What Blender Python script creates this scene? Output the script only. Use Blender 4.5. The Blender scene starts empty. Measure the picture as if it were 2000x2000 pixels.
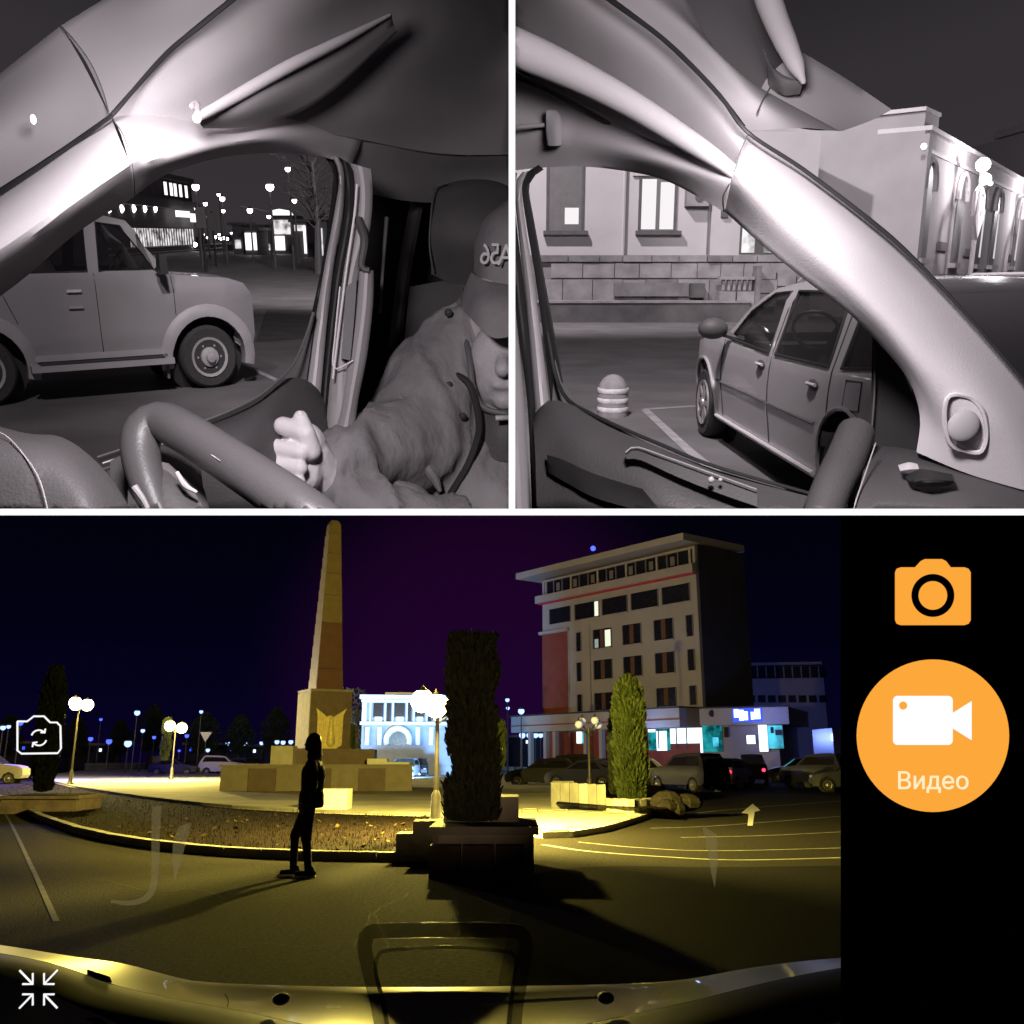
import bpy, bmesh, math, random
from mathutils import Vector, Matrix
random.seed(11)
S = bpy.context.scene
COL = S.collection
rad = math.radians
FPX = 1800.0                      # focal length in pixels of the 2000 px picture
PB = math.atan(480 / FPX)         # pitch of the camera above the level square
# ------------------------------------------------------------------ camera, sky, exposure
cd = bpy.data.cameras.new('camera'); cam = bpy.data.objects.new('camera', cd); COL.objects.link(cam)
cd.sensor_width = 36; cd.lens = FPX / 2000 * 36; cd.clip_start = 0.05; cd.clip_end = 2000
cam.location = (0, 0, 1.5); cam.rotation_euler = (math.pi / 2 + PB, 0, 0)
S.camera = cam
S.view_settings.view_transform = 'Standard'; S.view_settings.look = 'None'
S.view_settings.exposure = 0; S.view_settings.gamma = 1; S.view_settings.use_curve_mapping = False
W = bpy.data.worlds.new('World'); S.world = W; W.use_nodes = True
def make_world():
    nt = W.node_tree; N = nt.nodes; L = nt.links; N.clear()
    out = N.new('ShaderNodeOutputWorld'); bg = N.new('ShaderNodeBackground'); L.new(bg.outputs[0], out.inputs[0])
    tc = N.new('ShaderNodeTexCoord'); sep = N.new('ShaderNodeSeparateXYZ'); L.new(tc.outputs['Generated'], sep.inputs[0])
    # the night sky: dark navy low down, grey overcast glow higher up, violet town glow low in the north
    r = N.new('ShaderNodeValToRGB'); L.new(sep.outputs['Z'], r.inputs[0])
    e = r.color_ramp.elements
    e[0].position = 0.0; e[0].color = (0.0022, 0.0008, 0.016, 1)
    e[1].position = 1.0; e[1].color = (0.022, 0.019, 0.022, 1)
    a = e.new(0.12); a.color = (0.0008, 0.0007, 0.007, 1)
    a = e.new(0.25); a.color = (0.0006, 0.0006, 0.003, 1)
    a = e.new(0.30); a.color = (0.045, 0.039, 0.043, 1)
    a = e.new(0.62); a.color = (0.032, 0.028, 0.031, 1)
    a = e.new(0.72); a.color = (0.014, 0.012, 0.014, 1)
    g = N.new('ShaderNodeVectorMath'); g.operation = 'DOT_PRODUCT'; L.new(tc.outputs['Generated'], g.inputs[0])
    d = Vector((-0.03, 1, 0.09)).normalized(); g.inputs[1].default_value = d
    mr = N.new('ShaderNodeMapRange'); L.new(g.outputs['Value'], mr.inputs[0])
    mr.interpolation_type = 'SMOOTHERSTEP'
    mr.inputs[1].default_value = 0.965; mr.inputs[2].default_value = 1.0; mr.inputs[3].default_value = 0; mr.inputs[4].default_value = 1
    mx = N.new('ShaderNodeMix'); mx.data_type = 'RGBA'; mx.blend_type = 'ADD'
    L.new(mr.outputs[0], mx.inputs[0]); L.new(r.outputs[0], mx.inputs[6]); mx.inputs[7].default_value = (0.011, 0.0004, 0.014, 1)
    L.new(mx.outputs[2], bg.inputs[0]); bg.inputs[1].default_value = 1
make_world()
# ------------------------------------------------------------------ frames: three places, one camera
class Frame:
    """A level piece of ground seen with its own horizon row; origin on the ground below the camera."""
    def __init__(s, hy, h, key):
        s.p = math.atan((hy - 1000) / FPX); s.h = h; s.key = key
        s.M = Matrix.Translation((0, 0, 1.5)) @ Matrix.Rotation(PB - s.p, 4, 'X') @ Matrix.Translation((0, 0, -h))
        s.c = math.cos(s.p); s.s = math.sin(s.p)
    def ray(s, x, y):
        r, u = (x - 1000) / FPX, (1000 - y) / FPX
        return Vector((r, s.c - u * s.s, s.s + u * s.c))
    def U(s, x, y, d): return s.ray(x, y) * d + Vector((0, 0, s.h))
    def G(s, x, y, z=0.0):
        q = s.ray(x, y); return q * ((z - s.h) / q.z) + Vector((0, 0, s.h))
    def V(s, x, y, v):
        q = s.ray(x, y); return q * (v / q.y) + Vector((0, 0, s.h))
    def P(s, x, y, A, B):          # on the vertical plane through ground points A, B
        q = s.ray(x, y); n = Vector((B[1] - A[1], A[0] - B[0], 0))
        t = (n.x * A[0] + n.y * A[1]) / (n.x * q.x + n.y * q.y)
        return q * t + Vector((0, 0, s.h))
L_ = Frame(455, 1.87, 'L'); R_ = Frame(540, 1.40, 'R'); B_ = Frame(1480, 1.5, 'B')
PANEL = {}                         # object -> frame key, used when the three sets are trimmed
# ------------------------------------------------------------------ lights
def lamp(kind, name, F, loc, energy, color, size=0.05, target=None, cone=60, blend=0.6):
    l = bpy.data.lights.new(name, kind); l.energy = energy; l.color = color
    if kind != 'SUN': l.shadow_soft_size = size
    o = bpy.data.objects.new(name, l); COL.objects.link(o)
    m = F.M @ Matrix.Translation(loc)
    if kind == 'SPOT':
        l.spot_size = rad(cone); l.spot_blend = blend
        dirv = (F.M @ Vector(target)) - (F.M @ Vector(loc))
        m = Matrix.Translation(F.M @ Vector(loc)) @ dirv.to_track_quat('-Z', 'Y').to_matrix().to_4x4()
    o.matrix_world = m
    return o
YEL = (1.0, 0.79, 0.14); WHT = (1, .94, .97); BLU = (.25, .35, 1)
def cam3(F, r, f, u):              # a point given in camera axes (right, forward, up) in metres
    return Vector((r, f * F.c - u * F.s, f * F.s + u * F.c + F.h))
lamp('POINT', 'infrared_lamp', L_, cam3(L_, -.28, .68, .41), 32, WHT, .06)
lamp('POINT', 'infrared_lamp', R_, cam3(R_, .16, .66, .40), 34, WHT, .06)
lamp('SPOT', 'parking_fill', L_, (-2.5, 1.0, 9.0), 2000, WHT, .3, (-4.0, 12, 0), 75)  # added fill spots, standing in for unseen lights over the car park
lamp('SPOT', 'parking_fill', R_, (-.8, 2.5, 8.5), 5600, WHT, .3, (3.5, 15, 0), 80)
lamp('SPOT', 'parking_fill', R_, (3, 8, 10), 15000, WHT, .3, (19, 36, 3), 60)
lamp('SPOT', 'parking_fill', L_, (-3, 22, 14), 15000, WHT, .3, (1, 40, 0), 110)
LAMP1 = B_.V(853, 1370, 18.5)
lamp('POINT', 'square_lamp', B_, LAMP1 + Vector((.02, -.72, -.08)), 2300, YEL, .08)
lamp('POINT', 'square_lamp', B_, LAMP1 + Vector((.25, .75, .05)), 12000, YEL, .08)
lamp('SPOT', 'warm_fill_spot', B_, (-.35, 3.1, .78), 650, (1, .66, .36), .08, (-.75, 13, 2.1), 24, .9)  # added warm fill aimed at the planter tree, not a lamp of the van
# ------------------------------------------------------------------ materials
MATS = {}
def mat(name, col, rough=.7, metal=0, noise=.12, scale=8, bump=.0, bscale=60, spec=.4, emis=None, es=1, alpha=1, stretch=None, col2=None, coat=0):
    if name in MATS: return MATS[name]
    m = bpy.data.materials.new(name); m.use_nodes = True; nt = m.node_tree; N = nt.nodes; L = nt.links
    b = N['Principled BSDF']; b.inputs['Roughness'].default_value = rough; b.inputs['Metallic'].default_value = metal
    b.inputs['Specular IOR Level'].default_value = spec
    b.inputs['Coat Weight'].default_value = coat
    c = (*col, 1)
    tc = N.new('ShaderNodeTexCoord'); src = tc.outputs['Object']
    if stretch:
        mp = N.new('ShaderNodeMapping'); mp.inputs['Scale'].default_value = stretch; L.new(src, mp.inputs[0]); src = mp.outputs[0]
    if noise > 0:
        n = N.new('ShaderNodeTexNoise'); n.inputs['Scale'].default_value = scale; n.inputs['Detail'].default_value = 6; L.new(src, n.inputs['Vector'])
        mx = N.new('ShaderNodeMix'); mx.data_type = 'RGBA'
        r = N.new('ShaderNodeMapRange'); L.new(n.outputs['Fac'], r.inputs[0]); r.inputs[1].default_value = .3; r.inputs[2].default_value = .7
        L.new(r.outputs[0], mx.inputs[0])
        if col2: mx.inputs[6].default_value = c; mx.inputs[7].default_value = (*col2, 1)
        else:
            mx.inputs[6].default_value = tuple(v * (1 - noise) for v in col) + (1,); mx.inputs[7].default_value = tuple(min(1, v * (1 + noise)) for v in col) + (1,)
        L.new(mx.outputs[2], b.inputs['Base Color'])
    else: b.inputs['Base Color'].default_value = c
    if bump > 0:
        n2 = N.new('ShaderNodeTexNoise'); n2.inputs['Scale'].default_value = bscale; n2.inputs['Detail'].default_value = 4; L.new(src, n2.inputs['Vector'])
        bp = N.new('ShaderNodeBump'); bp.inputs['Strength'].default_value = bump; bp.inputs['Distance'].default_value = .02; L.new(n2.outputs['Fac'], bp.inputs['Height']); L.new(bp.outputs[0], b.inputs['Normal'])
    if emis:
        b.inputs['Emission Color'].default_value = (*emis, 1); b.inputs['Emission Strength'].default_value = es
    if alpha < 1: b.inputs['Alpha'].default_value = alpha
    MATS[name] = m; return m
def emit(name, col, s=1, noise=None):
    if name in MATS: return MATS[name]
    m = bpy.data.materials.new(name); m.use_nodes = True; nt = m.node_tree; N = nt.nodes; L = nt.links; N.clear()
    o = N.new('ShaderNodeOutputMaterial'); e = N.new('ShaderNodeEmission'); e.inputs[0].default_value = (*col, 1); e.inputs[1].default_value = s; L.new(e.outputs[0], o.inputs[0])
    if noise:
        tc = N.new('ShaderNodeTexCoord'); n = N.new('ShaderNodeTexNoise'); n.inputs['Scale'].default_value = noise; L.new(tc.outputs['Object'], n.inputs['Vector'])
        r = N.new('ShaderNodeMapRange'); L.new(n.outputs['Fac'], r.inputs[0]); r.inputs[1].default_value = .35; r.inputs[2].default_value = .6; r.inputs[3].default_value = s * .12; r.inputs[4].default_value = s
        L.new(r.outputs[0], e.inputs[1])
    m.cycles.emission_sampling = 'NONE' if s < .3 else 'AUTO'
    MATS[name] = m; return m
def glassy(name, col, opac=.5, rough=.05, spec=.5):
    """clear pane: straight-through plus a glossy coloured layer"""
    if name in MATS: return MATS[name]
    m = bpy.data.materials.new(name); m.use_nodes = True; nt = m.node_tree; N = nt.nodes; L = nt.links
    b = N['Principled BSDF']; b.inputs['Base Color'].default_value = (*col, 1); b.inputs['Roughness'].default_value = rough; b.inputs['Specular IOR Level'].default_value = spec
    t = N.new('ShaderNodeBsdfTransparent'); x = N.new('ShaderNodeMixShader'); x.inputs[0].default_value = opac
    L.new(t.outputs[0], x.inputs[1]); L.new(b.outputs[0], x.inputs[2]); L.new(x.outputs[0], N['Material Output'].inputs[0])
    MATS[name] = m; return m
def g(v, w=None): return (v, v * .93, v * .965)
mTrim = mat('pale_plastic_trim', g(.74), .75, noise=.03, scale=3, bump=.12, bscale=420, spec=.2)
mTrim2 = mat('mid_plastic_trim', g(.38), .7, noise=.05, scale=3, bump=.05, bscale=300)
mTrim3 = mat('dark_plastic_trim', g(.12), .55, noise=.1, scale=4, bump=.08, bscale=250)
mLiner = mat('woven_headliner', g(.45), .95, noise=.06, scale=6, bump=.1, bscale=500)
mDarkC = mat('black_cabin_plastic', g(.075), .6, noise=.2, scale=4, bump=.1, bscale=200)
mBlackR = mat('black_rubber', g(.026), .6, noise=.2)
mStrip = mat('bright_metal_strip', g(.55), .55, noise=.05)
mRim = mat('steering_leather', g(.085), .42, noise=.1, bump=.06, bscale=260)
mDash = mat('dash_plastic', g(.085), .55, noise=.08, bump=.15, bscale=240)
mSeat = mat('seat_cloth', g(.10), .9, noise=.15, bump=.2, bscale=200)
# ------------------------------------------------------------------ mesh building
class MB:
    def __init__(s): s.v = []; s.f = []
    def add(s, v, f):
        o = len(s.v); s.v += [Vector(p) for p in v]; s.f += [tuple(i + o for i in q) for q in f]; return s
    def box(s, c, d, rz=0, M=None, taper=1):
        x, y, z = d[0] / 2, d[1] / 2, d[2] / 2
        v = [(-x, -y, -z), (x, -y, -z), (x, y, -z), (-x, y, -z)] + [(a * taper, b * taper, z) for a, b in ((-x, -y), (x, -y), (x, y), (-x, y))]
        R = (Matrix.Rotation(rz, 4, 'Z') if M is None else M)
        return s.add([Vector(c) + R @ Vector(p) for p in v], [(3, 2, 1, 0), (4, 5, 6, 7), (0, 1, 5, 4), (1, 2, 6, 5), (2, 3, 7, 6), (3, 0, 4, 7)])
    def hexa(s, a, b):             # two matching loops of points, capped
        n = len(a); f = [tuple(range(n))[::-1], tuple(range(n, 2 * n))] + [(i, (i + 1) % n, n + (i + 1) % n, n + i) for i in range(n)]
        return s.add(list(a) + list(b), f)
    def tube(s, pts, r, n=8, cap=True, closed=False):
        pts = [Vector(p) for p in pts]; m = len(pts)
        rr = r if isinstance(r, (list, tuple)) else [r] * m
        rings = []; up = None
        for i, p in enumerate(pts):
            if closed: t = pts[(i + 1) % m] - pts[i - 1]
            else: t = pts[min(i + 1, m - 1)] - pts[max(i - 1, 0)]
            t = t.normalized() if t.length > 1e-9 else Vector((0, 0, 1))
            if up is None: up = Vector((0, 0, 1)) if abs(t.z) < .9 else Vector((1, 0, 0))
            a = t.cross(up); a = a.normalized() if a.length > 1e-6 else t.orthogonal().normalized(); up = a.cross(t).normalized()
            rings.append([p + (a * math.cos(k * 2 * math.pi / n) + up * math.sin(k * 2 * math.pi / n)) * rr[i] for k in range(n)])
        v = [q for R in rings for q in R]; f = []
        for i in range(m if closed else m - 1):
            j = (i + 1) % m
            for k in range(n): f.append((i * n + k, i * n + (k + 1) % n, j * n + (k + 1) % n, j * n + k))
        if cap and not closed: f += [tuple(range(n))[::-1], tuple(range((m - 1) * n, m * n))]
        return s.add(v, f)
    def capsule(s, a, b, ra, rb, n=12, k=5):
        a, b = Vector(a), Vector(b); t = (b - a); ln = t.length; t = t.normalized() if ln > 1e-9 else Vector((0, 0, 1))
        pts = []; rs = []
        for i in range(k + 1):
            w = -math.pi / 2 + (math.pi / 2) * i / k; pts.append(a + t * ra * math.sin(w)); rs.append(max(ra * math.cos(w), 1e-4))
        for i in range(k + 1):
            w = (math.pi / 2) * i / k; pts.append(b + t * rb * math.sin(w)); rs.append(max(rb * math.cos(w), 1e-4))
        return s.tube(pts, rs, n)
    def ball(s, c, r, n=12, m=8, M=None):
        r = r if isinstance(r, (tuple, list)) else (r, r, r); v = [(0, 0, -1)]
        for j in range(1, m):
            w = -math.pi / 2 + math.pi * j / m
            v += [(math.cos(w) * math.cos(k * 2 * math.pi / n), math.cos(w) * math.sin(k * 2 * math.pi / n), math.sin(w)) for k in range(n)]
        v.append((0, 0, 1)); f = [(0, 1 + (k + 1) % n, 1 + k) for k in range(n)]
        for j in range(m - 2):
            for k in range(n): f.append((1 + j * n + k, 1 + j * n + (k + 1) % n, 1 + (j + 1) * n + (k + 1) % n, 1 + (j + 1) * n + k))
        t = len(v) - 1; f += [(t, 1 + (m - 2) * n + k, 1 + (m - 2) * n + (k + 1) % n) for k in range(n)]
        M = M or Matrix.Identity(3)
        return s.add([Vector(c) + M @ Vector((p[0] * r[0], p[1] * r[1], p[2] * r[2])) for p in v], f)
    def lathe(s, prof, c=(0, 0, 0), axis='Z', n=20):
        v = []; f = []
        for (r, h) in prof:
            for k in range(n):
                a = k * 2 * math.pi / n; x, y = r * math.cos(a), r * math.sin(a)
                v.append({'Z': (x, y, h), 'Y': (x, h, y), 'X': (h, x, y)}[axis])
        for j in range(len(prof) - 1):
            for k in range(n): f.append((j * n + k, j * n + (k + 1) % n, (j + 1) * n + (k + 1) % n, (j + 1) * n + k))
        f += [tuple(range(n))[::-1], tuple(range((len(prof) - 1) * n, len(prof) * n))]
        return s.add([Vector(c) + Vector(p) for p in v], f)
    def shift(s, d):
        d = Vector(d); s.v = [p - d for p in s.v]; return s
def cr(pts, n):
    """Catmull-Rom through pts, n samples"""
    P = [Vector(p) for p in pts]
    if len(P) == 2: return [P[0].lerp(P[1], i / (n - 1)) for i in range(n)]
    d = [0]
    for a, b in zip(P, P[1:]): d.append(d[-1] + (b - a).length)
    out = []
    for i in range(n):
        s = d[-1] * i / (n - 1); k = 0
        while k < len(P) - 2 and s > d[k + 1]: k += 1
        t = (s - d[k]) / max(1e-9, d[k + 1] - d[k])
        p1, p2 = P[k], P[k + 1]; p0 = P[k - 1] if k else p1 * 2 - p2; p3 = P[k + 2] if k + 2 < len(P) else p2 * 2 - p1
        out.append(.5 * ((2 * p1) + (p2 - p0) * t + (2 * p0 - 5 * p1 + 4 * p2 - p3) * t * t + (3 * p1 - p0 - 3 * p2 + p3) * t ** 3))
    return out
def loft(F, rows, n=24, m=10, th=.02):
    """rows of (x, y, depth) -> smooth closed shell with real thickness"""
    R = [cr(r, n) for r in rows]
    cols = [cr([R[j][i] for j in range(len(R))], m) if len(R) > 1 else [R[0][i]] for i in range(n)]
    mb = MB(); v = []
    for back in (0, 1):
        for i in range(n):
            for j in range(m):
                q = cols[i][j]; v.append(F.U(q.x, q.y, q.z + back * th))
    f = []; o = n * m
    for i in range(n - 1):
        for j in range(m - 1):
            a, b, c, d = i * m + j, i * m + j + 1, (i + 1) * m + j + 1, (i + 1) * m + j
            f.append((a, b, c, d)); f.append((o + d, o + c, o + b, o + a))
    per = [i * m for i in range(n)] + [(n - 1) * m + j for j in range(1, m)] + [i * m + m - 1 for i in range(n - 2, -1, -1)] + [j for j in range(m - 2, 0, -1)]
    for a, b in zip(per, per[1:] + per[:1]): f.append((a, b, o + b, o + a))
    return mb.add(v, f)
def pxtube(F, pts, rpx, n=16, seg=8, closed=False):
    """tube along picture points with depth; radius in pixels at that depth"""
    q = cr(pts, n); rp = rpx if isinstance(rpx, (list, tuple)) else [rpx] * 2
    r = []
    for i in range(n):
        t = i / (n - 1) * (len(rp) - 1); k = min(int(t), len(rp) - 2); r.append((rp[k] + (rp[k + 1] - rp[k]) * (t - k)) * q[i].z / FPX)
    return MB().tube([F.U(p.x, p.y, p.z) for p in q], r, seg, closed=closed)
def pxpoly(F, poly, d, th=.01, d2=None):
    """flat plate from picture outline at depth d (thickness th away from the camera)"""
    a = [F.U(p[0], p[1], p[2] if len(p) > 2 else d) for p in poly]; b = [F.U(p[0], p[1], (p[2] if len(p) > 2 else d) + th) for p in poly]
    return MB().hexa(a, b)
LOC = {}
def mkobj(name, mb, material, smooth=False, parent=None, F=None, rel=False, ang=40):
    me = bpy.data.meshes.new(name)
    if parent is not None and rel: mb.shift(LOC[parent.name])
    me.from_pydata([tuple(p) for p in mb.v], [], mb.f); me.validate(); me.update()
    bm = bmesh.new(); bm.from_mesh(me); bmesh.ops.recalc_face_normals(bm, faces=bm.faces)
    if smooth:
        for fc in bm.faces: fc.smooth = True
        for e in bm.edges:
            if len(e.link_faces) == 2 and e.calc_face_angle(0) > rad(ang): e.smooth = False
    bm.to_mesh(me); bm.free()
    me.materials.append(material)
    o = bpy.data.objects.new(name, me); COL.objects.link(o)
    if parent is not None:
        o.parent = parent; PANEL[o.name] = PANEL[root(parent).name]
    return o
def root(o):
    while o.parent: o = o.parent
    return o
def tag(o, label=None, cat=None, group=None, kind=None):
    if label: o['label'] = label
    if cat: o['category'] = cat
    if group: o['group'] = group
    if kind: o['kind'] = kind
    return o
def thing(name, label, cat, F, loc, rz=0, group=None, M=None):
    o = bpy.data.objects.new(name, None); COL.objects.link(o); o.empty_display_size = .2
    o.matrix_world = F.M @ Matrix.Translation(loc) @ (M or Matrix.Rotation(rz, 4, 'Z'))
    PANEL[o.name] = F.key; LOC[o.name] = Vector(loc)
    return tag(o, label, cat, group)
def part(name, mb, material, parent, smooth=False, rel=False, label=None, kind=None, ang=40):
    o = mkobj(name, mb, material, smooth, parent, None, rel, ang); LOC[o.name] = LOC.get(parent.name, Vector())
    return tag(o, label, None, None, kind)
def solo(name, mb, material, F, label=None, cat=None, group=None, kind=None, smooth=False, loc=None, rz=0, ang=40):
    """a thing that is one mesh; vertices in frame coordinates when loc is None"""
    if loc is None:
        xs = [p.x for p in mb.v]; ys = [p.y for p in mb.v]; zs = [p.z for p in mb.v]
        loc = Vector(((min(xs) + max(xs)) / 2, (min(ys) + max(ys)) / 2, min(zs))); mb.shift(loc)
    o = mkobj(name, mb, material, smooth, None, F, ang=ang)
    o.matrix_world = F.M @ Matrix.Translation(loc) @ Matrix.Rotation(rz, 4, 'Z'); PANEL[o.name] = F.key; LOC[o.name] = Vector(loc)
    return tag(o, label, cat, group, kind)
def remesh(o, voxel, smooth_it=6):
    m = o.modifiers.new('r', 'REMESH'); m.mode = 'VOXEL'; m.voxel_size = voxel; m.use_smooth_shade = True
    if smooth_it: s = o.modifiers.new('s', 'SMOOTH'); s.iterations = smooth_it; s.factor = .5
    dg = bpy.context.evaluated_depsgraph_get(); dg.update()
    me = bpy.data.meshes.new_from_object(o.evaluated_get(dg)); mats = list(o.data.materials)
    o.modifiers.clear(); o.data = me
    if not me.materials:
        for k in mats: me.materials.append(k)
    for p in me.polygons: p.use_smooth = True
    return o
def copy_tree(o, parent=None):
    c = o.copy(); COL.objects.link(c)
    if parent is not None: c.parent = parent
    PANEL[c.name] = PANEL[o.name]; LOC[c.name] = LOC.get(o.name, Vector())
    for ch in list(o.children): copy_tree(ch, c)
    return c
def place(o, F, loc, rz=0, label=None, group=None, sc=1):
    o.matrix_world = F.M @ Matrix.Translation(loc) @ Matrix.Rotation(rz, 4, 'Z') @ Matrix.Scale(sc, 4)
    PANEL[o.name] = F.key; LOC[o.name] = Vector(loc)
    def setp(q):
        for c in q.children: PANEL[c.name] = F.key; setp(c)
    setp(o)
    if label: o['label'] = label
    if group: o['group'] = group
    return o
def pane(F, A, B, x0, y0, x1, y1, out=0.0, th=.05, MBo=None):
    """upright slab on the plane A-B covering a picture rectangle, `out` metres towards the viewer, th thick"""
    n = Vector((B[1] - A[1], A[0] - B[0], 0)).normalized()
    if n.x * A[0] + n.y * A[1] > 0: n = -n
    ym = (y0 + y1) / 2
    p = F.P(x0, ym, A, B); q = F.P(x1, ym, A, B); xm = (x0 + x1) / 2
    z1 = F.P(xm, y0, A, B).z; z0 = F.P(xm, y1, A, B).z
    mb = MBo or MB()
    def pt(b, z, o): return Vector((b.x, b.y, z)) + n * o
    a = [pt(p, z0, out), pt(q, z0, out), pt(q, z1, out), pt(p, z1, out)]; b = [pt(p, z0, out - th), pt(q, z0, out - th), pt(q, z1, out - th), pt(p, z1, out - th)]
    return mb.hexa(a, b)
def slab(A, B, s0, s1, z0, z1, out, th, mb=None):
    """upright slab on plane A-B from distance s0 to s1 along it, heights z0..z1"""
    A = Vector((A[0], A[1], 0)); Bv = Vector((B[0], B[1], 0)); d = (Bv - A).normalized(); n = Vector((d.y, -d.x, 0))
    if n.x * A[0] + n.y * A[1] > 0: n = -n
    mb = mb or MB()
    def pt(s, z, o): return A + d * s + n * o + Vector((0, 0, z))
    a = [pt(s0, z0, out), pt(s1, z0, out), pt(s1, z1, out), pt(s0, z1, out)]; b = [pt(s0, z0, out - th), pt(s1, z0, out - th), pt(s1, z1, out - th), pt(s0, z1, out - th)]
    return mb.hexa(a, b)
# ================================================================== white dividers and the black control panel
mWhite = emit('lit_white_screen', (1, 1, 1), 1.0)
mBoard = mat('matte_black_board', (.0, .0, .0), .9, noise=0, spec=0)
mOrange = emit('lit_orange_screen', (1, .40, .045), .98)
mCream = emit('lit_cream_screen', (1, .86, .55), 1.0)
def cc(x, y, d): return cam3(B_, (x - 1000) / FPX * d, d, (1000 - y) / FPX * d)
def ccpoly(poly, d, th): return MB().hexa([cc(x, y, d) for x, y in poly], [cc(x, y, d + th) for x, y in poly])
FD = .60
t = thing('divider_frame', 'thin white T-shaped divider with black partition sheets between the three views', 'divider', B_, cc(1000, 1000, FD))
PANEL[t.name] = None
part('bar', ccpoly([(-40, 993.5), (2040, 993.5), (2040, 1006.5), (-40, 1006.5)], FD, .004), mWhite, t, rel=True)
part('bar', ccpoly([(993.5, -40), (1006.5, -40), (1006.5, 993.5), (993.5, 993.5)], FD, .004), mWhite, t, rel=True)
hw = 4 / FPX * FD
part('light_block_sheet', MB().hexa([cam3(B_, -1.2, FD + .005, -hw), cam3(B_, 1.2, FD + .005, -hw), cam3(B_, 1.2, FD + .005, hw), cam3(B_, -1.2, FD + .005, hw)],
     [cam3(B_, -45, 62, -hw), cam3(B_, 45, 62, -hw), cam3(B_, 45, 62, hw), cam3(B_, -45, 62, hw)]), mBoard, t, rel=True)  # unseen sheets added to keep each set's light out of the others
part('light_block_sheet', MB().hexa([cam3(B_, -hw, FD + .005, hw), cam3(B_, hw, FD + .005, hw), cam3(B_, hw, FD + .005, .6), cam3(B_, -hw, FD + .005, .6)],
     [cam3(B_, -hw, 3.6, hw), cam3(B_, hw, 3.6, hw), cam3(B_, hw, 3.6, 2.2), cam3(B_, -hw, 3.6, 2.2)]), mBoard, t, rel=True)
t = thing('control_panel', 'black upright panel with orange camera and video buttons on the right', 'control panel', B_, cc(1820, 2000, FD))
PANEL[t.name] = None
part('board', ccpoly([(1642, 1006.6), (2040, 1006.6), (2040, 2040), (1642, 2040)], FD + .002, .004), mBoard, t, rel=True)
def rrect(x0, y0, x1, y1, r, n=6):
    o = []
    for cx, cy, a0 in ((x1 - r, y0 + r, -90), (x1 - r, y1 - r, 0), (x0 + r, y1 - r, 90), (x0 + r, y0 + r, 180)):
        for k in range(n + 1): a = rad(a0 + 90 * k / n); o.append((cx + r * math.cos(a), cy + r * math.sin(a)))
    return o
def circ(x, y, r, n=48): return [(x + r * math.cos(2 * math.pi * k / n), y + r * math.sin(2 * math.pi * k / n)) for k in range(n)]
d1, d2, d3, d4 = FD + .0005, FD - .001, FD - .002, FD - .003
ph = rrect(1748, 1108, 1896, 1221, 10)
cut = [p for p in ph]
photo = part('photo_button', ccpoly([(1759, 1108), (1787, 1108), (1798, 1096), (1806, 1092), (1840, 1092), (1848, 1096), (1857, 1108), (1884, 1108), (1892, 1111), (1896, 1118), (1896, 1211), (1892, 1218), (1884, 1221), (1759, 1221), (1751, 1218), (1748, 1211), (1748, 1118), (1751, 1111)], d1, .0015), mOrange, t, rel=True, label='orange camera symbol with a black lens ring')
part('lens_ring', ccpoly(circ(1822, 1163, 42), d2, .0014), mBoard, photo, rel=True)
part('lens_glass', ccpoly(circ(1822, 1163, 28), d3, .0009), mOrange, photo, rel=True)
vid = part('video_button', ccpoly(circ(1822, 1437, 149, 72), d1, .0015), mOrange, t, rel=True, label='large round orange button with a video camera symbol')
cam_sym = ccpoly(rrect(1744, 1359, 1861, 1455, 9), d2, .0014)
part('video_symbol', cam_sym.add(ccpoly([(1861, 1392), (1898, 1369), (1898, 1446), (1861, 1423)], d2, .0014).v, ccpoly([(1861, 1392), (1898, 1369), (1898, 1446), (1861, 1423)], d2, .0014).f), mWhite, vid, rel=True)
part('record_dot', ccpoly(circ(1764, 1378, 8, 20), d3, .0009), mOrange, vid, rel=True)
def text_mesh(name, body, size, material, parent=None, M=None, ext=.0, F=B_, key=None, align='CENTER', **kw):
    cu = bpy.data.curves.new(name, 'FONT'); cu.body = body; cu.size = size; cu.align_x = align; cu.extrude = ext; cu.resolution_u = 4
    o = bpy.data.objects.new(name + '_tmp', cu); COL.objects.link(o); dg = bpy.context.evaluated_depsgraph_get(); dg.update()
    me = bpy.data.meshes.new_from_object(o.evaluated_get(dg)); bpy.data.objects.remove(o)
    me.transform(M); me.materials.clear(); me.materials.append(material)
    o = bpy.data.objects.new(name, me); COL.objects.link(o)
    if parent is not None:
        o.parent = parent; PANEL[o.name] = PANEL[root(parent).name]; LOC[o.name] = LOC[parent.name]
    return o
# lettering on the round button
Mc = Matrix.Translation(cc(1822, 1541, FD - .0015) - LOC[t.name]) @ Matrix.Rotation(math.pi / 2 + PB, 4, 'X')
text_mesh('lettering', 'Видео', 45 / FPX * FD * 1.05, mCream, vid, Mc, .0004)
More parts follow.
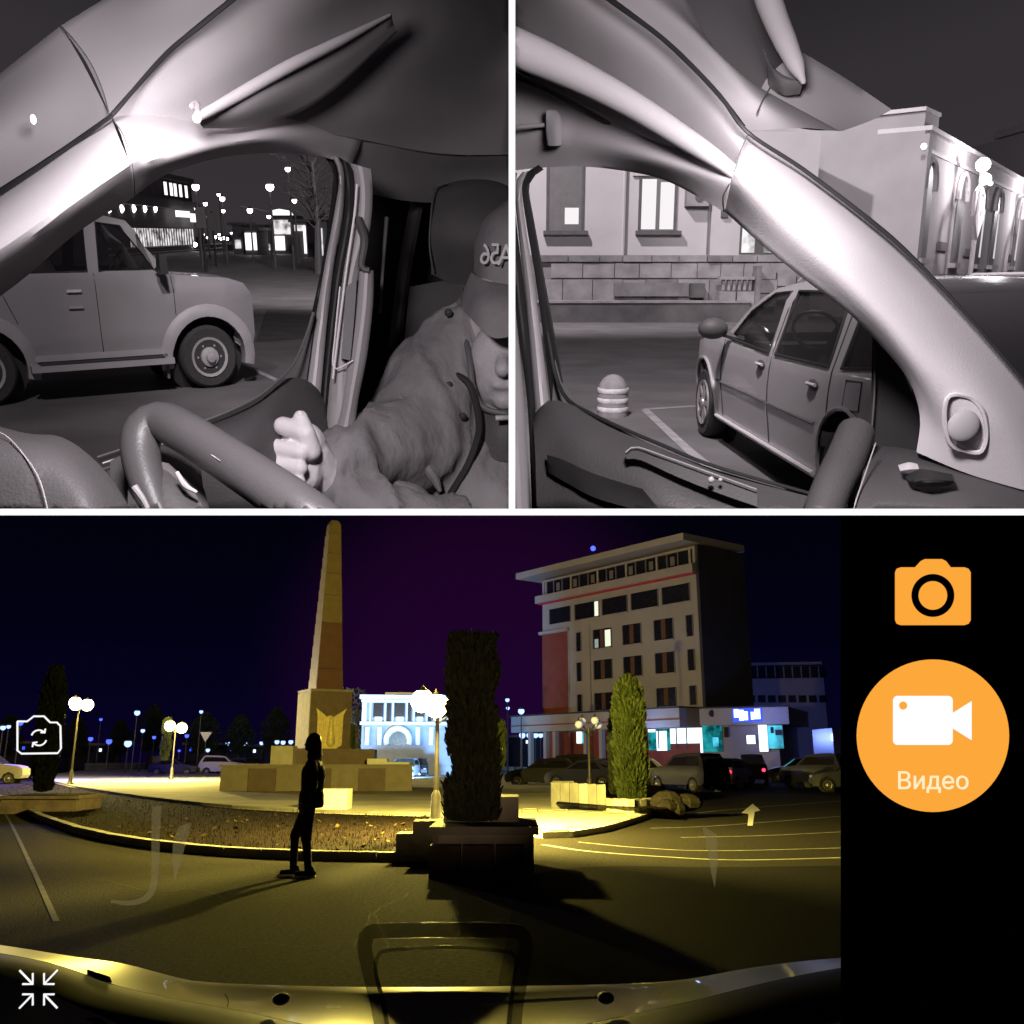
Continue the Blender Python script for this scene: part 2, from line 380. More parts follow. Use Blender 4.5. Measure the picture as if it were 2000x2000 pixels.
# white line symbols at the left
def lines(segs, w, d, closed=False):
    mb = MB()
    for s in segs: mb.tube([cc(x, y, d) for x, y in s], w / 2 / FPX * d, 8)
    return mb
s1 = thing('switch_symbol', 'white outlined camera symbol with two circling arrows at the left', 'symbol', B_, cc(76, 1472, FD)); PANEL[s1.name] = None
out = [(34, 1409), (53, 1409), (66, 1399), (86, 1399), (98, 1411), (111, 1411), (118, 1418), (119, 1462), (113, 1471), (42, 1472), (34, 1466), (34, 1409)]
part('outline', lines([out], 3.6, FD), mWhite, s1, rel=True)
for a0 in (200, 20):
    arc = [(76 + 15 * math.cos(rad(a)), 1441 + 15 * math.sin(rad(a))) for a in range(a0, a0 + 125, 12)]
    e = arc[-1]; d0 = (1 if a0 == 200 else -1)
    part('arrow', lines([arc, [(e[0] - 8 * d0, e[1] - 1), e, (e[0] + 1 * d0, e[1] - 8 * d0)]], 3.2, FD), mWhite, s1, rel=True)
s2 = thing('shrink_symbol', 'four white arrows pointing inward at the lower left corner', 'symbol', B_, cc(75, 1970, FD)); PANEL[s2.name] = None
for sx, sy in ((-1, -1), (1, -1), (-1, 1), (1, 1)):
    cx, cy = 75 + sx * 11, 1932 + sy * 10
    part('arrow', lines([[(75 + sx * 37, 1932 + sy * 37), (cx, cy)], [(cx, cy + sy * 21), (cx, cy), (cx + sx * 20, cy)]], 3.8, FD), mWhite, s2, rel=True)

# ================================================================== left cabin
L = L_
c = thing('cabin_interior', 'pale van interior with windscreen pillar, roof lining and door frame around the driver window', 'vehicle interior', L, L.U(300, 990, 1.3))
def P_(name, mb, m, par=c, sm=True, **k): return part(name, mb, m, par, smooth=sm, rel=True, **k)
P_('pillar_trim', loft(L, [[(-40, 405, 1.32), (100, 310, 1.2), (218, 232, 1.1)], [(-40, 440, 1.18), (110, 345, 1.1), (232, 268, 1.02)], [(-40, 520, 1.14), (125, 415, 1.06), (252, 320, 1.0)], [(-40, 608, 1.32), (50, 541, 1.26), (150, 455, 1.17), (263, 384, 1.1)]], 20, 14), mTrim)
P_('roof_side_trim', loft(L, [[(219, 227, 1.12), (300, 222, 1.18), (430, 245, 1.3), (560, 232, 1.5), (710, 262, 1.9)],
    [(236, 262, 1.04), (320, 268, 1.1), (440, 268, 1.24), (560, 262, 1.45), (700, 292, 1.88)],
    [(252, 318, 1.0), (330, 312, 1.08), (440, 288, 1.24), (550, 282, 1.45), (690, 315, 1.86)],
    [(263, 383, 1.1), (305, 352, 1.14), (350, 330, 1.2), (430, 308, 1.32), (530, 299, 1.52), (640, 309, 1.72), (690, 330, 1.84)]], 30, 14), mTrim)
P_('roof_lining', loft(L, [[(216, 228, 1.12), (270, 172, 1.14), (340, 97, 1.2), (410, 42, 1.25), (500, -30, 1.32)],
    [(330, 236, 1.2), (400, 175, 1.25), (500, 100, 1.36), (560, 50, 1.45), (640, -30, 1.55)],
    [(470, 255, 1.34), (560, 190, 1.5), (640, 110, 1.65), (700, 40, 1.8), (760, -30, 1.9)],
    [(640, 262, 1.7), (720, 210, 1.85), (800, 130, 2.05), (860, 50, 2.2), (880, -30, 2.3)],
    [(860, 300, 2.3), (930, 220, 2.45), (960, 150, 2.6), (1000, 60, 2.7), (1000, -30, 2.8)],
    [(1060, 300, 2.6), (1060, 220, 2.65), (1060, 150, 2.7), (1060, 60, 2.8), (1060, -30, 2.9)]], 30, 30), mLiner)
P_('pillar_seam', pxtube(L, [(216, 228, 1.075), (240, 262, 1.0), (256, 310, .975), (262, 350, 1.0), (263, 384, 1.07)], 1.1), mTrim3)
P_('rubber_seal', pxtube(L, [(-40, 402, 1.28), (60, 336, 1.2), (140, 283, 1.15), (205, 236, 1.08), (225, 219, 1.07), (262, 175, 1.1), (330, 100, 1.16), (400, 44, 1.2), (490, -30, 1.25)], [5, 4, 4, 5, 4], 40), mBlackR)
# pillar mirrored in the windscreen, built as solid panels over the seal
w = thing('windscreen_reflection', 'grey windscreen reflection of the pillar, built as curved panels above the black seal, upper left', 'trim', L, L.U(100, 300, 1.3))
P_('reflection_panel', loft(L, [[(-40, 175, 1.36), (60, 96, 1.32), (119, 50, 1.3)], [(-40, 270, 1.3), (80, 190, 1.26), (165, 130, 1.24)], [(-40, 392, 1.36), (100, 302, 1.26), (213, 224, 1.18)]], 16, 12), mTrim2, w)
P_('reflection_panel', loft(L, [[(119, 50, 1.3), (175, 15, 1.32), (250, -30, 1.35)], [(170, 125, 1.25), (230, 80, 1.26), (350, -30, 1.3)], [(214, 222, 1.19), (262, 168, 1.2), (340, 85, 1.22), (480, -30, 1.3)]], 20, 12), mTrim2, w)
P_('reflection_seam', pxtube(L, [(119, 50, 1.285), (150, 85, 1.24), (178, 125, 1.215), (200, 175, 1.19), (213, 222, 1.16)], 1.3), mTrim3, w)
solo('led_reflection', MB().ball(L.U(65, 233, 1.2), (.0035, .0035, .006)), emit('led_reflection_glow', (1, .97, .98), 4), L, 'tiny bright bead standing for an LED reflection in the windscreen, upper left', 'reflection', smooth=True)  # reflection of the dashcam LED painted as a glowing bead
v = thing('sun_visor', 'folded grey sun visor with a pale rolled edge below the roof lining', 'sun visor', L, L.U(500, 250, 1.3))
P_('visor_board', loft(L, [[(388, 228, 1.13), (500, 165, 1.26), (620, 98, 1.46), (765, 28, 1.74)], [(392, 244, 1.14), (510, 205, 1.28), (630, 140, 1.48), (768, 45, 1.76)], [(398, 251, 1.17), (470, 249, 1.27), (560, 230, 1.42), (650, 178, 1.56), (775, 62, 1.8)]], 24, 10, .015), mTrim2, v)
P_('rolled_edge', pxtube(L, [(384, 231, 1.10), (440, 200, 1.18), (560, 132, 1.34), (660, 82, 1.51), (760, 30, 1.72)], [9, 12, 12, 9, 3], 24, 12), mTrim, v)
P_('hinge_clip', pxtube(L, [(374, 208, 1.14), (384, 202, 1.13), (386, 222, 1.1)], 6, 8), mStrip, v)
# door frame right of the window
def strip(name, l, r, m, d, par=c, bulge=.02, th=.03):
    n = max(len(l), len(r)); mid = [((a[0] + b[0]) / 2, (a[1] + b[1]) / 2, d - bulge) for a, b in zip(cr([(*p, 0) for p in l], 8), cr([(*p, 0) for p in r], 8))]
    return P_(name, loft(L, [[(*p, d) for p in l], mid, [(*p, d) for p in r]], 26, 6, th), m, par)
strip('window_seal', [(632, 306), (649, 322), (651, 352), (643, 420), (628, 520), (607, 620), (592, 690), (560, 750)], [(650, 306), (659, 330), (661, 360), (652, 420), (634, 530), (612, 650), (600, 742), (590, 770)], mBlackR, 1.78)
strip('bright_strip', [(648, 305), (661, 330), (662, 360), (652, 420), (632, 530), (610, 660), (598, 745)], [(662, 308), (671, 335), (671, 400), (664, 450), (650, 530), (638, 640), (626, 774)], mStrip, 1.74)
strip('window_seal', [(661, 306), (672, 335), (670, 420), (651, 530), (638, 640), (626, 774), (618, 900)], [(684, 320), (692, 345), (691, 420), (672, 530), (657, 640), (645, 740), (636, 860)], mBlackR, 1.76)
strip('pillar_cover', [(682, 318), (692, 345), (690, 420), (671, 530), (657, 640), (645, 740), (634, 860)], [(724, 330), (728, 380), (722, 450), (700, 540), (690, 640), (686, 720), (690, 800)], mTrim2, 1.74)
strip('pillar_cover', [(702, 530), (692, 620), (680, 700), (668, 790), (650, 860)], [(730, 528), (728, 600), (716, 700), (700, 780), (690, 860)], mTrim2, 1.72)
strip('belt_slot', [(676, 560), (672, 620), (666, 700)], [(697, 545), (692, 620), (684, 704)], mTrim3, 1.70, bulge=0)
P_('pillar_edge', pxtube(L, [(664, 560, 1.7), (655, 650, 1.7), (652, 718, 1.7), (690, 704, 1.7)], 1.6, 20), mTrim)
P_('pillar_edge', pxtube(L, [(697, 360, 1.7), (692, 420, 1.7), (676, 530, 1.7), (662, 640, 1.7), (650, 740, 1.7)], 2.2, 20), mTrim)
P_('belt_guide', pxtube(L, [(700, 430, 1.72), (712, 470, 1.7), (706, 520, 1.7), (722, 528, 1.7)], [10, 8, 6], 12), mDarkC)
P_('belt_guide', pxtube(L, [(755, 425, 1.9), (748, 520, 1.88), (742, 610, 1.88)], [4, 3, 3], 12), mTrim3)
P_('roof_side_lining', loft(L, [[(640, 257, 1.73), (750, 283, 2.02), (860, 296, 2.32), (1060, 297, 2.62)], [(668, 312, 1.82), (770, 335, 2.16), (900, 345, 2.55), (1060, 350, 2.75)], [(722, 378, 1.98), (790, 392, 2.24), (900, 398, 2.62), (1060, 400, 2.8)]], 24, 12), mLiner)
P_('rear_wall', loft(L, [[(690, 240, 2.6), (850, 240, 2.9), (1060, 240, 2.9)], [(690, 600, 2.6), (850, 600, 2.9), (1060, 600, 2.9)], [(640, 1040, 2.4), (850, 1040, 2.6), (1060, 1040, 2.6)]], 12, 12), mDarkC)
P_('partition_post', pxtube(L, [(818, 375, 2.5), (800, 470, 2.45), (785, 560, 2.4), (770, 680, 2.4)], [14, 14, 12], 12, 8), mTrim3)
P_('door_panel', loft(L, [[(190, 893, 1.5), (388, 828, 1.56), (492, 784, 1.6), (548, 742, 1.64), (598, 742, 1.7), (632, 780, 1.74), (640, 860, 1.74)], [(190, 925, 1.4), (388, 870, 1.46), (492, 850, 1.5), (560, 830, 1.6), (600, 830, 1.65), (640, 860, 1.7), (660, 900, 1.7)], [(190, 1050, 1.5), (388, 1050, 1.5), (500, 1050, 1.5), (600, 1050, 1.6), (640, 1050, 1.7), (680, 1050, 1.7), (720, 1050, 1.7)]], 30, 12), mDarkC)
P_('door_corner', pxpoly(L, [(616, 610), (606, 690), (598, 746), (540, 752), (565, 722), (588, 680), (602, 640)], 1.72, .02), mDarkC, sm=False)
P_('sill_seal', pxtube(L, [(612, 610, 1.69), (600, 650, 1.68), (575, 708, 1.64), (543, 743, 1.6), (492, 781, 1.55), (388, 826, 1.5), (190, 893, 1.44)], [3, 3, 2.5], 30), mTrim3)
P_('sill_seal', pxtube(L, [(200, 905, 1.38), (300, 872, 1.42), (400, 842, 1.46)], 1.6, 20), mTrim)
P_('door_handle', loft(L, [[(400, 832, 1.45), (430, 838, 1.45), (446, 850, 1.45)], [(402, 840, 1.42), (428, 848, 1.42), (442, 858, 1.42)], [(405, 850, 1.45), (425, 858, 1.45), (440, 866, 1.45)]], 10, 6), mBlackR)
# seat behind the driver
s = thing('passenger_seat', 'dark cloth rear seat with a tall rounded headrest behind the driver', 'seat', L, L.U(900, 1000, 2.35))
P_('headrest', loft(L, [[(846, 368, 2.3), (900, 352, 2.3), (960, 352, 2.3), (1010, 370, 2.3)], [(842, 450, 2.22), (890, 450, 2.18), (960, 450, 2.18), (1020, 450, 2.22)], [(842, 535, 2.3), (900, 560, 2.3), (960, 560, 2.3), (1010, 545, 2.3)]], 14, 12, .08), mSeat, s)
P_('piping', pxtube(L, [(872, 358, 2.26), (850, 368, 2.25), (842, 420, 2.22), (839, 480, 2.22), (846, 530, 2.25)], 1.8, 18), mTrim3, s)
P_('backrest', loft(L, [[(800, 560, 2.35), (900, 545, 2.3), (1040, 545, 2.3)], [(780, 760, 2.25), (900, 760, 2.2), (1040, 760, 2.2)], [(760, 1040, 2.3), (900, 1040, 2.3), (1040, 1040, 2.3)]], 14, 12, .1), mSeat, s)
# dashboard
d = thing('dashboard', 'dark grey moulded dashboard hump at the lower left corner', 'dashboard', L, L.U(100, 1000, 1.05))
P_('dash_cover', loft(L, [[(-40, 822, 1.14), (50, 846, 1.12), (115, 852, 1.12), (170, 885, 1.1), (225, 945, 1.08), (285, 1050, 1.05)], [(-40, 880, 1.03), (50, 892, 1.02), (100, 905, 1.02), (140, 940, 1.01), (170, 980, 1.0), (200, 1050, 1.0)], [(-40, 1050, 1.0), (20, 1050, 1.0), (60, 1050, 1.0), (90, 1050, 1.0), (110, 1050, 1.0), (130, 1050, 1.0)]], 24, 14), mDash, d)
P_('stitch_seam', pxtube(L, [(-30, 838, 1.07), (10, 850, 1.055), (50, 893, 1.015), (80, 945, 1.0), (105, 1050, .985)], 1.4, 20), mTrim2, d)
P_('stalk_shroud', loft(L, [[(255, 905, 1.2), (300, 880, 1.22), (380, 915, 1.24)], [(250, 960, 1.14), (320, 930, 1.14), (400, 960, 1.16)], [(250, 1050, 1.1), (320, 1050, 1.1), (420, 1050, 1.1)]], 14, 10), mDarkC, d)
P_('control_stalk', pxtube(L, [(345, 922, 1.12), (362, 948, 1.12), (385, 962, 1.12)], [4, 6, 3], 12), mStrip, d)
P_('control_stalk', pxtube(L, [(262, 950, 1.06), (285, 985, 1.06), (300, 1030, 1.06)], [7, 5, 5], 12), mTrim2, d)
P_('instrument_hood', loft(L, [[(215, 900, 1.25), (290, 868, 1.28), (390, 895, 1.3)], [(215, 990, 1.2), (290, 960, 1.2), (400, 980, 1.2)]], 14, 6), mDarkC, d)
w = thing('steering_wheel', 'grey leather steering wheel rim rising from the dark dashboard', 'steering wheel', L, L.U(430, 1000, 1.1))
P_('rim', MB().tube([L.U(p.x, p.y, p.z) for p in cr([(330, 1050, 1.12), (290, 950, 1.14), (274, 880, 1.16), (284, 838, 1.17), (318, 824, 1.17), (370, 850, 1.14), (440, 895, 1.1), (520, 948, 1.05), (600, 1005, 1.0), (680, 1070, .98)], 48)], [.017 + .007 * min(1, i / 14) + .005 * i / 48 for i in range(48)], 18), mRim, w)
P_('spoke', loft(L, [[(300, 900, 1.16), (330, 905, 1.16)], [(330, 960, 1.14), (372, 950, 1.14)], [(380, 1050, 1.12), (430, 1050, 1.12)]], 8, 8), mTrim3, w)
P_('rim_stitch', pxtube(L, [(375, 862, 1.105), (430, 900, 1.06)], .9, 8), mStrip, w)

# ------------------------------------------------------------------ the driver
mSkin = mat('skin', g(.85), .55, noise=.06, scale=12, bump=.1, bscale=80)
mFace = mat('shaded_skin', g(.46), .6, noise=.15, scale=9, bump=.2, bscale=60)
mJack = mat('quilted_jacket', g(.26), .85, noise=.32, scale=5, bump=.9, bscale=11, stretch=(1.2, 1, .55))
mCap = mat('cap_cloth', g(.22), .85, noise=.12, scale=14, bump=.2, bscale=260)
mHood = mat('jacket_hood_cloth', g(.17), .9, noise=.15, scale=8, bump=.5, bscale=16)
dr = thing('person', 'driver in a buttoned jacket and lettered cap, head bowed, fist raised by the steering wheel', 'person', L, L.U(950, 1000, 1.9))
def u3(x, y, d): return L.U(x, y, d)
def blob(name, fn, m, par, vox, sm=6, F=L):
    mb = MB(); fn(mb); return remesh(part(name, mb, m, par, rel=True), vox, sm)
def hand(mb):
    k = 1 / FPX
    cap = lambda a, b, ra, rb: mb.capsule(u3(*a), u3(*b), ra, rb, 12)
    cap((592, 868, 1.60), (590, 925, 1.60), .040, .036)                  # palm
    cap((565, 860, 1.62), (568, 915, 1.62), .030, .028)
    for (x0, y0, x1, y1, r) in ((553, 832, 592, 844, .0165), (535, 873, 588, 884, .0155), (536, 906, 586, 914, .0148), (545, 936, 584, 941, .0130)):
        cap((x0, y0, 1.565), (x1, y1, 1.545), r, r * .92)                 # curled finger, outer bone
        cap((x0, y0, 1.565), (x0 + 22, y0 + 4, 1.61), r, r)
    cap((606, 880, 1.56), (598, 846, 1.545), .019, .016); cap((598, 846, 1.545), (587, 815, 1.555), .0155, .0125)   # thumb
    cap((604, 890, 1.61), (640, 935, 1.66), .038, .036)
blob('hand', hand, mSkin, dr, .0032, 3)
part('finger_nail', MB().ball(u3(586, 811, 1.545), (.006, .003, .007)), mSkin, dr, True, True)
def jacket(mb):
    cap = lambda a, b, ra, rb: mb.capsule(u3(*a), u3(*b), ra, rb, 16)
    cap((655, 915, 1.68), (735, 880, 1.78), .060, .084)      # sleeve cuff to forearm
    cap((735, 880, 1.78), (812, 868, 1.88), .084, .108)      # elbow
    cap((800, 850, 1.90), (850, 760, 1.98), .105, .112)
    cap((850, 760, 1.98), (905, 680, 2.02), .112, .096)      # upper arm to shoulder
    cap((905, 680, 2.02), (965, 665, 2.06), .085, .085)
    cap((960, 760, 2.10), (1000, 960, 2.05), .15, .19)       # chest
    cap((880, 900, 2.0), (980, 1060, 1.95), .12, .17)
    cap((690, 985, 1.66), (860, 1060, 1.7), .055, .09)       # other forearm, lower
    cap((870, 820, 1.93), (905, 940, 1.93), .07, .09)
jk = blob('jacket', jacket, mJack, dr, .011, 5)
from mathutils import noise as mn
def crumple(o, amp, sc, st):
    for v in o.data.vertices:
        p = Vector((v.co.x * st[0], v.co.y * st[1], v.co.z * st[2])) * sc; w = mn.noise_vector(p * .5) * .9
        h = 1 - abs(mn.noise(p + w)) * 2.4; h2 = 1 - abs(mn.noise(p * 2.1 + w * 2 + Vector((5, 1, 2)))) * 2.2
        v.co += v.normal * (max(0, h) ** 2 * amp + max(0, h2) ** 2 * amp * .45 - amp * .4)
crumple(jk, .013, 6.0, (1.6, 1, .75))
def fold(a, b, r, w=.0):
    mb = MB().tube([u3(p.x, p.y, p.z) for p in cr([a, ((a[0] + b[0]) / 2 + w, (a[1] + b[1]) / 2, (a[2] + b[2]) / 2), b], 12)], [r * math.sin(math.pi * (i + .6) / 12.4) + .0015 for i in range(12)], 8)
    part('fold', mb, mJack, dr, True, True)
for k, (a, b, r) in enumerate([((700, 828, 1.71), (720, 925, 1.70), .010), ((745, 805, 1.79), (748, 900, 1.72), .010), ((780, 770, 1.83), (800, 850, 1.80), .011), ((815, 735, 1.89), (850, 800, 1.87), .011), ((850, 690, 1.93), (885, 760, 1.91), .010), ((800, 880, 1.79), (860, 960, 1.80), .010), ((760, 940, 1.75), (850, 985, 1.80), .012), ((905, 700, 1.93), (880, 800, 1.88), .010)]):
    fold(a, b, r, 10)
part('collar', MB().tube([u3(p.x, p.y, p.z) for p in cr([(880, 728, 1.90), (912, 745, 1.88), (928, 780, 1.87), (936, 840, 1.85), (915, 905, 1.84), (880, 965, 1.84)], 24)], .0075, 8), mBlackR, dr, True, True)
for x, y, dd in ((876, 611, 1.93), (877, 753, 1.865), (904, 814, 1.85), (965, 845, 1.88)):
    part('snap_button', MB().ball(u3(x, y, dd), (.0085, .004, .0085)), mBlackR, dr, True, True)
def head(mb):
    mb.ball(u3(985, 640, 2.0), (.088, .10, .13), 20, 14)         # skull
    mb.ball(u3(985, 735, 1.93), (.066, .062, .075), 20, 14)      # jaw
    mb.ball(u3(985, 700, 1.925), (.073, .055, .075), 20, 14)     # cheeks
    mb.capsule(u3(984, 690, 1.88), u3(982, 722, 1.845), .010, .018)   # nose
    mb.capsule(u3(968, 752, 1.872), u3(1000, 752, 1.872), .009, .009)  # lips
    mb.ball(u3(985, 783, 1.90), (.025, .02, .02))
    mb.ball(u3(912, 690, 1.98), (.014, .02, .032))               # ear
    mb.capsule(u3(990, 780, 2.03), u3(1000, 860, 2.06), .055, .07)
blob('face', head, mFace, dr, .007, 3)
0 and part('eye', MB().ball(u3(957, 688, 1.878), (.012, .006, .006)), mBlackR, dr, True, True)

part('chin_strap', MB().tube([u3(p.x, p.y, p.z) for p in cr([(905, 640, 1.95), (917, 700, 1.90), (925, 760, 1.885), (948, 798, 1.87), (1010, 812, 1.86)], 20)], .0065, 8), mTrim3, dr, True, True)
part('neck_warmer', loft(L, [[(940, 795, 1.90), (975, 800, 1.87), (1020, 800, 1.87)], [(938, 835, 1.88), (975, 845, 1.86), (1020, 845, 1.86)], [(930, 880, 1.88), (975, 900, 1.87), (1020, 900, 1.87)]], 12, 8), mDarkC, dr, True, True)
part('cigarette_holder', MB().tube([u3(968, 817, 1.83), u3(1010, 815, 1.83)], .0055, 10), mStrip, dr, True, True, label='pale rod at the collar')
# cap: dome, band, hanging brim
rows = [[(925, 530, 2.02), (950, 556, 1.93), (1020, 560, 1.88)], [(928, 470, 2.02), (955, 478, 1.93), (1025, 480, 1.88)], [(948, 425, 2.04), (970, 425, 1.96), (1030, 420, 1.92)], [(988, 392, 2.1), (1000, 388, 2.04), (1040, 380, 2.0)]]
cp = part('cap_crown', loft(L, rows, 16, 14, .02), mCap, dr, True, True, label='mid grey cap crown with pale lettering')
part('cap_brim', loft(L, [[(920, 532, 2.0), (950, 548, 1.92), (1020, 560, 1.87)], [(905, 568, 1.99), (945, 590, 1.84), (1020, 600, 1.80)], [(898, 598, 1.98), (930, 632, 1.82), (965, 660, 1.78), (1020, 652, 1.78)]], 18, 12, .006), mCap, dr, True, True)
part('hood', loft(L, [[(905, 562, 2.08), (890, 590, 2.0), (862, 602, 2.02)], [(928, 640, 2.02), (905, 660, 1.95), (860, 640, 2.0)], [(920, 720, 1.98), (895, 735, 1.92), (850, 700, 1.98)]], 14, 10, .02), mJack, dr, True, True)
R3 = Matrix.Rotation(math.pi / 2 + L.p, 4, 'X')
for chx, x, y, dd, ry in (('6', 946, 516, 1.905, -20), ('5', 965, 516, 1.885, -14), ('A', 987, 518, 1.87, -8)):
    M = Matrix.Translation(u3(x, y, dd) - LOC[dr.name]) @ Matrix.Rotation(rad(ry), 4, 'Z') @ R3 @ Matrix.Scale(-1, 4, (1, 0, 0))
    text_mesh('cap_lettering', chx, .062, mStrip, cp, M @ Matrix.Scale(.8, 4, (1, 0, 0)), .001)
# ================================================================== car builder
def loop_fill(outer, holes):
    bm = bmesh.new(); edges = []
    for lp in [outer] + holes:
        vs = [bm.verts.new((x, 0, z)) for x, z in lp]
        edges += [bm.edges.new((vs[i], vs[(i + 1) % len(vs)])) for i in range(len(vs))]
    bmesh.ops.triangle_fill(bm, use_beauty=True, use_dissolve=False, edges=edges, normal=(0, -1, 0))
    return bm
def panel_side(outer, holes, hwf, sgn, out=0.0, step=.12):
    bm = loop_fill(outer, holes)
    xs = [p[0] for p in outer]; zs = [p[1] for p in outer]
    def cutp(co, no): bmesh.ops.bisect_plane(bm, geom=bm.verts[:] + bm.edges[:] + bm.faces[:], plane_co=co, plane_no=no, dist=1e-5)
    x = min(xs) + step * 2
    while x < max(xs): cutp((x, 0, 0), (1, 0, 0)); x += step * 2.2
    z = min(zs) + step * .5
    while z < max(zs): cutp((0, 0, z), (0, 0, 1)); z += step
    for v in bm.verts: v.co.y = sgn * (hwf(v.co.x, v.co.z) + out)
    bm.verts.index_update(); r = ([v.co.copy() for v in bm.verts], [tuple(v.index for v in f.verts) for f in bm.faces]); bm.free()
    return r
def strip_over(pts, hwf, n=8):
    """surface across the car along an outline run"""
    v = []; f = []
    for (x, z) in pts:
        w = hwf(x, z)
        for k in range(n + 1):
            t = -1 + 2 * k / n; v.append((x, t * w, z + .0 if abs(t) == 1 else z + .02 * (1 - t * t)))
    for i in range(len(pts) - 1):
        for k in range(n): a = i * (n + 1) + k; f.append((a, a + 1, a + n + 2, a + n + 1))
    return v, f
def arc(cx, cz, r, a0, a1, n=10): return [(cx + r * math.cos(rad(a0 + (a1 - a0) * k / n)), cz + r * math.sin(rad(a0 + (a1 - a0) * k / n))) for k in range(n + 1)]
def wheel(parent, x, y, r, w, sgn, mt, mr, kind='steel', nsp=8):
    t = part('wheel', MB().lathe([(r * .62, -w / 2 + .01), (r * .9, -w / 2), (r * .98, -w / 2 + .025), (r, -w / 4), (r, w / 4), (r * .98, w / 2 - .025), (r * .9, w / 2), (r * .62, w / 2 - .01)], (x, y, r), 'Y', 28), mt, parent, True)
    rm = MB(); yo = y + sgn * (w / 2 - .012)
    if kind == 'steel':
        rm.lathe([(r * .63, 0), (r * .63, sgn * .02), (r * .55, sgn * .012), (r * .50, -sgn * .03), (r * .33, -sgn * .015), (r * .30, sgn * .03), (r * .16, sgn * .05), (.005, sgn * .055)], (x, yo, r), 'Y', 24)
        for k in range(6):
            a = k * math.pi / 3; rm.ball((x + r * .4 * math.cos(a), yo + sgn * .0, r + r * .4 * math.sin(a)), .016, 6, 4)
    else:
        rm.lathe([(r * .64, 0), (r * .64, sgn * .02), (r * .58, sgn * .012), (r * .57, -sgn * .06), (.005, -sgn * .06)], (x, yo, r), 'Y', 24)
        for k in range(nsp):
            a = k * 2 * math.pi / nsp; M = Matrix.Rotation(-a, 4, 'Y')
            rm.box(Vector((x, yo, r)) + M @ Vector((r * .33, 0, 0)), (r * .56, .025, r * .13), M=M)
        rm.lathe([(r * .15, 0), (r * .13, sgn * .025), (.004, sgn * .03)], (x, yo, r), 'Y', 14)
    part('rim', rm, mr, t, True)
    if kind == 'steel':
        part('hub_cap', MB().lathe([(r * .17, 0), (r * .15, sgn * .05), (r * .05, sgn * .06)], (x, yo + sgn * .04, r), 'Y', 14), mr, t, True)
    return t
def build_car(root_, wb, r, aR, prof_mid, hwf, side_windows, paint, mt, mr, glass, screens, gaps=(), wheelkind='steel', track=.78, light=None, tail=None, extras=None, simple=False, ww=.22):
    """prof_mid: outline from the front bumper bottom over the roof to the rear bumper bottom, [(x, z)];
    front hub x=0, rear hub x=-wb"""
    zb = prof_mid[0][1]
    a0 = math.degrees(math.asin(min(.95, max(-.9, (zb - r) / aR))))
    outer = list(prof_mid) + [(p[0], p[1]) for p in arc(-wb, r, aR, 180 - a0, a0, 4 if simple else 12)] + [(p[0], p[1]) for p in arc(0, r, aR, 180 - a0, a0, 4 if simple else 12)]
    mb = MB()
    for sgn in (1, -1): v, f = panel_side(outer, side_windows, hwf, sgn, step=.3 if simple else .12); mb.add(v, f)
    runs = []; cur = []
    for i, p in enumerate(prof_mid):
        cur.append(p)
        if any(i == s[0] for s in screens): runs.append(cur); cur = []
        elif any(s[0] < i < s[1] for s in screens): cur = []
        if any(i == s[1] for s in screens): cur = [p]
    if len(cur) > 1: runs.append(cur)
    for rn in runs:
        if len(rn) > 1: v, f = strip_over(rn, hwf); mb.add(v, f)
    body = part('body', mb, paint, root_, True, ang=35)
    for s in screens:
        v, f = strip_over(prof_mid[s[0]:s[1] + 1], lambda x, z: hwf(x, z) - .03); part(s[2], MB().add(v, f), glass, root_, True)
    for w in side_windows:
        for sgn in (1, -1):
            v, f = panel_side(w, [], hwf, sgn, -.012, step=.5); gl = part('side_window', MB().add(v, f), glass, root_, True)
            if not simple:
                q = [Vector((x, sgn * (hwf(x, z) + .003), z)) for x, z in w]; part('window_rubber', MB().tube(q, .012, 5, closed=True), mBlackR, gl)
    for x, xr in ((0, 0), (-wb, 0)):
        for sgn in (1, -1): wheel(root_, x, sgn * track, r, ww, sgn, mt, mr, wheelkind)
    # dark inner arches and floor
    fl = MB(); fl.box((-wb / 2, 0, zb + .10), (wb - 2 * aR, 2 * track - .1, .06)); fl.box((.15, 0, zb + .22), (.7, 1.1, .3)); fl.box((-wb - .15, 0, zb + .22), (.7, 1.1, .3))
    for x in (0, -wb):
        for sgn in (1, -1): fl.tube([(x, sgn * (track - ww * .62), r), (x, sgn * (track - ww * .62 - .02), r)], aR * 1.02, 20)
    part('underbody', fl, mBlackR, root_)
    if not simple:
        for x, z0, z1 in gaps:
            for sgn in (1, -1):
                pts = [Vector((x if isinstance(x, (int, float)) else x[0] + (x[1] - x[0]) * k / 8, 0, z0 + (z1 - z0) * k / 8)) for k in range(9)]
                for q in pts: q.y = sgn * (hwf(q.x, q.z) + .0015)
                part('door_gap', MB().tube(pts, .0045, 4), mBlackR, body)
    return body
def tri_on(hwf, poly, sgn, out): return panel_side(poly, [], hwf, sgn, out, .1)
mSuv = mat('grey_van_paint', g(.25), .38, noise=.05, scale=2, spec=.5, coat=.3)
mSuvT = mat('pale_arch_trim', g(.31), .5, noise=.06, scale=5)
mTyre = mat('tyre_rubber', g(.035), .85, noise=.2, scale=30)
mSteelR = mat('painted_steel_rim', g(.32), .5, noise=.1, scale=20)
mAlloy = mat('alloy_rim', g(.45), .3, .6, noise=.05)
mGlassL = glassy('tinted_side_glass', g(.02), .45, .04)
mGlassD = glassy('dark_side_glass', g(.02), .80, .04)
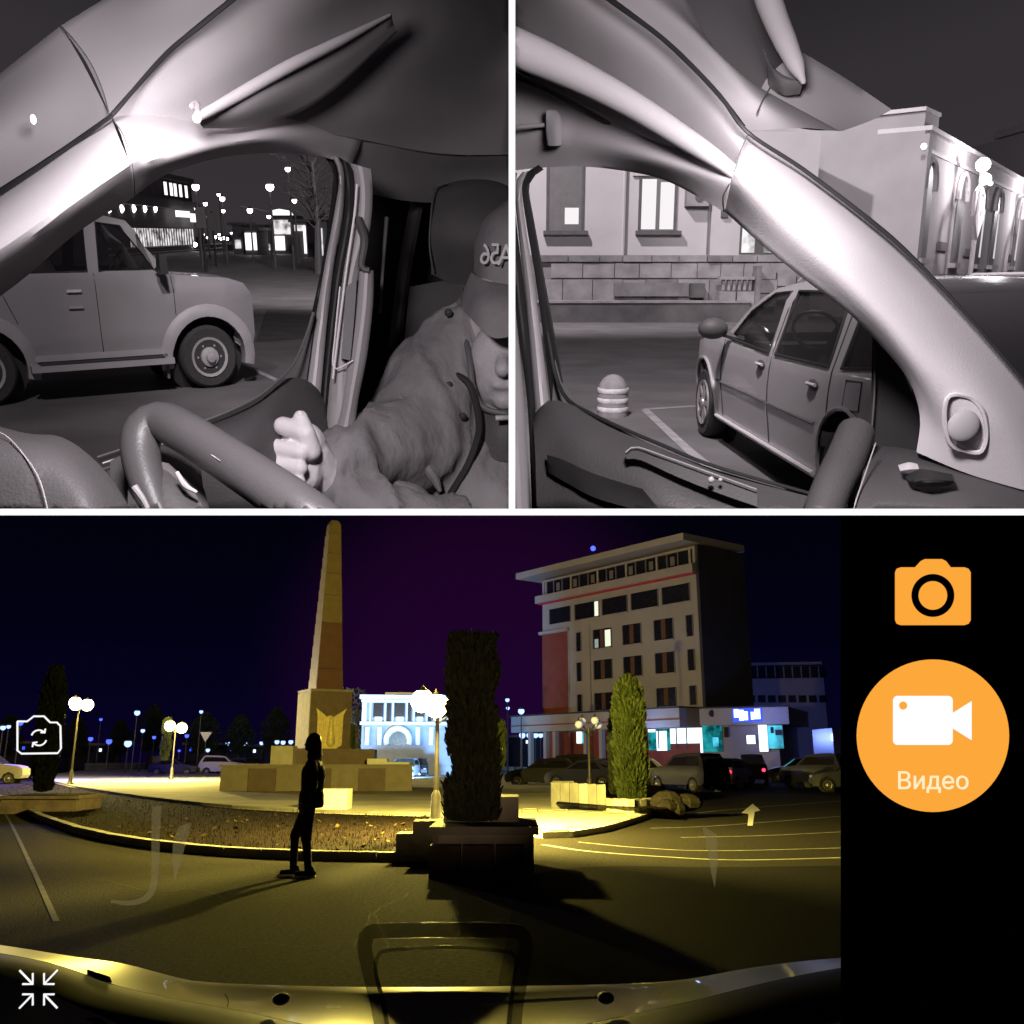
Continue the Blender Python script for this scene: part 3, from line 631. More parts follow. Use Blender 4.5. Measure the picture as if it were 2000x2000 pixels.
def hw_suv(x, z):
    w = .93 if z > .55 else .90
    if z > 1.38: w -= (z - 1.38) * .20
    if z > 2.0: w -= (z - 2.0) * 1.3
    if z < .5: w -= (.5 - z) * .1
    w += -.02 * max(0, abs(z - .95) - .25)
    if x > .2: w -= (x - .2) ** 2 * .55
    if x > -.7 and z > 1.2: w -= (z - 1.2) * .5
    return w
suvA = L.G(418, 757); 
SR = Matrix.Rotation(rad(33), 3, 'Z')
suv = thing('parked_car', 'pale grey boxy off-road car parked side on just outside the driver window', 'car', L, Vector((suvA.x - .03, suvA.y, 0)) + SR @ Vector((0, .86, 0)), M=SR.to_4x4() @ Matrix.Diagonal((.90, 1, 1, 1)))
suvprof = [(.56, .48), (.66, .5), (.70, .62), (.70, .80), (.70, .98), (.67, 1.16), (.58, 1.27), (.36, 1.335), (0, 1.36), (-.2, 1.38), (-.40, 1.40), (-.64, 1.73), (-.88, 2.01), (-1.15, 2.07), (-2.0, 2.10), (-2.9, 2.09), (-3.45, 2.03), (-3.58, 1.6), (-3.64, 1.2), (-3.66, .8), (-3.64, .5), (-3.45, .48)]
sw1 = [(-.58, 1.45), (-.96, 1.95), (-1.24, 1.99), (-1.29, 1.45)]
sw2 = [(-1.43, 1.45), (-1.39, 1.99), (-2.32, 1.99), (-2.36, 1.45)]
sw3 = [(-2.50, 1.45), (-2.48, 1.99), (-3.25, 1.95), (-3.36, 1.45)]
def nofn(x, z): return hw_suv(x, z)
body = build_car(suv, 2.76, .39, .52, suvprof, hw_suv, [sw1, sw2, sw3], mSuv, mTyre, mSteelR, mGlassL, [(10, 12, 'windscreen')], gaps=[(-.40, .92, 1.38), (-1.36, .46, 1.43), ((-2.3, -2.5), .9, 1.42)], track=.80, ww=.24)
for sgn in (1, -1):
    for cx in (0, -2.76):
        pts = arc(cx, .39, .575, 196, -14, 16); mb = MB(); a = []
        ring = [[(x, z) for x, z in arc(cx, .39, rr, 192, -12, 18)] for rr in (.50, .58, .65)]
        v = []; 
        for j, (rg, o) in enumerate(zip(ring, (.045, .05, .003))): v += [(x, sgn * (hw_suv(min(x, .35), z) + o), z) for x, z in rg]
        m = len(ring[0]); v += [(x, sgn * (hw_suv(min(x, .35), z) - .08), z) for x, z in ring[0]]
        f = [(j * m + i, j * m + i + 1, (j + 1) * m + i + 1, (j + 1) * m + i) for j in range(2) for i in range(m - 1)] + [(i, i + 1, 3 * m + i + 1, 3 * m + i) for i in range(m - 1)]
        part('arch_trim', mb.add(v, f), mSuvT, suv, True)
    st = part('running_board', MB().box((-1.38, sgn * 1.0, .40), (1.72, .20, .07)), mSuvT, suv)
    part('tread', MB().box((-1.38, sgn * 1.0, .445), (1.5, .15, .02)), mBlackR, st)
    part('sill_trim', MB().box((-1.38, sgn * .915, .50), (1.62, .03, .07)), mSuvT, suv)
    part('mud_flap', MB().box((-.58, sgn * .84, .32), (.03, .22, .30)), mTrim3, suv)
    part('mud_flap', MB().box((-3.32, sgn * .84, .32), (.03, .22, .30)), mTrim3, suv)
    for x, z in ((-1.62, 1.24), (-2.65, 1.24), (-1.62, 1.06)):
        part('door_handle', MB().box((x, sgn * (hw_suv(x, z) + .02), z), (.17, .03, .03)), mStrip if z > 1.1 else mSuvT, suv)
    mr_ = part('side_mirror', MB().box((-.56, sgn * 1.10, 1.52), (.10, .20, .22), taper=.85), mBlackR, suv)
    part('mirror_arm', MB().tube([(-.58, sgn * .9, 1.45), (-.56, sgn * 1.02, 1.48)], .03, 6), mBlackR, mr_)
    part('turn_lamp', MB().ball((.62, sgn * .55, 1.02), (.07, .14, .10), 10, 6), mStrip, suv, True)
part('front_bumper', MB().tube([(.50, -.80, .60), (.62, -.6, .60), (.66, 0, .60), (.62, .6, .60), (.50, .80, .60)], .11, 10), mSuvT, suv, True)
part('bonnet_edge', MB().tube([(.58, -.62, 1.20), (.62, 0, 1.22), (.58, .62, 1.20)], .02, 6), mStrip, suv, True)
part('wiper', MB().tube([(-.38, -.6, 1.43), (-.32, .1, 1.47), (-.38, .55, 1.44)], .012, 5), mBlackR, suv)
for y in (.4, -.4):
    part('front_seat', MB().capsule((-1.75, y, 1.0), (-1.95, y, 1.55), .22, .17, 10).capsule((-1.98, y, 1.70), (-1.98, y, 1.78), .10, .09, 10), mDarkC, suv, True)
part('rear_bench', MB().box((-2.75, 0, 1.2), (.2, 1.4, .8)), mDarkC, suv)
part('wheel_rim', MB().tube([(-.98 + .10 * math.cos(a), -.42 + .19 * math.sin(a), 1.52 + .15 * math.cos(a)) for a in [k * math.pi / 8 for k in range(16)]], .013, 6, closed=True), mBlackR, suv, True)
part('dash', MB().box((-.62, 0, 1.32), (.4, 1.4, .2)), mDarkC, suv)

# ------------------------------------------------------------------ generic far car, copied
mPaintDark = mat('dark_car_paint', (.014, .012, .02), .5, noise=.05, spec=.2); mPaintPale = mat('pale_car_paint', (.5, .48, .55), .35, noise=.04, coat=.3)
mPaintGrey = mat('grey_car_paint', g(.30), .35, noise=.05, coat=.3)
mLit = emit('headlight_glow', (1, .97, .98), 14); mRed = emit('tail_lamp_glow', (1, .04, .10), 3); mRedG = mat('tail_glass', (.15, .01, .015), .3)
def hw_gen(x, z):
    w = .84
    if z > .9: w -= (z - .9) * .32
    if x > .2: w -= (x - .2) ** 2 * .35
    if x < -2.9: w -= (x + 2.9) ** 2 * .35
    return w
def simple_car(label, F, px, py, rz, paint, kind='hatch', front=None, rear=None, group=None, z=0, at=None, glass=None, hl=(.09, .14, .08)):
    p = F.G(px, py) if at is None else Vector(at)
    if kind == 'hatch': pf = [(.62, .25), (.72, .4), (.70, .62), (.55, .76), (.1, .88), (-.45, .95), (-1.15, 1.42), (-1.8, 1.48), (-2.6, 1.44), (-3.15, 1.05), (-3.25, .7), (-3.22, .3), (-3.1, .25)]
    elif kind == 'sedan': pf = [(.62, .25), (.75, .4), (.72, .62), (.5, .76), (.1, .86), (-.45, .92), (-1.15, 1.36), (-1.8, 1.42), (-2.2, 1.38), (-2.75, 1.02), (-3.4, .96), (-3.45, .4), (-3.3, .25)]
    else: pf = [(.62, .3), (.75, .5), (.72, .85), (.5, 1.0), (.1, 1.08), (-.45, 1.12), (-1.05, 1.62), (-1.8, 1.70), (-2.9, 1.68), (-3.25, 1.15), (-3.35, .8), (-3.3, .4), (-3.15, .3)]
    top = pf[6][1]; bl = pf[5][1]
    win = [(pf[5][0] - .22, bl + .03), (pf[6][0] - .05, top - .09), (pf[8][0] + .05, pf[8][1] - .1), (pf[9][0] + .25, bl + .03)]
    t = thing('parked_car', label, 'car', F, Vector((p.x, p.y, z)) - Matrix.Rotation(rz, 3, 'Z') @ Vector((-1.3, 0, 0)) * (1 if at is None else 0), rz, group)
    r = .31
    b = build_car(t, 2.6, r, .37, pf, hw_gen, [win], paint, mTyre, mAlloy, glass or mGlassD, [(5, 6, 'windscreen'), (8, 9, 'rear_window')], simple=True, wheelkind='steel', track=.74, ww=.2)
    for s in (1, -1):
        part('headlight', MB().ball((.62, s * .56, .66), hl, 8, 5), front or mStrip, t, True)
        part('tail_light', MB().ball((pf[-3][0] + .02, s * .62, .82), (.06, .12, .10), 8, 5), rear or mRedG, t, True)
    return t

# ------------------------------------------------------------------ ground and street beyond the driver window
mAspL = mat('asphalt_grey', g(.12), .6, noise=.25, scale=.9, bump=.35, bscale=26, spec=.3)
mPaintLine = mat('road_paint', g(.30), .8, noise=.25, scale=6)
solo('ground', MB().add([(-60, 6.5, 0), (60, 6.5, 0), (60, 160, 0), (-60, 160, 0)], [(0, 1, 2, 3)]), mAspL, L, kind='structure')
def line_on(F, pts, w, z=.004, name='parking_line', mt=None):
    P = [F.G(x, y) for x, y in pts]; mb = MB()
    for a, b in zip(P, P[1:]):
        d = (b - a).normalized(); n = Vector((-d.y, d.x, 0)) * w / 2
        mb.add([a + n + Vector((0, 0, z)), b + n + Vector((0, 0, z)), b - n + Vector((0, 0, z)), a - n + Vector((0, 0, z))], [(0, 1, 2, 3)])
    return solo(name, mb, mt or mPaintLine, F, kind='structure')
line_on(L, [(470, 710), (560, 752)], .09)
line_on(L, [(190, 500), (330, 503), (420, 500)], .25)
line_on(L, [(400, 479), (610, 479)], .35)
line_on(L, [(335, 515), (400, 517)], .12)
solo('asphalt_patch', MB().add([L.G(520, 605) + Vector((0, 0, .004)), L.G(640, 605) + Vector((0, 0, .004)), L.G(620, 660) + Vector((0, 0, .004)), L.G(500, 668) + Vector((0, 0, .004))], [(0, 1, 2, 3)]), mat('dark_asphalt', g(.06), .9, noise=.3, scale=2), L, kind='structure')
# lit shop house, left
mWallL = mat('plaster_grey', g(.16), .9, noise=.12, scale=.6, bump=.2, bscale=6)
mLitW = emit('lit_shop_window', (1, .95, .97), .95, noise=1.3); mLitS = emit('lit_sign_white', (1, .96, .98), 1.6)
mBulb = emit('lamp_globe', (1, .96, .98), 9)
A = L.V(175, 500, 72); Bq = L.V(384, 480, 104); A = (A.x, A.y); Bq = (Bq.x, Bq.y)
n_ = math.dist(A, Bq)
hs = thing('shop_building', 'long grey shopping arcade with lit windows and a row of globe lamps beneath its cornice', 'building', L, (A[0], A[1], 0))
def S_(F, A, B, x, y):            # picture point -> distance along plane, height
    p = F.P(x, y, A, B); return (Vector((p.x - A[0], p.y - A[1], 0))).dot(Vector((B[0] - A[0], B[1] - A[1], 0)).normalized()), p.z
zt = S_(L, A, Bq, 300, 345)[1]; zc = S_(L, A, Bq, 300, 404)[1]; zs = S_(L, A, Bq, 300, 424)[1]
part('wall', slab(A, Bq, -8, n_, 0, zt, 0, 9), mWallL, hs, rel=True)
part('cornice', slab(A, Bq, -8, n_ + .2, zc, zc + .8, .6, .65), mTrim3, hs, rel=True)
part('roof_edge', slab(A, Bq, -8, n_ + .2, zt, zt + .5, .3, 1), mTrim3, hs, rel=True)
for i, x in enumerate((322, 333, 341, 351, 362)):
    s0 = S_(L, A, Bq, x, 380)[0]; fr = part('window', slab(A, Bq, s0 - .6, s0 + .6, zc + 1.1, zt - .2, .10, .12), mBlackR, hs, rel=True)
    part('pane', slab(A, Bq, s0 - .45, s0 + .45, zc + 1.2, zt - .3, .14, .03), mLitS, fr, rel=True)
k = 0
for i in range(26):
    s0 = S_(L, A, Bq, 250 + i * 4.9, 440)[0]
    if s0 > n_ - .4: break
    fr = part('window', slab(A, Bq, s0 - .30, s0 + .34, .5, zs - .9, .10, .12), mBlackR, hs, rel=True)
    part('pane', slab(A, Bq, s0 - .22, s0 + .22, .6, zs - 1.0, .14, .03), mLitW, fr, rel=True)
for x in (220, 244, 267, 288, 308):
    s0, z0 = S_(L, A, Bq, x, 408); q = Vector((A[0], A[1], 0)) + (Vector((Bq[0] - A[0], Bq[1] - A[1], 0)).normalized()) * s0
    gl = part('globe_lamp', MB().ball(q + Vector((-.1, -.9, z0)), .38, 10, 7), mBulb, hs, True, rel=True)
    part('lamp_bracket', MB().tube([q + Vector((0, 0, z0 - .2)), q + Vector((-.1, -.9, z0 - .2))], .05, 5), mTrim3, gl, rel=True)
for x0, x1, y0, y1 in ((322, 347, 412, 424), (352, 378, 418, 434)):
    part('sign_board', pane(L, A, Bq, x0, y0, x1, y1, 1.2, .2), mLitS, hs, rel=True)
solo('railing', slab(A, Bq, -6, n_ - 1, .75, .85, 3.5, .08).add(*(lambda m: (m.v, m.f))(slab(A, Bq, -6, n_ - 1, .35, .42, 3.5, .08))), mStrip, L, 'low pale railing along the kerb in front of the lit shopping arcade', 'railing')
# far shops, right
def far_shop(label, x0, x1, y0, y1, v, lit, roof=None):
    a = L.V(x0, y1, v); b = L.V(x1, y1, v); A2, B2 = (a.x, a.y), (b.x, b.y + .01)
    t = thing('kiosk', label, 'kiosk', L, (a.x, a.y, 0)); z1 = L.V(x0, y0, v).z; w = b.x - a.x
    part('wall', slab(A2, B2, 0, w, 0, z1, 0, 4), mWallL, t, rel=True)
    for (fx0, fx1, fz0, fz1, m) in lit: part('lit_front', slab(A2, B2, w * fx0, w * fx1, z1 * fz0, z1 * fz1, .1, .12), m, t, rel=True)
    part('roof', slab(A2, B2, -.3, w + .3, z1, z1 + .25, .4, 4.5), mTrim3, t, rel=True)
far_shop('bright pavilion with a glowing white roof sign at the far end of the street', 532, 572, 426, 470, 90, [(.05, .95, .55, .95, mLitW), (.1, .6, .1, .5, mLitS)])
rs = solo('roof_sign', pxpoly(L, [(530, 411), (545, 408), (568, 412), (573, 420), (568, 427), (545, 427), (532, 422)], 91, .6), mLitS, L, 'large glowing white sign on the roof of the far pavilion', 'sign')
far_shop('low kiosk with a white lit frame beside the bright pavilion', 574, 600, 434, 466, 78, [(.1, .9, .75, .92, mLitW), (.75, .92, .1, .9, mLitS), (.1, .5, .2, .6, mWallL)])
far_shop('small lit kiosk in the middle of the far street', 478, 502, 450, 466, 85, [(.05, .95, .2, .9, mLitS)])
far_shop('dim grey kiosk between the street lamps far down the street', 455, 474, 440, 468, 88, [(.2, .8, .2, .5, mLitW)])
far_shop('grey flat block behind the far kiosks', 505, 531, 444, 468, 95, [(.1, .9, .1, .35, mLitW)])
far_shop('pale lit house edge beside the window frame at far right of the street', 617, 640, 430, 475, 70, [(.1, .25, .1, .9, mLitW), (.4, .6, .1, .8, mLitW)])
# street lamps
def street_lamp(label, F, x, y, v, size, mbulb, group=None, hmax=None, pole=mTrim3):
    p = F.V(x, y, v); r = size * v / FPX
    t = thing('street_lamp', label, 'street lamp', F, (p.x, p.y, 0), 0, group)
    part('pole', MB().tube([(0, 0, 0), (0, 0, p.z - r)], [.07, .05], 8), pole, t)
    part('lamp_head', MB().ball((0, 0, p.z), r, 10, 8), mbulb, t, True)
    part('lamp_collar', MB().lathe([(r * .9, -.03), (r * .4, .12)], (0, 0, p.z + r * .7), 'Z', 8), pole, t)
    return t
G1 = 'street lamps beyond the driver window'
for lb, x, y, v, sz in (('brightest tall street lamp on a dark post above the far pavilion', 527, 365, 52, 6), ('bright street lamp just right of the arcade upper windows', 382, 365, 55, 5.5),
    ('highest street lamp near the top corner of the driver window', 562, 330, 50, 4), ('street lamp on a thin post above the middle of the street, second light below', 434, 388, 60, 4),
    ('small lamp up left of the mid-street post', 427, 380, 75, 2.5), ('small lamp between the arcade and the mid-street post', 401, 398, 75, 3.2), ('lamp at the right over the low kiosk', 575, 392, 60, 3.6),
    ('lamp low over the middle of the far street', 488, 411, 65, 4.2), ('smallest lamp beside the arcade corner', 383, 408, 80, 2.5), ('lower light on the mid-street post', 436, 412, 59.5, 2.8), ('faint lamp beside the tall lamp post', 525, 423, 75, 3)):
    street_lamp(lb, L, x, y, v, sz * 1.25, mBulb, G1)
for nth, (x, y, v, sz) in zip(('leftmost', 'second from left', 'third from left', 'fourth from left', 'fifth from left', 'sixth from left', 'seventh from left', 'eighth from left', 'ninth from left', 'tenth from left', 'fourth from right', 'third from right', 'second from right', 'rightmost'), ((397, 458, 90, 2.5), (405, 464, 92, 2.2), (420, 462, 100, 3), (428, 458, 104, 2.5), (437, 464, 98, 3.5), (452, 455, 108, 2.2), (460, 463, 100, 3), (484, 462, 102, 3.5), (497, 461, 96, 3), (508, 459, 104, 2.5), (540, 462, 98, 3), (556, 463, 97, 2.6), (583, 464, 94, 2.4), (598, 462, 95, 2.2))):
    street_lamp(nth + ' of the small low lights in the glowing row at the street end', L, x, y, v, sz, mBulb, 'small far lights along the end of the street')
# traffic
tr = simple_car('dark car with two round headlights on, coming from the arcade', L, 382, 490, rad(-88), mPaintDark, 'hatch', front=mLit, hl=(.2, .26, .26))
tr = simple_car('pale hatchback parked far right against the window frame', L, 598, 488, rad(178), mPaintPale, 'hatch')
tr = simple_car('dark car parked behind the pale hatchback at far right', L, 578, 478, rad(200), mPaintGrey, 'hatch')
for lb, x, y, kd in (('car with glaring headlights in front of the bright pavilion', 527, 474, 'suv'), ('car with headlights left of the middle of the far street', 430, 472, 'hatch'), ('car with headlights at the middle of the far street', 444, 473, 'sedan'), ('car with headlights right of the middle of the far street', 470, 473, 'hatch')):
    simple_car(lb, L, x, y, rad(-90), mPaintDark, kd, hl=(.2, .34, .34), front=mLit if x != 527 else emit('main_beam_glow', (1, .97, .98), 60))
# far sign gantry clutter near arcade end
solo('hanging_garland', MB().tube([L.V(387, 424, 60), L.V(395, 427, 60), L.V(403, 423, 60)], .12, 6).tube([L.V(470, 403, 70), L.V(500, 408, 70), L.V(525, 414, 70)], .04, 5), mStrip, L, 'thin pale garland hanging over the street past the arcade', 'garland')
for lb, x, y0, y1, v in (('slim dark post with a box sign left of the mid-street lamp', 413, 412, 470, 55), ('slim dark pole in front of the arcade end', 391, 400, 475, 48)):
    b0 = L.V(x, y0, v); t = thing('sign_post', lb, 'post', L, (b0.x, b0.y, 0)); part('pole', MB().tube([(0, 0, 0), (0, 0, b0.z)], .06, 6), mBlackR, t); part('sign_plate', MB().box((0, -.08, b0.z - .6), (.5, .06, 1.0)), mTrim3, t)
tl = L.V(612, 360, 45); t = thing('bare_tree', 'dim bare street tree against the night sky at the window edge', 'tree', L, (tl.x, tl.y, 0))
part('trunk', MB().tube([(0, 0, 0), (.1, 0, 2.5), (0, 0, 5)], [.2, .14, .08], 8), mTrim3, t, True)
br = MB(); random.seed(3)
for k in range(60):
    a = random.uniform(0, 6.28); h = random.uniform(2, 5); l = random.uniform(.8, 2.2); p0 = Vector((0, 0, h)); p1 = p0 + Vector((math.cos(a) * l, math.sin(a) * l, random.uniform(.4, 1.6))); br.tube([p0, p0.lerp(p1, .5) + Vector((0, 0, .15)), p1], [.04, .025, .008], 4)
    for j in range(3): q = p0.lerp(p1, random.uniform(.4, 1)); br.tube([q, q + Vector((random.uniform(-.5, .5), random.uniform(-.5, .5), random.uniform(.1, .6)))], [.014, .005], 3)
part('crown', br, mTrim3, t)
# ================================================================== right cabin
R = R_
mTrimR = mat('pale_cabin_trim', g(.60), .75, noise=.04, scale=3, bump=.12, bscale=420, spec=.2)
c = thing('cabin_interior', 'pale van interior with curved windscreen pillar and door around the passenger window', 'vehicle interior', R, R.U(1700, 990, 1.3))
def Q_(name, mb, m, par=None, sm=True, **k): return part(name, mb, m, par or c, smooth=sm, rel=True, **k)
Q_('pillar_trim', loft(R, [[(1461, 259, 1.1), (1569, 331, 1.14), (1699, 430, 1.18), (1776, 497, 1.2), (1880, 606, 1.22), (2000, 745, 1.24), (2070, 860, 1.24), (2070, 975, 1.24)],
    [(1449, 290, 1.03), (1545, 360, 1.08), (1680, 470, 1.12), (1760, 560, 1.15), (1850, 680, 1.17), (1940, 800, 1.18), (1990, 880, 1.2), (2010, 960, 1.22)],
    [(1432, 340, 1.0), (1520, 420, 1.06), (1640, 530, 1.1), (1740, 640, 1.14), (1810, 740, 1.17), (1850, 810, 1.19), (1880, 870, 1.21), (1890, 925, 1.23)],
    [(1415, 413, 1.1), (1490, 480, 1.12), (1570, 545, 1.14), (1650, 605, 1.16), (1725, 680, 1.2), (1776, 745, 1.22), (1797, 815, 1.24), (1790, 883, 1.26)]], 36, 18), mTrimR)
Q_('roof_side_trim', loft(R, [[(960, 120, 1.9), (1150, 210, 1.55), (1300, 285, 1.28), (1440, 330, 1.1)], [(960, 230, 1.8), (1100, 262, 1.6), (1270, 310, 1.3), (1428, 352, 1.04)], [(960, 340, 1.86), (1040, 329, 1.75), (1130, 325, 1.6), (1233, 336, 1.45), (1310, 357, 1.3), (1414, 413, 1.1)]], 30, 14), mTrimR)
Q_('roof_lining', loft(R, [[(1120, -40, 1.5), (1191, 0, 1.42), (1290, 72, 1.32), (1362, 140, 1.22), (1414, 197, 1.15), (1461, 259, 1.1)], [(1040, -40, 1.6), (1130, 30, 1.5), (1250, 110, 1.36), (1340, 185, 1.24), (1400, 240, 1.14), (1450, 290, 1.06)], [(960, -40, 1.85), (1020, 60, 1.75), (1150, 140, 1.56), (1280, 225, 1.35), (1370, 290, 1.2), (1440, 335, 1.09)]], 28, 14), mLiner)
Q_('roof_lining', loft(R, [[(960, 20, 1.9), (1100, 130, 1.72), (1250, 230, 1.45), (1400, 325, 1.2)], [(960, 200, 1.84), (1080, 215, 1.7), (1230, 270, 1.46), (1390, 350, 1.18)]], 20, 8), mLiner)
Q_('visor_gap_shade', pxtube(R, [(960, 128, 1.72), (1080, 180, 1.62), (1200, 248, 1.46), (1330, 315, 1.25), (1410, 358, 1.1)], [7, 6, 3], 24), mTrim3)  # dark strip put in for the shade in the gap below the visor
Q_('pillar_seam', pxtube(R, [(1461, 262, 1.045), (1444, 300, 1.0), (1434, 335, .985)], 1.2), mTrim3)
Q_('pillar_seam', pxtube(R, [(1425, 358, .985), (1412, 385, 1.02), (1414, 413, 1.075)], 1.4), mTrim3)
Q_('rubber_seal', pxtube(R, [(1120, -50, 1.42), (1191, 0, 1.34), (1290, 72, 1.25), (1362, 140, 1.16), (1414, 197, 1.09), (1461, 259, 1.05), (1569, 331, 1.1), (1699, 430, 1.14), (1776, 497, 1.16), (1880, 606, 1.18), (2000, 745, 1.2), (2060, 825, 1.2)], [5, 5, 4, 5, 3.5, 4], 60), mBlackR)
Q_('roof_pocket', loft(R, [[(1067, 216, 1.6), (1085, 215, 1.59), (1095, 228, 1.58)], [(1066, 250, 1.6), (1082, 250, 1.58), (1097, 250, 1.57)], [(1070, 284, 1.6), (1085, 285, 1.58), (1097, 283, 1.57)]], 10, 8, .03), mTrim2)
Q_('roof_pocket', pxtube(R, [(960, 252, 1.7), (1010, 248, 1.66), (1066, 244, 1.62)], [5, 4], 10), mTrim2)
t = thing('sun_visor', 'rolled pale sun visor running down across the passenger roof lining', 'sun visor', R, R.U(1300, 360, 1.2))
Q_('rolled_edge', pxtube(R, [(940, 66, 1.5), (1080, 124, 1.42), (1220, 196, 1.3), (1340, 272, 1.17), (1420, 326, 1.06), (1462, 360, 1.02)], [38, 34, 28, 24, 20, 9], 34, 14), mTrimR, t)
Q_('visor_board', loft(R, [[(950, 70, 1.56), (1200, 195, 1.36), (1450, 345, 1.06)], [(950, 110, 1.6), (1200, 235, 1.4), (1440, 368, 1.1)]], 20, 5, .015), mTrimR, t)
w = thing('windscreen_reflection', 'windscreen reflection of the roof lining and visor rod, built as grey panels above the right seal', 'trim', R, R.U(1500, 200, 1.4))  # roof lining and visor rod mirrored in the windscreen, built as solid panels
Q_('reflection_panel', loft(R, [[(1150, -40, 1.5), (1290, 66, 1.4), (1362, 134, 1.32), (1414, 190, 1.26), (1464, 256, 1.22)], [(1240, -40, 1.45), (1345, 50, 1.36), (1420, 125, 1.28), (1480, 190, 1.24), (1560, 250, 1.25)], [(1320, -40, 1.5), (1383, 78, 1.42), (1430, 138, 1.36), (1500, 180, 1.34), (1640, 256, 1.36)]], 26, 12), mTrim2, w)
Q_('reflection_panel', loft(R, [[(1300, -40, 1.6), (1383, 78, 1.56), (1430, 140, 1.54), (1500, 180, 1.54)], [(1400, -40, 1.6), (1470, 80, 1.56), (1500, 130, 1.55), (1530, 160, 1.55)], [(1470, -40, 1.6), (1520, 60, 1.6), (1556, 110, 1.6), (1580, 150, 1.6)]], 16, 10), mTrim3, w)
Q_('reflection_panel', loft(R, [[(1560, 98, 1.46), (1650, 152, 1.48), (1742, 214, 1.5)], [(1500, 150, 1.42), (1610, 200, 1.45), (1700, 236, 1.5)], [(1470, 215, 1.4), (1560, 250, 1.42), (1645, 256, 1.48)]], 16, 8), mTrim2, w)
Q_('reflected_visor_rod', pxtube(R, [(1488, -40, 1.4), (1512, 30, 1.38), (1540, 95, 1.36), (1566, 152, 1.35), (1570, 164, 1.35)], [27, 26, 24, 22, 17, 3], 30, 12), mTrim2, w)
Q_('reflected_rod_underside', loft(R, [[(1478, 60, 1.42), (1500, 120, 1.4), (1525, 155, 1.39)], [(1495, 115, 1.4), (1520, 150, 1.38), (1565, 160, 1.38)], [(1500, 170, 1.42), (1530, 186, 1.4), (1562, 184, 1.4)]], 10, 8), mTrim3, w)
Q_('reflection_seam', pxtube(R, [(1505, 170, 1.3), (1490, 195, 1.24), (1478, 222, 1.22)], 1.5), mTrim3, w)
def stripR(name, l, r, m, d, bulge=.02, th=.03):
    mid = [((a[0] + b[0]) / 2, (a[1] + b[1]) / 2, d - bulge) for a, b in zip(cr([(*p, 0) for p in l], 8), cr([(*p, 0) for p in r], 8))]
    return Q_(name, loft(R, [[(*p, d) for p in l], mid, [(*p, d) for p in r]], 26, 6, th), m)
stripR('window_seal', [(1052, 322), (1028, 338), (1019, 365), (1026, 425), (1046, 545), (1060, 650), (1076, 790)], [(1062, 331), (1040, 344), (1033, 370), (1043, 430), (1064, 545), (1084, 655), (1108, 796)], mBlackR, 1.62)
stripR('bright_strip', [(1020, 336), (1009, 350), (1006, 390), (1015, 480), (1028, 600), (1046, 803)], [(1034, 334), (1020, 350), (1019, 380), (1028, 450), (1050, 600), (1072, 780)], mStrip, 1.60)
stripR('window_seal', [(990, 330), (988, 400), (996, 520), (1010, 640), (1030, 790), (1040, 1030)], [(1010, 338), (1005, 390), (1014, 480), (1028, 600), (1045, 790), (1056, 1030)], mBlackR, 1.60)
stripR('bright_strip', [(990, 560), (990, 700), (990, 1030)], [(1002, 560), (1022, 760), (1040, 1030)], mTrim2, 1.58)
Q_('door_panel', loft(R, [[(1040, 812, 1.6), (1075, 782, 1.56), (1130, 796, 1.52), (1207, 837, 1.46), (1290, 875, 1.4), (1400, 918, 1.36), (1600, 975, 1.3)], [(1045, 880, 1.52), (1080, 860, 1.5), (1140, 880, 1.44), (1220, 915, 1.38), (1300, 950, 1.33), (1420, 990, 1.3), (1600, 1040, 1.26)], [(1050, 1050, 1.5), (1090, 1050, 1.46), (1150, 1050, 1.4), (1220, 1050, 1.36), (1300, 1050, 1.3), (1420, 1060, 1.28), (1600, 1080, 1.24)]], 30, 12), mDash)
Q_('sill_seal', pxtube(R, [(1070, 650, 1.6), (1086, 735, 1.58), (1108, 780, 1.55), (1150, 806, 1.5), (1207, 833, 1.45), (1290, 868, 1.4), (1400, 912, 1.35), (1590, 966, 1.3)], [4, 4, 3.5], 34), mBlackR)
Q_('window_corner', pxpoly(R, [(1084, 700), (1096, 745), (1120, 775), (1160, 806), (1150, 812), (1100, 792), (1078, 786)], 1.6, .02), mDarkC, sm=False)
Q_('door_inset', loft(R, [[(1068, 888, 1.475), (1100, 898, 1.45), (1160, 925, 1.40), (1255, 955, 1.33)], [(1070, 922, 1.48), (1110, 945, 1.44), (1170, 975, 1.38), (1300, 1010, 1.31)]], 16, 5, .01), mBlackR)
hp = Q_('handle_recess', loft(R, [[(1222, 884, 1.365), (1242, 873, 1.37), (1300, 892, 1.335), (1400, 928, 1.30), (1478, 956, 1.275)], [(1224, 897, 1.355), (1250, 898, 1.35), (1320, 930, 1.315), (1400, 962, 1.29), (1480, 990, 1.265)]], 20, 5, .01), mDarkC)
Q_('recess_rim', pxtube(R, [(1222, 884, 1.355), (1242, 873, 1.36), (1300, 892, 1.325), (1400, 928, 1.29), (1478, 956, 1.265)], 1.6, 20), mTrim2)
Q_('lock_pin', MB().ball(R.U(1389, 937, 1.275), (.0045, .0045, .0045)).ball(R.U(1407, 937, 1.275), (.003, .003, .003)), mStrip)
Q_('belt_cover', pxpoly(R, [(1704, 646), (1728, 672), (1766, 730), (1784, 775), (1798, 815), (1796, 884), (1700, 866)], 1.40, .03), mBlackR, sm=False)
Q_('belt_cover', pxtube(R, [(1706, 650, 1.38), (1708, 760, 1.38), (1700, 866, 1.38)], 2, 10), mDarkC)
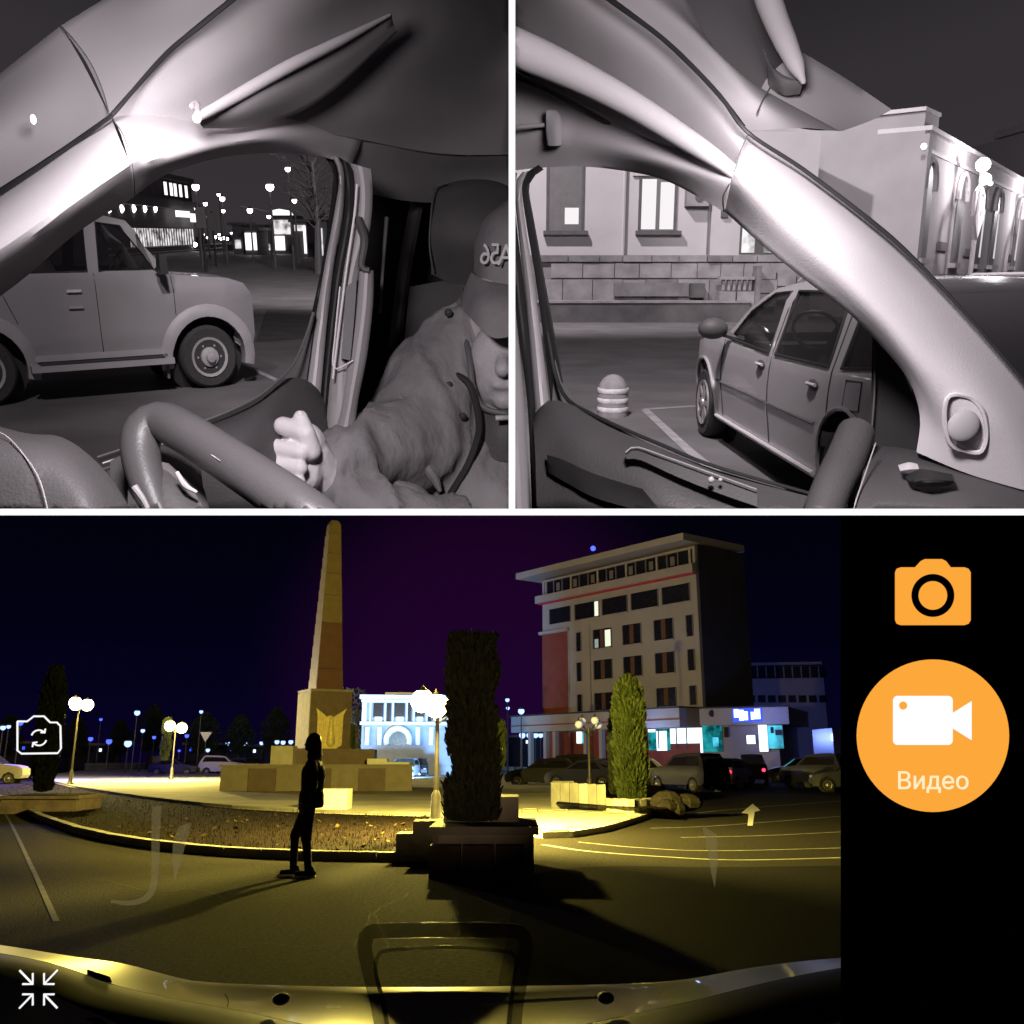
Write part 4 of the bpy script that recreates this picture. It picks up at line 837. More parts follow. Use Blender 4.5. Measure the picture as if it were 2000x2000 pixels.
Q_('grip_roll', pxtube(R, [(1672, 845, 1.3), (1650, 900, 1.26), (1622, 960, 1.22), (1595, 1040, 1.18)], [36, 38, 38, 40], 16, 14), mDash)
Q_('grip_edge', pxtube(R, [(1710, 866, 1.24), (1690, 925, 1.2), (1670, 985, 1.17), (1660, 1040, 1.16)], 1.5, 14), mTrim2)
Q_('sill_shelf', loft(R, [[(1695, 868, 1.34), (1790, 880, 1.3), (1900, 915, 1.26), (2070, 972, 1.24)], [(1680, 950, 1.2), (1780, 960, 1.18), (1900, 975, 1.16), (2070, 1010, 1.16)], [(1650, 1060, 1.15), (1780, 1060, 1.14), (1900, 1060, 1.14), (2070, 1060, 1.14)]], 20, 10), mDarkC)
Q_('tweeter_rim', MB().tube([R.U(x, y, 1.13 + (y - 770) * .0002) for x, y in cr2([(1852, 768), (1895, 778), (1920, 805), (1927, 850), (1918, 882), (1885, 880), (1855, 868), (1846, 820)])], .0028, 6, closed=True) if False else MB().tube([R.U(p.x, p.y, p.z) for p in cr([(1872, 770, 1.168), (1898, 778, 1.17), (1920, 805, 1.175), (1927, 850, 1.19), (1916, 882, 1.20), (1885, 880, 1.205), (1855, 866, 1.2), (1845, 820, 1.185), (1850, 778, 1.17), (1872, 770, 1.168)], 40)[:-1]], .0032, 6, closed=True), mTrimR)
Q_('tweeter_grille', MB().ball(R.U(1882, 832, 1.180), (.021, .008, .021), 24, 12), mTrim2)
solo('sun_glasses_case', loft(R, [[(1768, 930, 1.2), (1800, 916, 1.18), (1860, 926, 1.18)], [(1775, 940, 1.17), (1810, 938, 1.15), (1864, 938, 1.16)], [(1790, 950, 1.18), (1820, 952, 1.16), (1856, 948, 1.17)]], 12, 8, .01), mBlackR, R, 'small black oval case lying on the dark shelf at the lower right', 'case', smooth=True)
solo('paper_scrap', loft(R, [[(1754, 908, 1.21), (1775, 903, 1.2), (1792, 906, 1.2)], [(1758, 920, 1.19), (1775, 917, 1.185), (1795, 916, 1.19)]], 10, 5, .004), mStrip, R, 'small pale folded scrap beside the black oval case', 'paper', smooth=True)
# ------------------------------------------------------------------ street beyond the passenger window
mAspR = mat('asphalt_mid', g(.13), .85, noise=.22, scale=1.1, bump=.35, bscale=26, spec=.3)
solo('ground', MB().add([(-40, 5.2, 0), (60, 5.2, 0), (60, 140, 0), (-40, 140, 0)], [(0, 1, 2, 3)]), mAspR, R, kind='structure')
line_on(R, [(1258, 800), (1350, 794), (1430, 790)], .10)
line_on(R, [(1260, 801), (1345, 880), (1420, 940)], .09)
# bollard
p = R.G(1196, 812); t = thing('bollard', 'squat domed concrete bollard with pale painted stripes on the asphalt', 'bollard', R, (p.x, p.y, 0))
part('concrete_dome', MB().lathe([(.155, 0), (.158, .05), (.155, .25), (.14, .33), (.10, .39), (.05, .42), (.004, .43)], (0, 0, 0), 'Z', 24), mat('bollard_concrete', g(.24), .85, noise=.15, scale=12, bump=.3), t, True)
for z in (.05, .14, .24): part('stripe', MB().lathe([(.158, z), (.162, z + .005), (.161, z + .045), (.157, z + .05)], (0, 0, 0), 'Z', 24), mat('stripe_paint', g(.55), .8, noise=.25, scale=14), t, True)
# house in the side window
mWallR = mat('plaster_pale', g(.40), .9, noise=.07, scale=.8, bump=.15, bscale=10)
mStone = mat('stone_block', g(.22), .9, noise=.25, scale=2.2, bump=.5, bscale=9); mStone2 = mat('stone_block_dark', g(.15), .9, noise=.3, scale=2.2, bump=.5, bscale=9)
mPorch = mat('porch_concrete', g(.085), .9, noise=.3, scale=1.5, bump=.3, bscale=12)
a0 = R.V(960, 600, 29.5); A3 = (a0.x, 31.0); B3 = (9.7, 31.2)
hs = thing('town_house', 'pale plastered town house with stone block base and lit window, across the side street', 'building', R, (A3[0], A3[1], 0))
n3 = math.dist(A3, B3)
def H(x, y): return S_(R, A3, B3, x, y)
part('wall', slab(A3, B3, -3, H(1382, 500)[0], 0, 6.2, 0, 6), mWallR, hs, rel=True)
part('wall', slab(A3, B3, H(1382, 500)[0] + .003, n3, 0, 5.8, .25, 6), mWallR, hs, rel=True)
def rectpart(name, x0, y0, x1, y1, out, th, m, par, A=None, B=None, F=R): return part(name, pane(F, A or A3, B or B3, x0, y0, x1, y1, out, th), m, par, rel=True)
for (x0, x1, top, lit) in ((1070, 1138, 300, ((1103, 406, 1130, 438),)), (1250, 1319, 346, ((1253, 350, 1281, 448), (1289, 356, 1316, 448)))):
    f = rectpart('window', x0, top, x1, 452, .03, .2, mTrim3, hs)
    rectpart('frame', x0 - 3, top, x0 + 2, 452, .06, .08, mDarkC, f); rectpart('frame', x1 - 2, top, x1 + 3, 452, .06, .08, mDarkC, f)
    for q in lit: rectpart('lit_pane', *q, .045, .02, emit('lit_curtain', (1, .96, .98), .95), f)
    rectpart('sill', x0 - 9, 451, x1 + 9, 459, .28, .3, mDarkC, hs)
    rectpart('lintel', x0 - 14, top - 10, x1 + 14, top + 18 if x0 < 1100 else top - 2, .1, .12, mWallR if x0 > 1100 else mWallR, hs) if x0 > 1100 else None
f = rectpart('window', 1441, 425, 1512, 497, .28, .2, mDarkC, hs)
for q in ((1445, 432, 1470, 494), (1488, 440, 1503, 494)): rectpart('lit_pane', *q, .30, .02, emit('lit_patterned_glass', (1, .96, .98), 1, noise=2.2), f)
dp = R.P(1213, 558, A3, B3)
part('downpipe', MB().tube([(dp.x, dp.y - .12, 9), (dp.x, dp.y - .12, dp.z + .1), (dp.x - .05, dp.y - .3, dp.z)], .075, 8), mWallR, hs, True, rel=True)
rectpart('step_back', 1381, 300, 1385, 498, .26, .03, mTrim3, hs)
rectpart('meter_box', 1404, 411, 1417, 426, .38, .12, mDarkC, hs)
x0, x1 = 1335, 1382
ac = rectpart('air_conditioner', 1337, 372, 1380, 404, .4, .4, mStone, hs)
q = R.P(1361, 388, A3, B3); part('fan', MB().lathe([(.13, 0), (.12, -.03), (.03, -.03)], (q.x, q.y - .42, q.z), 'Y', 16), mDarkC, ac, rel=True)
random.seed(5)
blk = {}
for ry, (y0, y1) in enumerate(((499, 512), (514, 543), (545, 587))):
    x = 1052 + (ry % 2) * 22
    while x < 1545:
        wd = random.uniform(44, 62)
        if not (1186 < x < 1192):
            rectpart('stone_block', x + .8, y0 + .6, min(x + wd, 1548) - .8, y1 - .4, .42 + random.uniform(-.02, .03) + (.05 if ry == 0 else 0), .4, mStone if random.random() < .75 else mStone2, hs)
        x += wd
part('base_wall', slab(A3, B3, -3, n3, 0, H(1200, 499)[1], .36, .3), mStone2, hs, rel=True)
zp = .66
pw = thing('porch', 'raised dark concrete walkway with pale top edge along the town house', 'porch', R, (A3[0], A3[1] - 1.6, 0))
part('walk_front', slab(A3, B3, -3, H(1440, 600)[0], 0, zp - .06, 1.6, 1.15), mPorch, pw, rel=True)
part('walk_top', slab(A3, B3, -3, H(1440, 600)[0] + .03, zp - .06, zp, 1.64, 1.2), mStone, pw, rel=True)
st = thing('entrance_steps', 'stone entrance stair with small balusters in front of the lit patterned window', 'stairs', R, (A3[0] + 6, A3[1] - 1.6, 0))
for x in range(1392, 1448, 10): rectpart('baluster', x, 546, x + 5, 566, 1.3, .12, mStone, st)
rectpart('rail', 1386, 540, 1452, 546, 1.4, .3, mStone, st)
for x0, y0, x1, y1 in ((1386, 568, 1417, 600), (1419, 568, 1452, 600), (1452, 520, 1462, 602)): rectpart('stone_block', x0, y0, x1 - 1, y1, 1.35 if x0 < 1450 else 1.5, .5, mStone if x0 != 1452 else mStone2, st)
for k, (x0, y0) in enumerate(((1464, 520), (1464, 546), (1464, 572), (1500, 533), (1500, 559), (1536, 540))): rectpart('stone_block', x0, y0, x0 + 34, y0 + 25, 1.0 + .1 * (k % 2), .4, mStone, st)
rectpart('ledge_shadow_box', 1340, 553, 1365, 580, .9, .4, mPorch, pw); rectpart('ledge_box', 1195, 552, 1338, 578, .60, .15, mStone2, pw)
# long lamp-lit house beyond the windscreen
mWall2 = mat('plaster_grey_pale', g(.34), .9, noise=.1, scale=.7, bump=.2, bscale=8)
a2 = R.V(1776, 560, 32); b2 = R.V(2060, 560, 66); A4 = (a2.x, a2.y); B4 = (b2.x, b2.y); a5 = R.V(1440, 560, 36); A5 = (a5.x, a5.y)
h2 = thing('long_house', 'long pale single storey house with arched windows and wall lamps, seen through the windscreen', 'building', R, (A4[0], A4[1], 0))
zt = S_(R, A4, B4, 1778, 238)[1]; n4 = math.dist(A4, B4)
part('wall', slab(A4, B4, 0, n4, 0, zt, 0, 1.5), mWall2, h2, rel=True)
part('wing_wall', slab(A5, A4, 0, math.dist(A5, A4) - .05, 0, S_(R, A5, A4, 1740, 224)[1], 0, 1.5), mWall2, h2, rel=True)
part('wing_cornice', slab(A5, A4, 0, math.dist(A5, A4), S_(R, A5, A4, 1740, 224)[1], S_(R, A5, A4, 1740, 224)[1] + .12, .15, 1.7), mStrip, h2, rel=True)
part('cornice', slab(A4, B4, 0, n4, zt, zt + .14, .2, 1.7), mStrip, h2, rel=True)
part('moulding', slab(A4, B4, 0, n4, zt - .62, zt - .5, .07, .07), mTrim2, h2, rel=True)
zb1 = S_(R, A4, B4, 1790, 535)[1]
part('base_band', slab(A4, B4, 0, n4, 0, zb1, .12, .12), mStone, h2, rel=True)
part('pilaster', slab(A4, B4, 0, .5, 0, zt - .1, .15, .15), mWall2, h2, rel=True)
d4 = Vector((B4[0] - A4[0], B4[1] - A4[1], 0)).normalized(); nn = Vector((d4.y, -d4.x, 0)); 
if nn.x * A4[0] + nn.y * A4[1] > 0: nn = -nn
def arched(s, z0, z1, w, lit=False):
    mb = MB(); pts = [(s - w, z0), (s + w, z0)] + [(s + w * math.cos(rad(a)), z1 - w + w * math.sin(rad(a))) for a in range(0, 181, 20)]
    P = lambda q, o: Vector((A4[0], A4[1], 0)) + d4 * q[0] + nn * o + Vector((0, 0, q[1]))
    mb.hexa([P(q, .06) for q in pts], [P(q, -.05) for q in pts]); w_ = part('window', mb, mTrim3, h2, rel=True)
    arc_ = [(s + (w + .2) * math.cos(rad(a)), z1 - w + (w + .2) * math.sin(rad(a))) for a in range(-10, 191, 20)]
    part('arch_moulding', MB().tube([P(q, .08) for q in arc_], .11, 6), mWall2, w_, rel=True)
    part('sill', slab(A4, B4, s - w - .2, s + w + .2, z0 - .18, z0, .25, .3), mTrim2, w_, rel=True)
    if lit: part('lit_pane', slab(A4, B4, s + w * .35, s + w * .8, z0 + .3, z1 - w - .2, .09, .02), emit('dim_lit_glass', (1, .96, .98), .7), w_, rel=True)
for x, l_ in ((1802, 0), (1868, 0), (1912, 1), (1941, 1), (1984, 1)): s0, _ = S_(R, A4, B4, x, 450); arched(s0, S_(R, A4, B4, x, 505 if x < 1850 else 500)[1] if x < 1810 else 1.9 + .0 * x, 5.0, .62, l_)
for x0, x1 in ((1829, 1848), (1881, 1897), (1969, 1978)): part('wall_plaque', pane(R, A4, B4, x0, 473 if x0 < 1850 else (486 if x0 < 1900 else 498), x1, 490 if x0 < 1850 else (501 if x0 < 1900 else 510), .06, .05), mTrim3, h2, rel=True)
mGlow = emit('wall_lamp_glow', (1, .96, .98), 12)
for x, y, sz in ((1868, 325, .34), (1985, 395, .42)):
    s0, z0 = S_(R, A4, B4, x, y); q = Vector((A4[0], A4[1], 0)) + d4 * s0 + nn * .9
    t = thing('wall_lamp', 'brightest ornate wall lamp with three arms on the long house' if x < 1900 else 'smaller ornate wall lamp at the right edge on the long house', 'lamp', R, (q.x, q.y, 0))
    part('globe', MB().ball((0, 0, z0), sz * .75, 12, 8), mGlow, t, True)
    part('globe', MB().ball((.1, -.1, z0 - .5), sz * .6, 12, 8), mGlow, t, True)
    br = MB()
    for k in (-1, 0, 1): br.tube([Vector((0, 0, z0 - 2.6)), d4 * k * .9 + Vector((0, 0, z0 - 1.8)), d4 * k * .75 + Vector((0, 0, z0 - 1.0)), Vector((0, 0, z0 - .7))], [.10, .09, .08, .07], 6)
    part('bracket', br, mStrip, t, True); part('post', MB().tube([(0, 0, 0), (0, 0, z0)], .09, 8), mStrip, t)
    lamp('POINT', 'wall_lamp_light', R, q + nn * .9 + Vector((0, 0, z0)), 800, WHT, .3)
for x, y in ((1788, 287), (1922, 359)):
    s0, z0 = S_(R, A4, B4, x, y); q = Vector((A4[0], A4[1], 0)) + d4 * s0 + nn * .25; solo('spot_light', MB().ball(q + Vector((0, 0, z0)), .09, 8, 6), mGlow, R, 'tiny bright spot light high on the wall near the ' + ('corner pilaster' if x < 1800 else 'right wall lamp'), 'light', smooth=True)
b6 = R.V(1962, 560, 80); solo('block_of_flats', MB().box((b6.x + 9, b6.y + 6, 6.5), (16, 12, 13)).box((b6.x + 9, b6.y - .5, 13.3), (17, 13, .6)), mTrim2, R, 'dim flat roofed block rising behind the right end of the long house', 'building')
# ------------------------------------------------------------------ the estate car beside the van
mSil = mat('silver_grey_paint', g(.36), .25, noise=.03, scale=2, spec=.5, coat=.35)
def hw_est(x, z):
    w = .84
    if z < .5: w -= (.5 - z) * .12
    if z > .86: w -= (z - .86) * .30
    if z > 1.22: w -= (z - 1.22) ** 2 * 4
    if x > .1: w -= (x - .1) ** 2 * .38
    w += .012 * math.sin(max(0, min(1, (z - .45) / .4)) * math.pi)
    return w
wb = 3.3
es = R.G(1369, 851)
ec = thing('parked_car', 'silver grey estate car with roof rails parked outside the passenger window', 'car', R, Vector((es.x + .84, es.y, 0)), rad(91.5))
prof = [(.50, .22), (.66, .28), (.72, .42), (.70, .60), (.58, .74), (.30, .84), (-.1, .90), (-.62, .94), (-1.00, 1.16), (-1.42, 1.32), (-1.8, 1.37), (-2.6, 1.385), (-3.3, 1.37), (-3.7, 1.31), (-3.92, .95), (-3.96, .5), (-3.92, .24), (-3.86, .22)]
wA = [(-.78, .92), (-1.10, 1.14), (-1.48, 1.28), (-1.78, 1.30), (-1.84, .89)]
wB = [(-1.98, .89), (-1.92, 1.305), (-2.75, 1.31), (-2.93, 1.22), (-2.98, .90)]
wC = [(-3.16, .91), (-3.12, 1.29), (-3.50, 1.27), (-3.72, .96)]
build_car(ec, wb, .31, .385, prof, hw_est, [wA, wB, wC], mSil, mTyre, mAlloy, glassy('reflective_side_glass', g(.03), .66, .02, 1), [(7, 9, 'windscreen')], gaps=[(-.62, .28, .90), (-1.91, .28, 1.31), ((-3.05, -3.02), .62, 1.31), ((-2.86, -3.05), .36, .62)], wheelkind='alloy', track=.75, ww=.19)
for s in (1, -1):
    part('roof_rail', MB().tube([(-1.6, s * .58, 1.36), (-1.75, s * .58, 1.41), (-3.2, s * .58, 1.42), (-3.45, s * .58, 1.37)], .016, 6), mStrip, ec, True)
    for x, z in ((-1.72, .80), (-2.80, .78)):
        hb = part('door_handle', MB().ball((x, s * (hw_est(x, z) + .005), z), (.085, .012, .035), 12, 6), mDarkC, ec, True); part('pull', MB().tube([(x - .07, s * (hw_est(x, z) + .02), z + .005), (x, s * (hw_est(x, z) + .035), z + .008), (x + .07, s * (hw_est(x, z) + .02), z + .005)], .011, 6), mStrip, hb, True)
    mm = part('side_mirror', MB().ball((-.80, s * .98, 1.0), (.09, .12, .085), 14, 8), mDarkC, ec, True); part('mirror_arm', MB().tube([(-.82, s * .8, .93), (-.80, s * .92, .97)], .03, 6), mDarkC, mm)
    part('rubbing_strip', MB().tube([(x, s * (hw_est(x, .56) + .004), .56) for x in (-.5, -1.2, -1.88)], .012, 6), mTrim3, ec)
    part('rubbing_strip', MB().tube([(x, s * (hw_est(x, .56) + .004), .56) for x in (-1.94, -2.5, -2.86)], .012, 6), mTrim3, ec)
    part('sill_line', MB().tube([(x, s * (hw_est(x, .27) + .012), .255) for x in (-.42, -1.6, -2.84)], .015, 6), mStrip, ec)
    v, f = tri_on(hw_est, [(-3.28, .70), (-3.28, .86), (-3.48, .87), (-3.50, .72)], s, .004); part('fuel_flap', MB().add(v, f), mSil, ec); 
    part('flap_gap', MB().tube([(x, s * (hw_est(x, z) + .004), z) for x, z in ((-3.28, .70), (-3.28, .86), (-3.48, .87), (-3.50, .72))], .004, 4, closed=True), mBlackR, ec)
    part('headlight', MB().ball((.52, s * .60, .66), (.14, .16, .09), 12, 6), mStrip, ec, True); part('tail_light', MB().ball((-3.92, s * .70, .85), (.06, .09, .2), 8, 6), mRedG, ec, True)
    for cx in (0, -wb):
        rg = arc(cx, .31, .40, 190, -10, 16); part('arch_lip', MB().tube([(x, s * (hw_est(x, z) + .004), z) for x, z in rg], .014, 6), mSil, ec, True)
for y in (.36, -.36): part('front_seat', MB().capsule((-1.95, y, .72), (-2.12, y, 1.0), .2, .15, 10).capsule((-2.14, y, 1.16), (-2.14, y, 1.2), .08, .08, 10), mDarkC, ec, True)
part('rear_bench', MB().box((-3.0, 0, .85), (.2, 1.2, .5)), mDarkC, ec)
part('wheel_rim', MB().tube([(-1.38 + .08 * math.cos(a), .36 + .17 * math.sin(a), 1.02 + .13 * math.cos(a)) for a in [k * math.pi / 8 for k in range(16)]], .014, 6, closed=True), mTrim2, ec, True)
part('dash', MB().box((-1.0, 0, .82), (.4, 1.3, .16)), mTrim3, ec)
# ================================================================== the night square (lower view)
B = B_
mAsp = mat('asphalt', (.024, .021, .019), .92, noise=.55, scale=22, bump=.7, bscale=45, spec=.06)
mPave = mat('paving_stone', (.48, .45, .40), .85, noise=.28, scale=.6, bump=.35, bscale=12)
mPave2 = mat('paving_stone_dark', (.40, .38, .33), .85, noise=.25, scale=2.5, bump=.35, bscale=12)
mKerb = mat('kerb_stone', (.26, .25, .23), .8, noise=.2, scale=3, bump=.3, bscale=14)
mSoil = mat('flower_bed_soil', (.012, .008, .007), .95, noise=.5, scale=4, bump=.8, bscale=14, spec=.03)
mGranA = mat('granite_brown', (.14, .095, .085), .6, noise=.15, scale=3, bump=.1, bscale=30); mGranB = mat('granite_pale', (.24, .20, .17), .6, noise=.12, scale=3, bump=.1, bscale=30)
mCreamS = mat('cream_stone', (.50, .46, .40), .7, noise=.12, scale=3); mWhiteS = mat('white_block', (.75, .74, .70), .6, noise=.05)
mLeaf = mat('cypress_leaf', (.055, .075, .018), .7, noise=.45, scale=30); mLeafD = mat('dark_cypress_leaf', (.030, .036, .014), .75, noise=.4, scale=30); mAsp2 = mat('shadow_dark_asphalt', (.008, .007, .008), .95, noise=.5, scale=22, bump=.5, bscale=45, spec=.04); mBark = mat('bark', (.06, .045, .035), .9, noise=.3, scale=10)
mIron = mat('painted_iron', (.05, .045, .05), .45, .3, noise=.2)
mLamp1 = emit('sodium_globe', (1, .80, .34), 25); mLampB = emit('cold_lamp_globe', (.06, .10, 1), 2.5); mLampB2 = emit('pale_lamp_globe', (.35, .50, 1), 2.2)
solo('ground', MB().add([(-150, -30, 0), (150, -30, 0), (150, 260, 0), (-150, 260, 0)], [(0, 1, 2, 3)]), mAsp, B, kind='structure')
def gp(x, y, z=0.0): q = B.G(x, y, z); return q
outer = [(-60, 1548), (8, 1562), (40, 1586), (90, 1608), (160, 1632), (280, 1655), (430, 1671), (600, 1680), (760, 1683), (880, 1684)]
inner = [(95, 1530), (130, 1540), (180, 1550), (260, 1563), (350, 1575), (450, 1586), (600, 1595), (760, 1601), (880, 1604)]
oc = [gp(p.x, p.y) for p in cr([(x, y, 0) for x, y in outer], 40)]; ic = [gp(p.x, p.y) for p in cr([(x, y, 0) for x, y in inner], 40)]
# bed surface
mb = MB(); v = [Vector((p.x, p.y, .06)) for p in oc] + [Vector((p.x, p.y, .10)) for p in ic]
mb.add(v, [(i, i + 1, 41 + i, 40 + i) for i in range(39)]); solo('flower_bed', mb, mSoil, B, kind='structure')
def kerb_run(name, pts, w, z0, z1, label, seg=.95):
    t = thing(name, label, 'kerb', B, pts[0]); acc = 0; cur = pts[0]
    for a, b in zip(pts, pts[1:]):
        ln = (b - a).length; k = max(1, round(ln / seg)); d = (b - a) / k; n = Vector((-d.y, d.x, 0)).normalized() * w
        for i in range(k):
            p, q = a + d * (i + .008), a + d * (i + .992); p = Vector((p.x, p.y, z0)); q = Vector((q.x, q.y, z0)); h = Vector((0, 0, z1 - z0 + random.uniform(-.004, .004)))
            part('kerb_stone', MB().hexa([p, q, q + n, p + n], [p + h, q + h, q + n + h, p + n + h]), mKerb, t, rel=True)
kerb_run('kerb', oc[::3] + [oc[-1]], .16, -.02, .13, 'long curved outer kerb between the near asphalt and the dark flower bed')
kerb_run('kerb', ic[::3] + [ic[-1]], .20, -.02, .19, 'curved inner kerb between the flower bed and the lit paved square', 1.2)
# paved square
edge = [gp(x, y) for x, y in ((880, 1600), (960, 1612), (1010, 1630), (1060, 1638), (1120, 1636), (1180, 1626), (1240, 1608), (1285, 1592), (1310, 1575), (1290, 1545), (1260, 1520), (1180, 1505), (600, 1499), (200, 1502), (60, 1520))]
poly = [Vector((p.x, p.y, .12)) for p in ic] + [Vector((p.x, p.y, .12)) for p in edge]
solo('paved_square', MB().hexa(poly, [p - Vector((0, 0, .14)) for p in poly]), mPave, B, kind='structure')
# individual pavers in the bright part, near right
def inside(x, y, P):
    c_ = False; j = len(P) - 1
    for i in range(len(P)):
        if (P[i].y > y) != (P[j].y > y) and x < (P[j].x - P[i].x) * (y - P[i].y) / (P[j].y - P[i].y) + P[i].x: c_ = not c_
        j = i
    return c_
pv = MB().box((0, 0, .014), (.385, .385, .03)); pv0 = None; ps = bpy.data.objects['paved_square']; cnt = 0; xs = []
yy = 17.0
while yy < 27 and cnt < 300:
    xx = -1.2
    while xx < 4.2:
        if inside(xx - .18, yy - .18, poly) and inside(xx + .18, yy - .18, poly) and inside(xx + .2, yy + .2, poly) and (1000 + xx / yy * 1800) > 905 and cnt < 300:
            if pv0 is None: pv0 = mkobj('paver', pv, mPave2); o = pv0
            else: o = pv0.copy(); COL.objects.link(o)
            o.parent = ps; PANEL[o.name] = 'B'; o.location = Vector((xx, yy, .12 + random.uniform(-.008, .006))) - LOC[ps.name]; o.rotation_euler = (random.uniform(-.01, .01), random.uniform(-.01, .01), random.uniform(-.02, .02)); cnt += 1
        xx += .42
    yy += .42
# streaks of glare put in as pale bands, and the lane arrow, right
mGlare = mat('glare_streak_tone', (.30, .29, .27), .8, noise=.35, scale=5)  # pale tone carries glare on the road
def band(F, pts, w, z, m, name):
    P = [F.G(p.x, p.y) for p in cr([(x, y, 0) for x, y in pts], 30)]; v = []; 
    for i, p in enumerate(P):
        d = (P[min(i + 1, 29)] - P[max(0, i - 1)]).normalized(); n = Vector((-d.y, d.x, 0)) * w / 2; v += [Vector((p.x, p.y, z)) + n, Vector((p.x, p.y, z)) - n]
    return solo(name, MB().add(v, [(2 * i, 2 * i + 1, 2 * i + 3, 2 * i + 2) for i in range(29)]), m, F, kind='structure')
band(B, [(1060, 1650), (1150, 1663), (1300, 1674), (1450, 1680), (1700, 1674)], .10, .004, mGlare, 'road_band')
band(B, [(1130, 1645), (1250, 1656), (1400, 1662), (1700, 1655)], .06, .004, mGlare, 'road_band')
band(B, [(1270, 1618), (1400, 1613), (1700, 1590)], .05, .004, mGlare, 'road_band')
band(B, [(1310, 1595), (1420, 1582), (1700, 1560)], .05, .004, mGlare, 'road_band')
band(B, [(1330, 1636), (1500, 1632), (1700, 1622)], .05, .004, mGlare, 'road_band')
mFaint = mat('worn_grey_line', (.05, .048, .055), .8, noise=.5, scale=4)
band(B, [(-60, 1500), (10, 1590), (60, 1690), (110, 1800)], .06, .004, mFaint, 'road_band')
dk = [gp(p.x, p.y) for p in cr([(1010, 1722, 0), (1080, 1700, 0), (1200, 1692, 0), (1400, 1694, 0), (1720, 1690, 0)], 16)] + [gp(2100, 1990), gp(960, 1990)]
solo('shadowed_asphalt', MB().add([Vector((p.x, p.y, .004)) for p in dk], [tuple(range(len(dk)))]), mAsp2, B, kind='structure')  # shadow over the near road painted as a darker sheet
ap = [(1460, 1613), (1462, 1590), (1448, 1588), (1470, 1570), (1485, 1583), (1474, 1586), (1470, 1613)]
solo('lane_arrow', MB().add([gp(x, y) + Vector((0, 0, .005)) for x, y in ap], [tuple(range(7))]), mat('white_road_paint', (.75, .75, .8), .7, noise=.1), B, 'white lane arrow painted on the dark road at the right', 'road marking')
mCrack = mat('crack_tar', (.006, .006, .006), .9, noise=.2)
random.seed(77)
for pts in ([(690, 1850), (722, 1800), (728, 1785), (760, 1765), (800, 1745)], [(728, 1785), (742, 1812), (760, 1850)], [(200, 1720), (300, 1742), (380, 1738), (470, 1760), (560, 1752)], [(420, 1860), (520, 1842), (600, 1850), (690, 1838)], [(860, 1800), (930, 1812), (990, 1796)]):
    q_ = [(x + random.uniform(-4, 4), y + random.uniform(-3, 3), 0) for x, y in pts]; q_ = [(p.x + random.uniform(-3, 3), p.y + random.uniform(-1.5, 1.5)) for p in cr(q_, 22)]
    P = [gp(x, y) for x, y in q_]; v = []
    for i, p in enumerate(P): d = (P[min(i + 1, 21)] - P[max(0, i - 1)]).normalized(); n = Vector((-d.y, d.x, 0)) * random.uniform(.004, .012); v += [Vector((p.x, p.y, .003)) + n, Vector((p.x, p.y, .003)) - n]
    solo('asphalt_crack', MB().add(v, [(2 * i, 2 * i + 1, 2 * i + 3, 2 * i + 2) for i in range(21)]), mCrack, B, kind='structure')
# leaf litter and frost bits in the bed
random.seed(8); mb = MB()
for k in range(260):
    i = random.uniform(0, 38.9); a = int(i); f = i - a; t_ = random.random(); p = (oc[a].lerp(oc[a + 1], f)).lerp(ic[a].lerp(ic[a + 1], f), t_); s = random.uniform(.02, .06); r = random.uniform(0, 6.28)
    c0 = Vector((p.x, p.y, .07 + .04 * t_ + random.uniform(0, .03))); e1 = Vector((math.cos(r), math.sin(r), random.uniform(-.5, .5))) * s; e2 = Vector((-math.sin(r), math.cos(r), random.uniform(-.5, .8))) * s
    mb.add([c0 - e1, c0 + e2, c0 + e1, c0 - e2 * .8], [(0, 1, 2, 3)])
solo('leaf_litter', mb, mat('dead_leaf', (.07, .045, .02), .8, noise=.6, scale=20, spec=.1), B, 'scattered dead leaves over the dark flower bed', 'leaves', kind='stuff')
mb = MB()
for k in range(9000):
    i = random.uniform(0, 38.9); a = int(i); f = i - a; t_ = random.random(); p = (oc[a].lerp(oc[a + 1], f)).lerp(ic[a].lerp(ic[a + 1], f), t_); h = random.uniform(.03, .10); r = random.uniform(0, 6.28); w = .006
    c0 = Vector((p.x, p.y, .055 + .04 * t_)); e1 = Vector((math.cos(r), math.sin(r), 0)) * w; tip = c0 + Vector((random.uniform(-.03, .03), random.uniform(-.03, .03), h))
    mb.add([c0 - e1, c0 + e1, tip], [(0, 1, 2)])
solo('grass', mb, mat('dry_grass', (.006, .005, .003), .9, noise=.4, scale=20, spec=.03), B, kind='stuff')
# ------------------------------------------------------------------ monument
V0 = 44.0; oc_ = B.V(629, 1480, V0); mx, my = oc_.x, oc_.y; rot = rad(29)
mo = thing('obelisk', 'tall tapering brown granite obelisk on a stepped base with a gilded winged emblem', 'obelisk', B, (mx, my, 0), rot)
zz = lambda y: B.V(636, y, V0 - 1).z
k = V0 / 1800; BR = Matrix.Rotation(rad(-29 + 6), 4, 'Z')
def bb(c, d): return MB().box(BR @ Vector(c), d, M=BR)
zb_ = zz(1497)
part('base_step', bb((.1, -.2, (.05 + zb_) / 2), (8.1, 5.0, zb_ - .05)), mGranB, mo)
for i in range(7): part('base_panel', bb((-3.4 + i * 1.165, -2.73, (.05 + zb_) / 2 - .02), (1.15, .05, zb_ - .14)), mGranA if i % 2 else mGranB, mo)
part('base_coping', bb((.1, -.2, zb_ + .05), (8.3, 5.2, .10)), mGranB, mo)
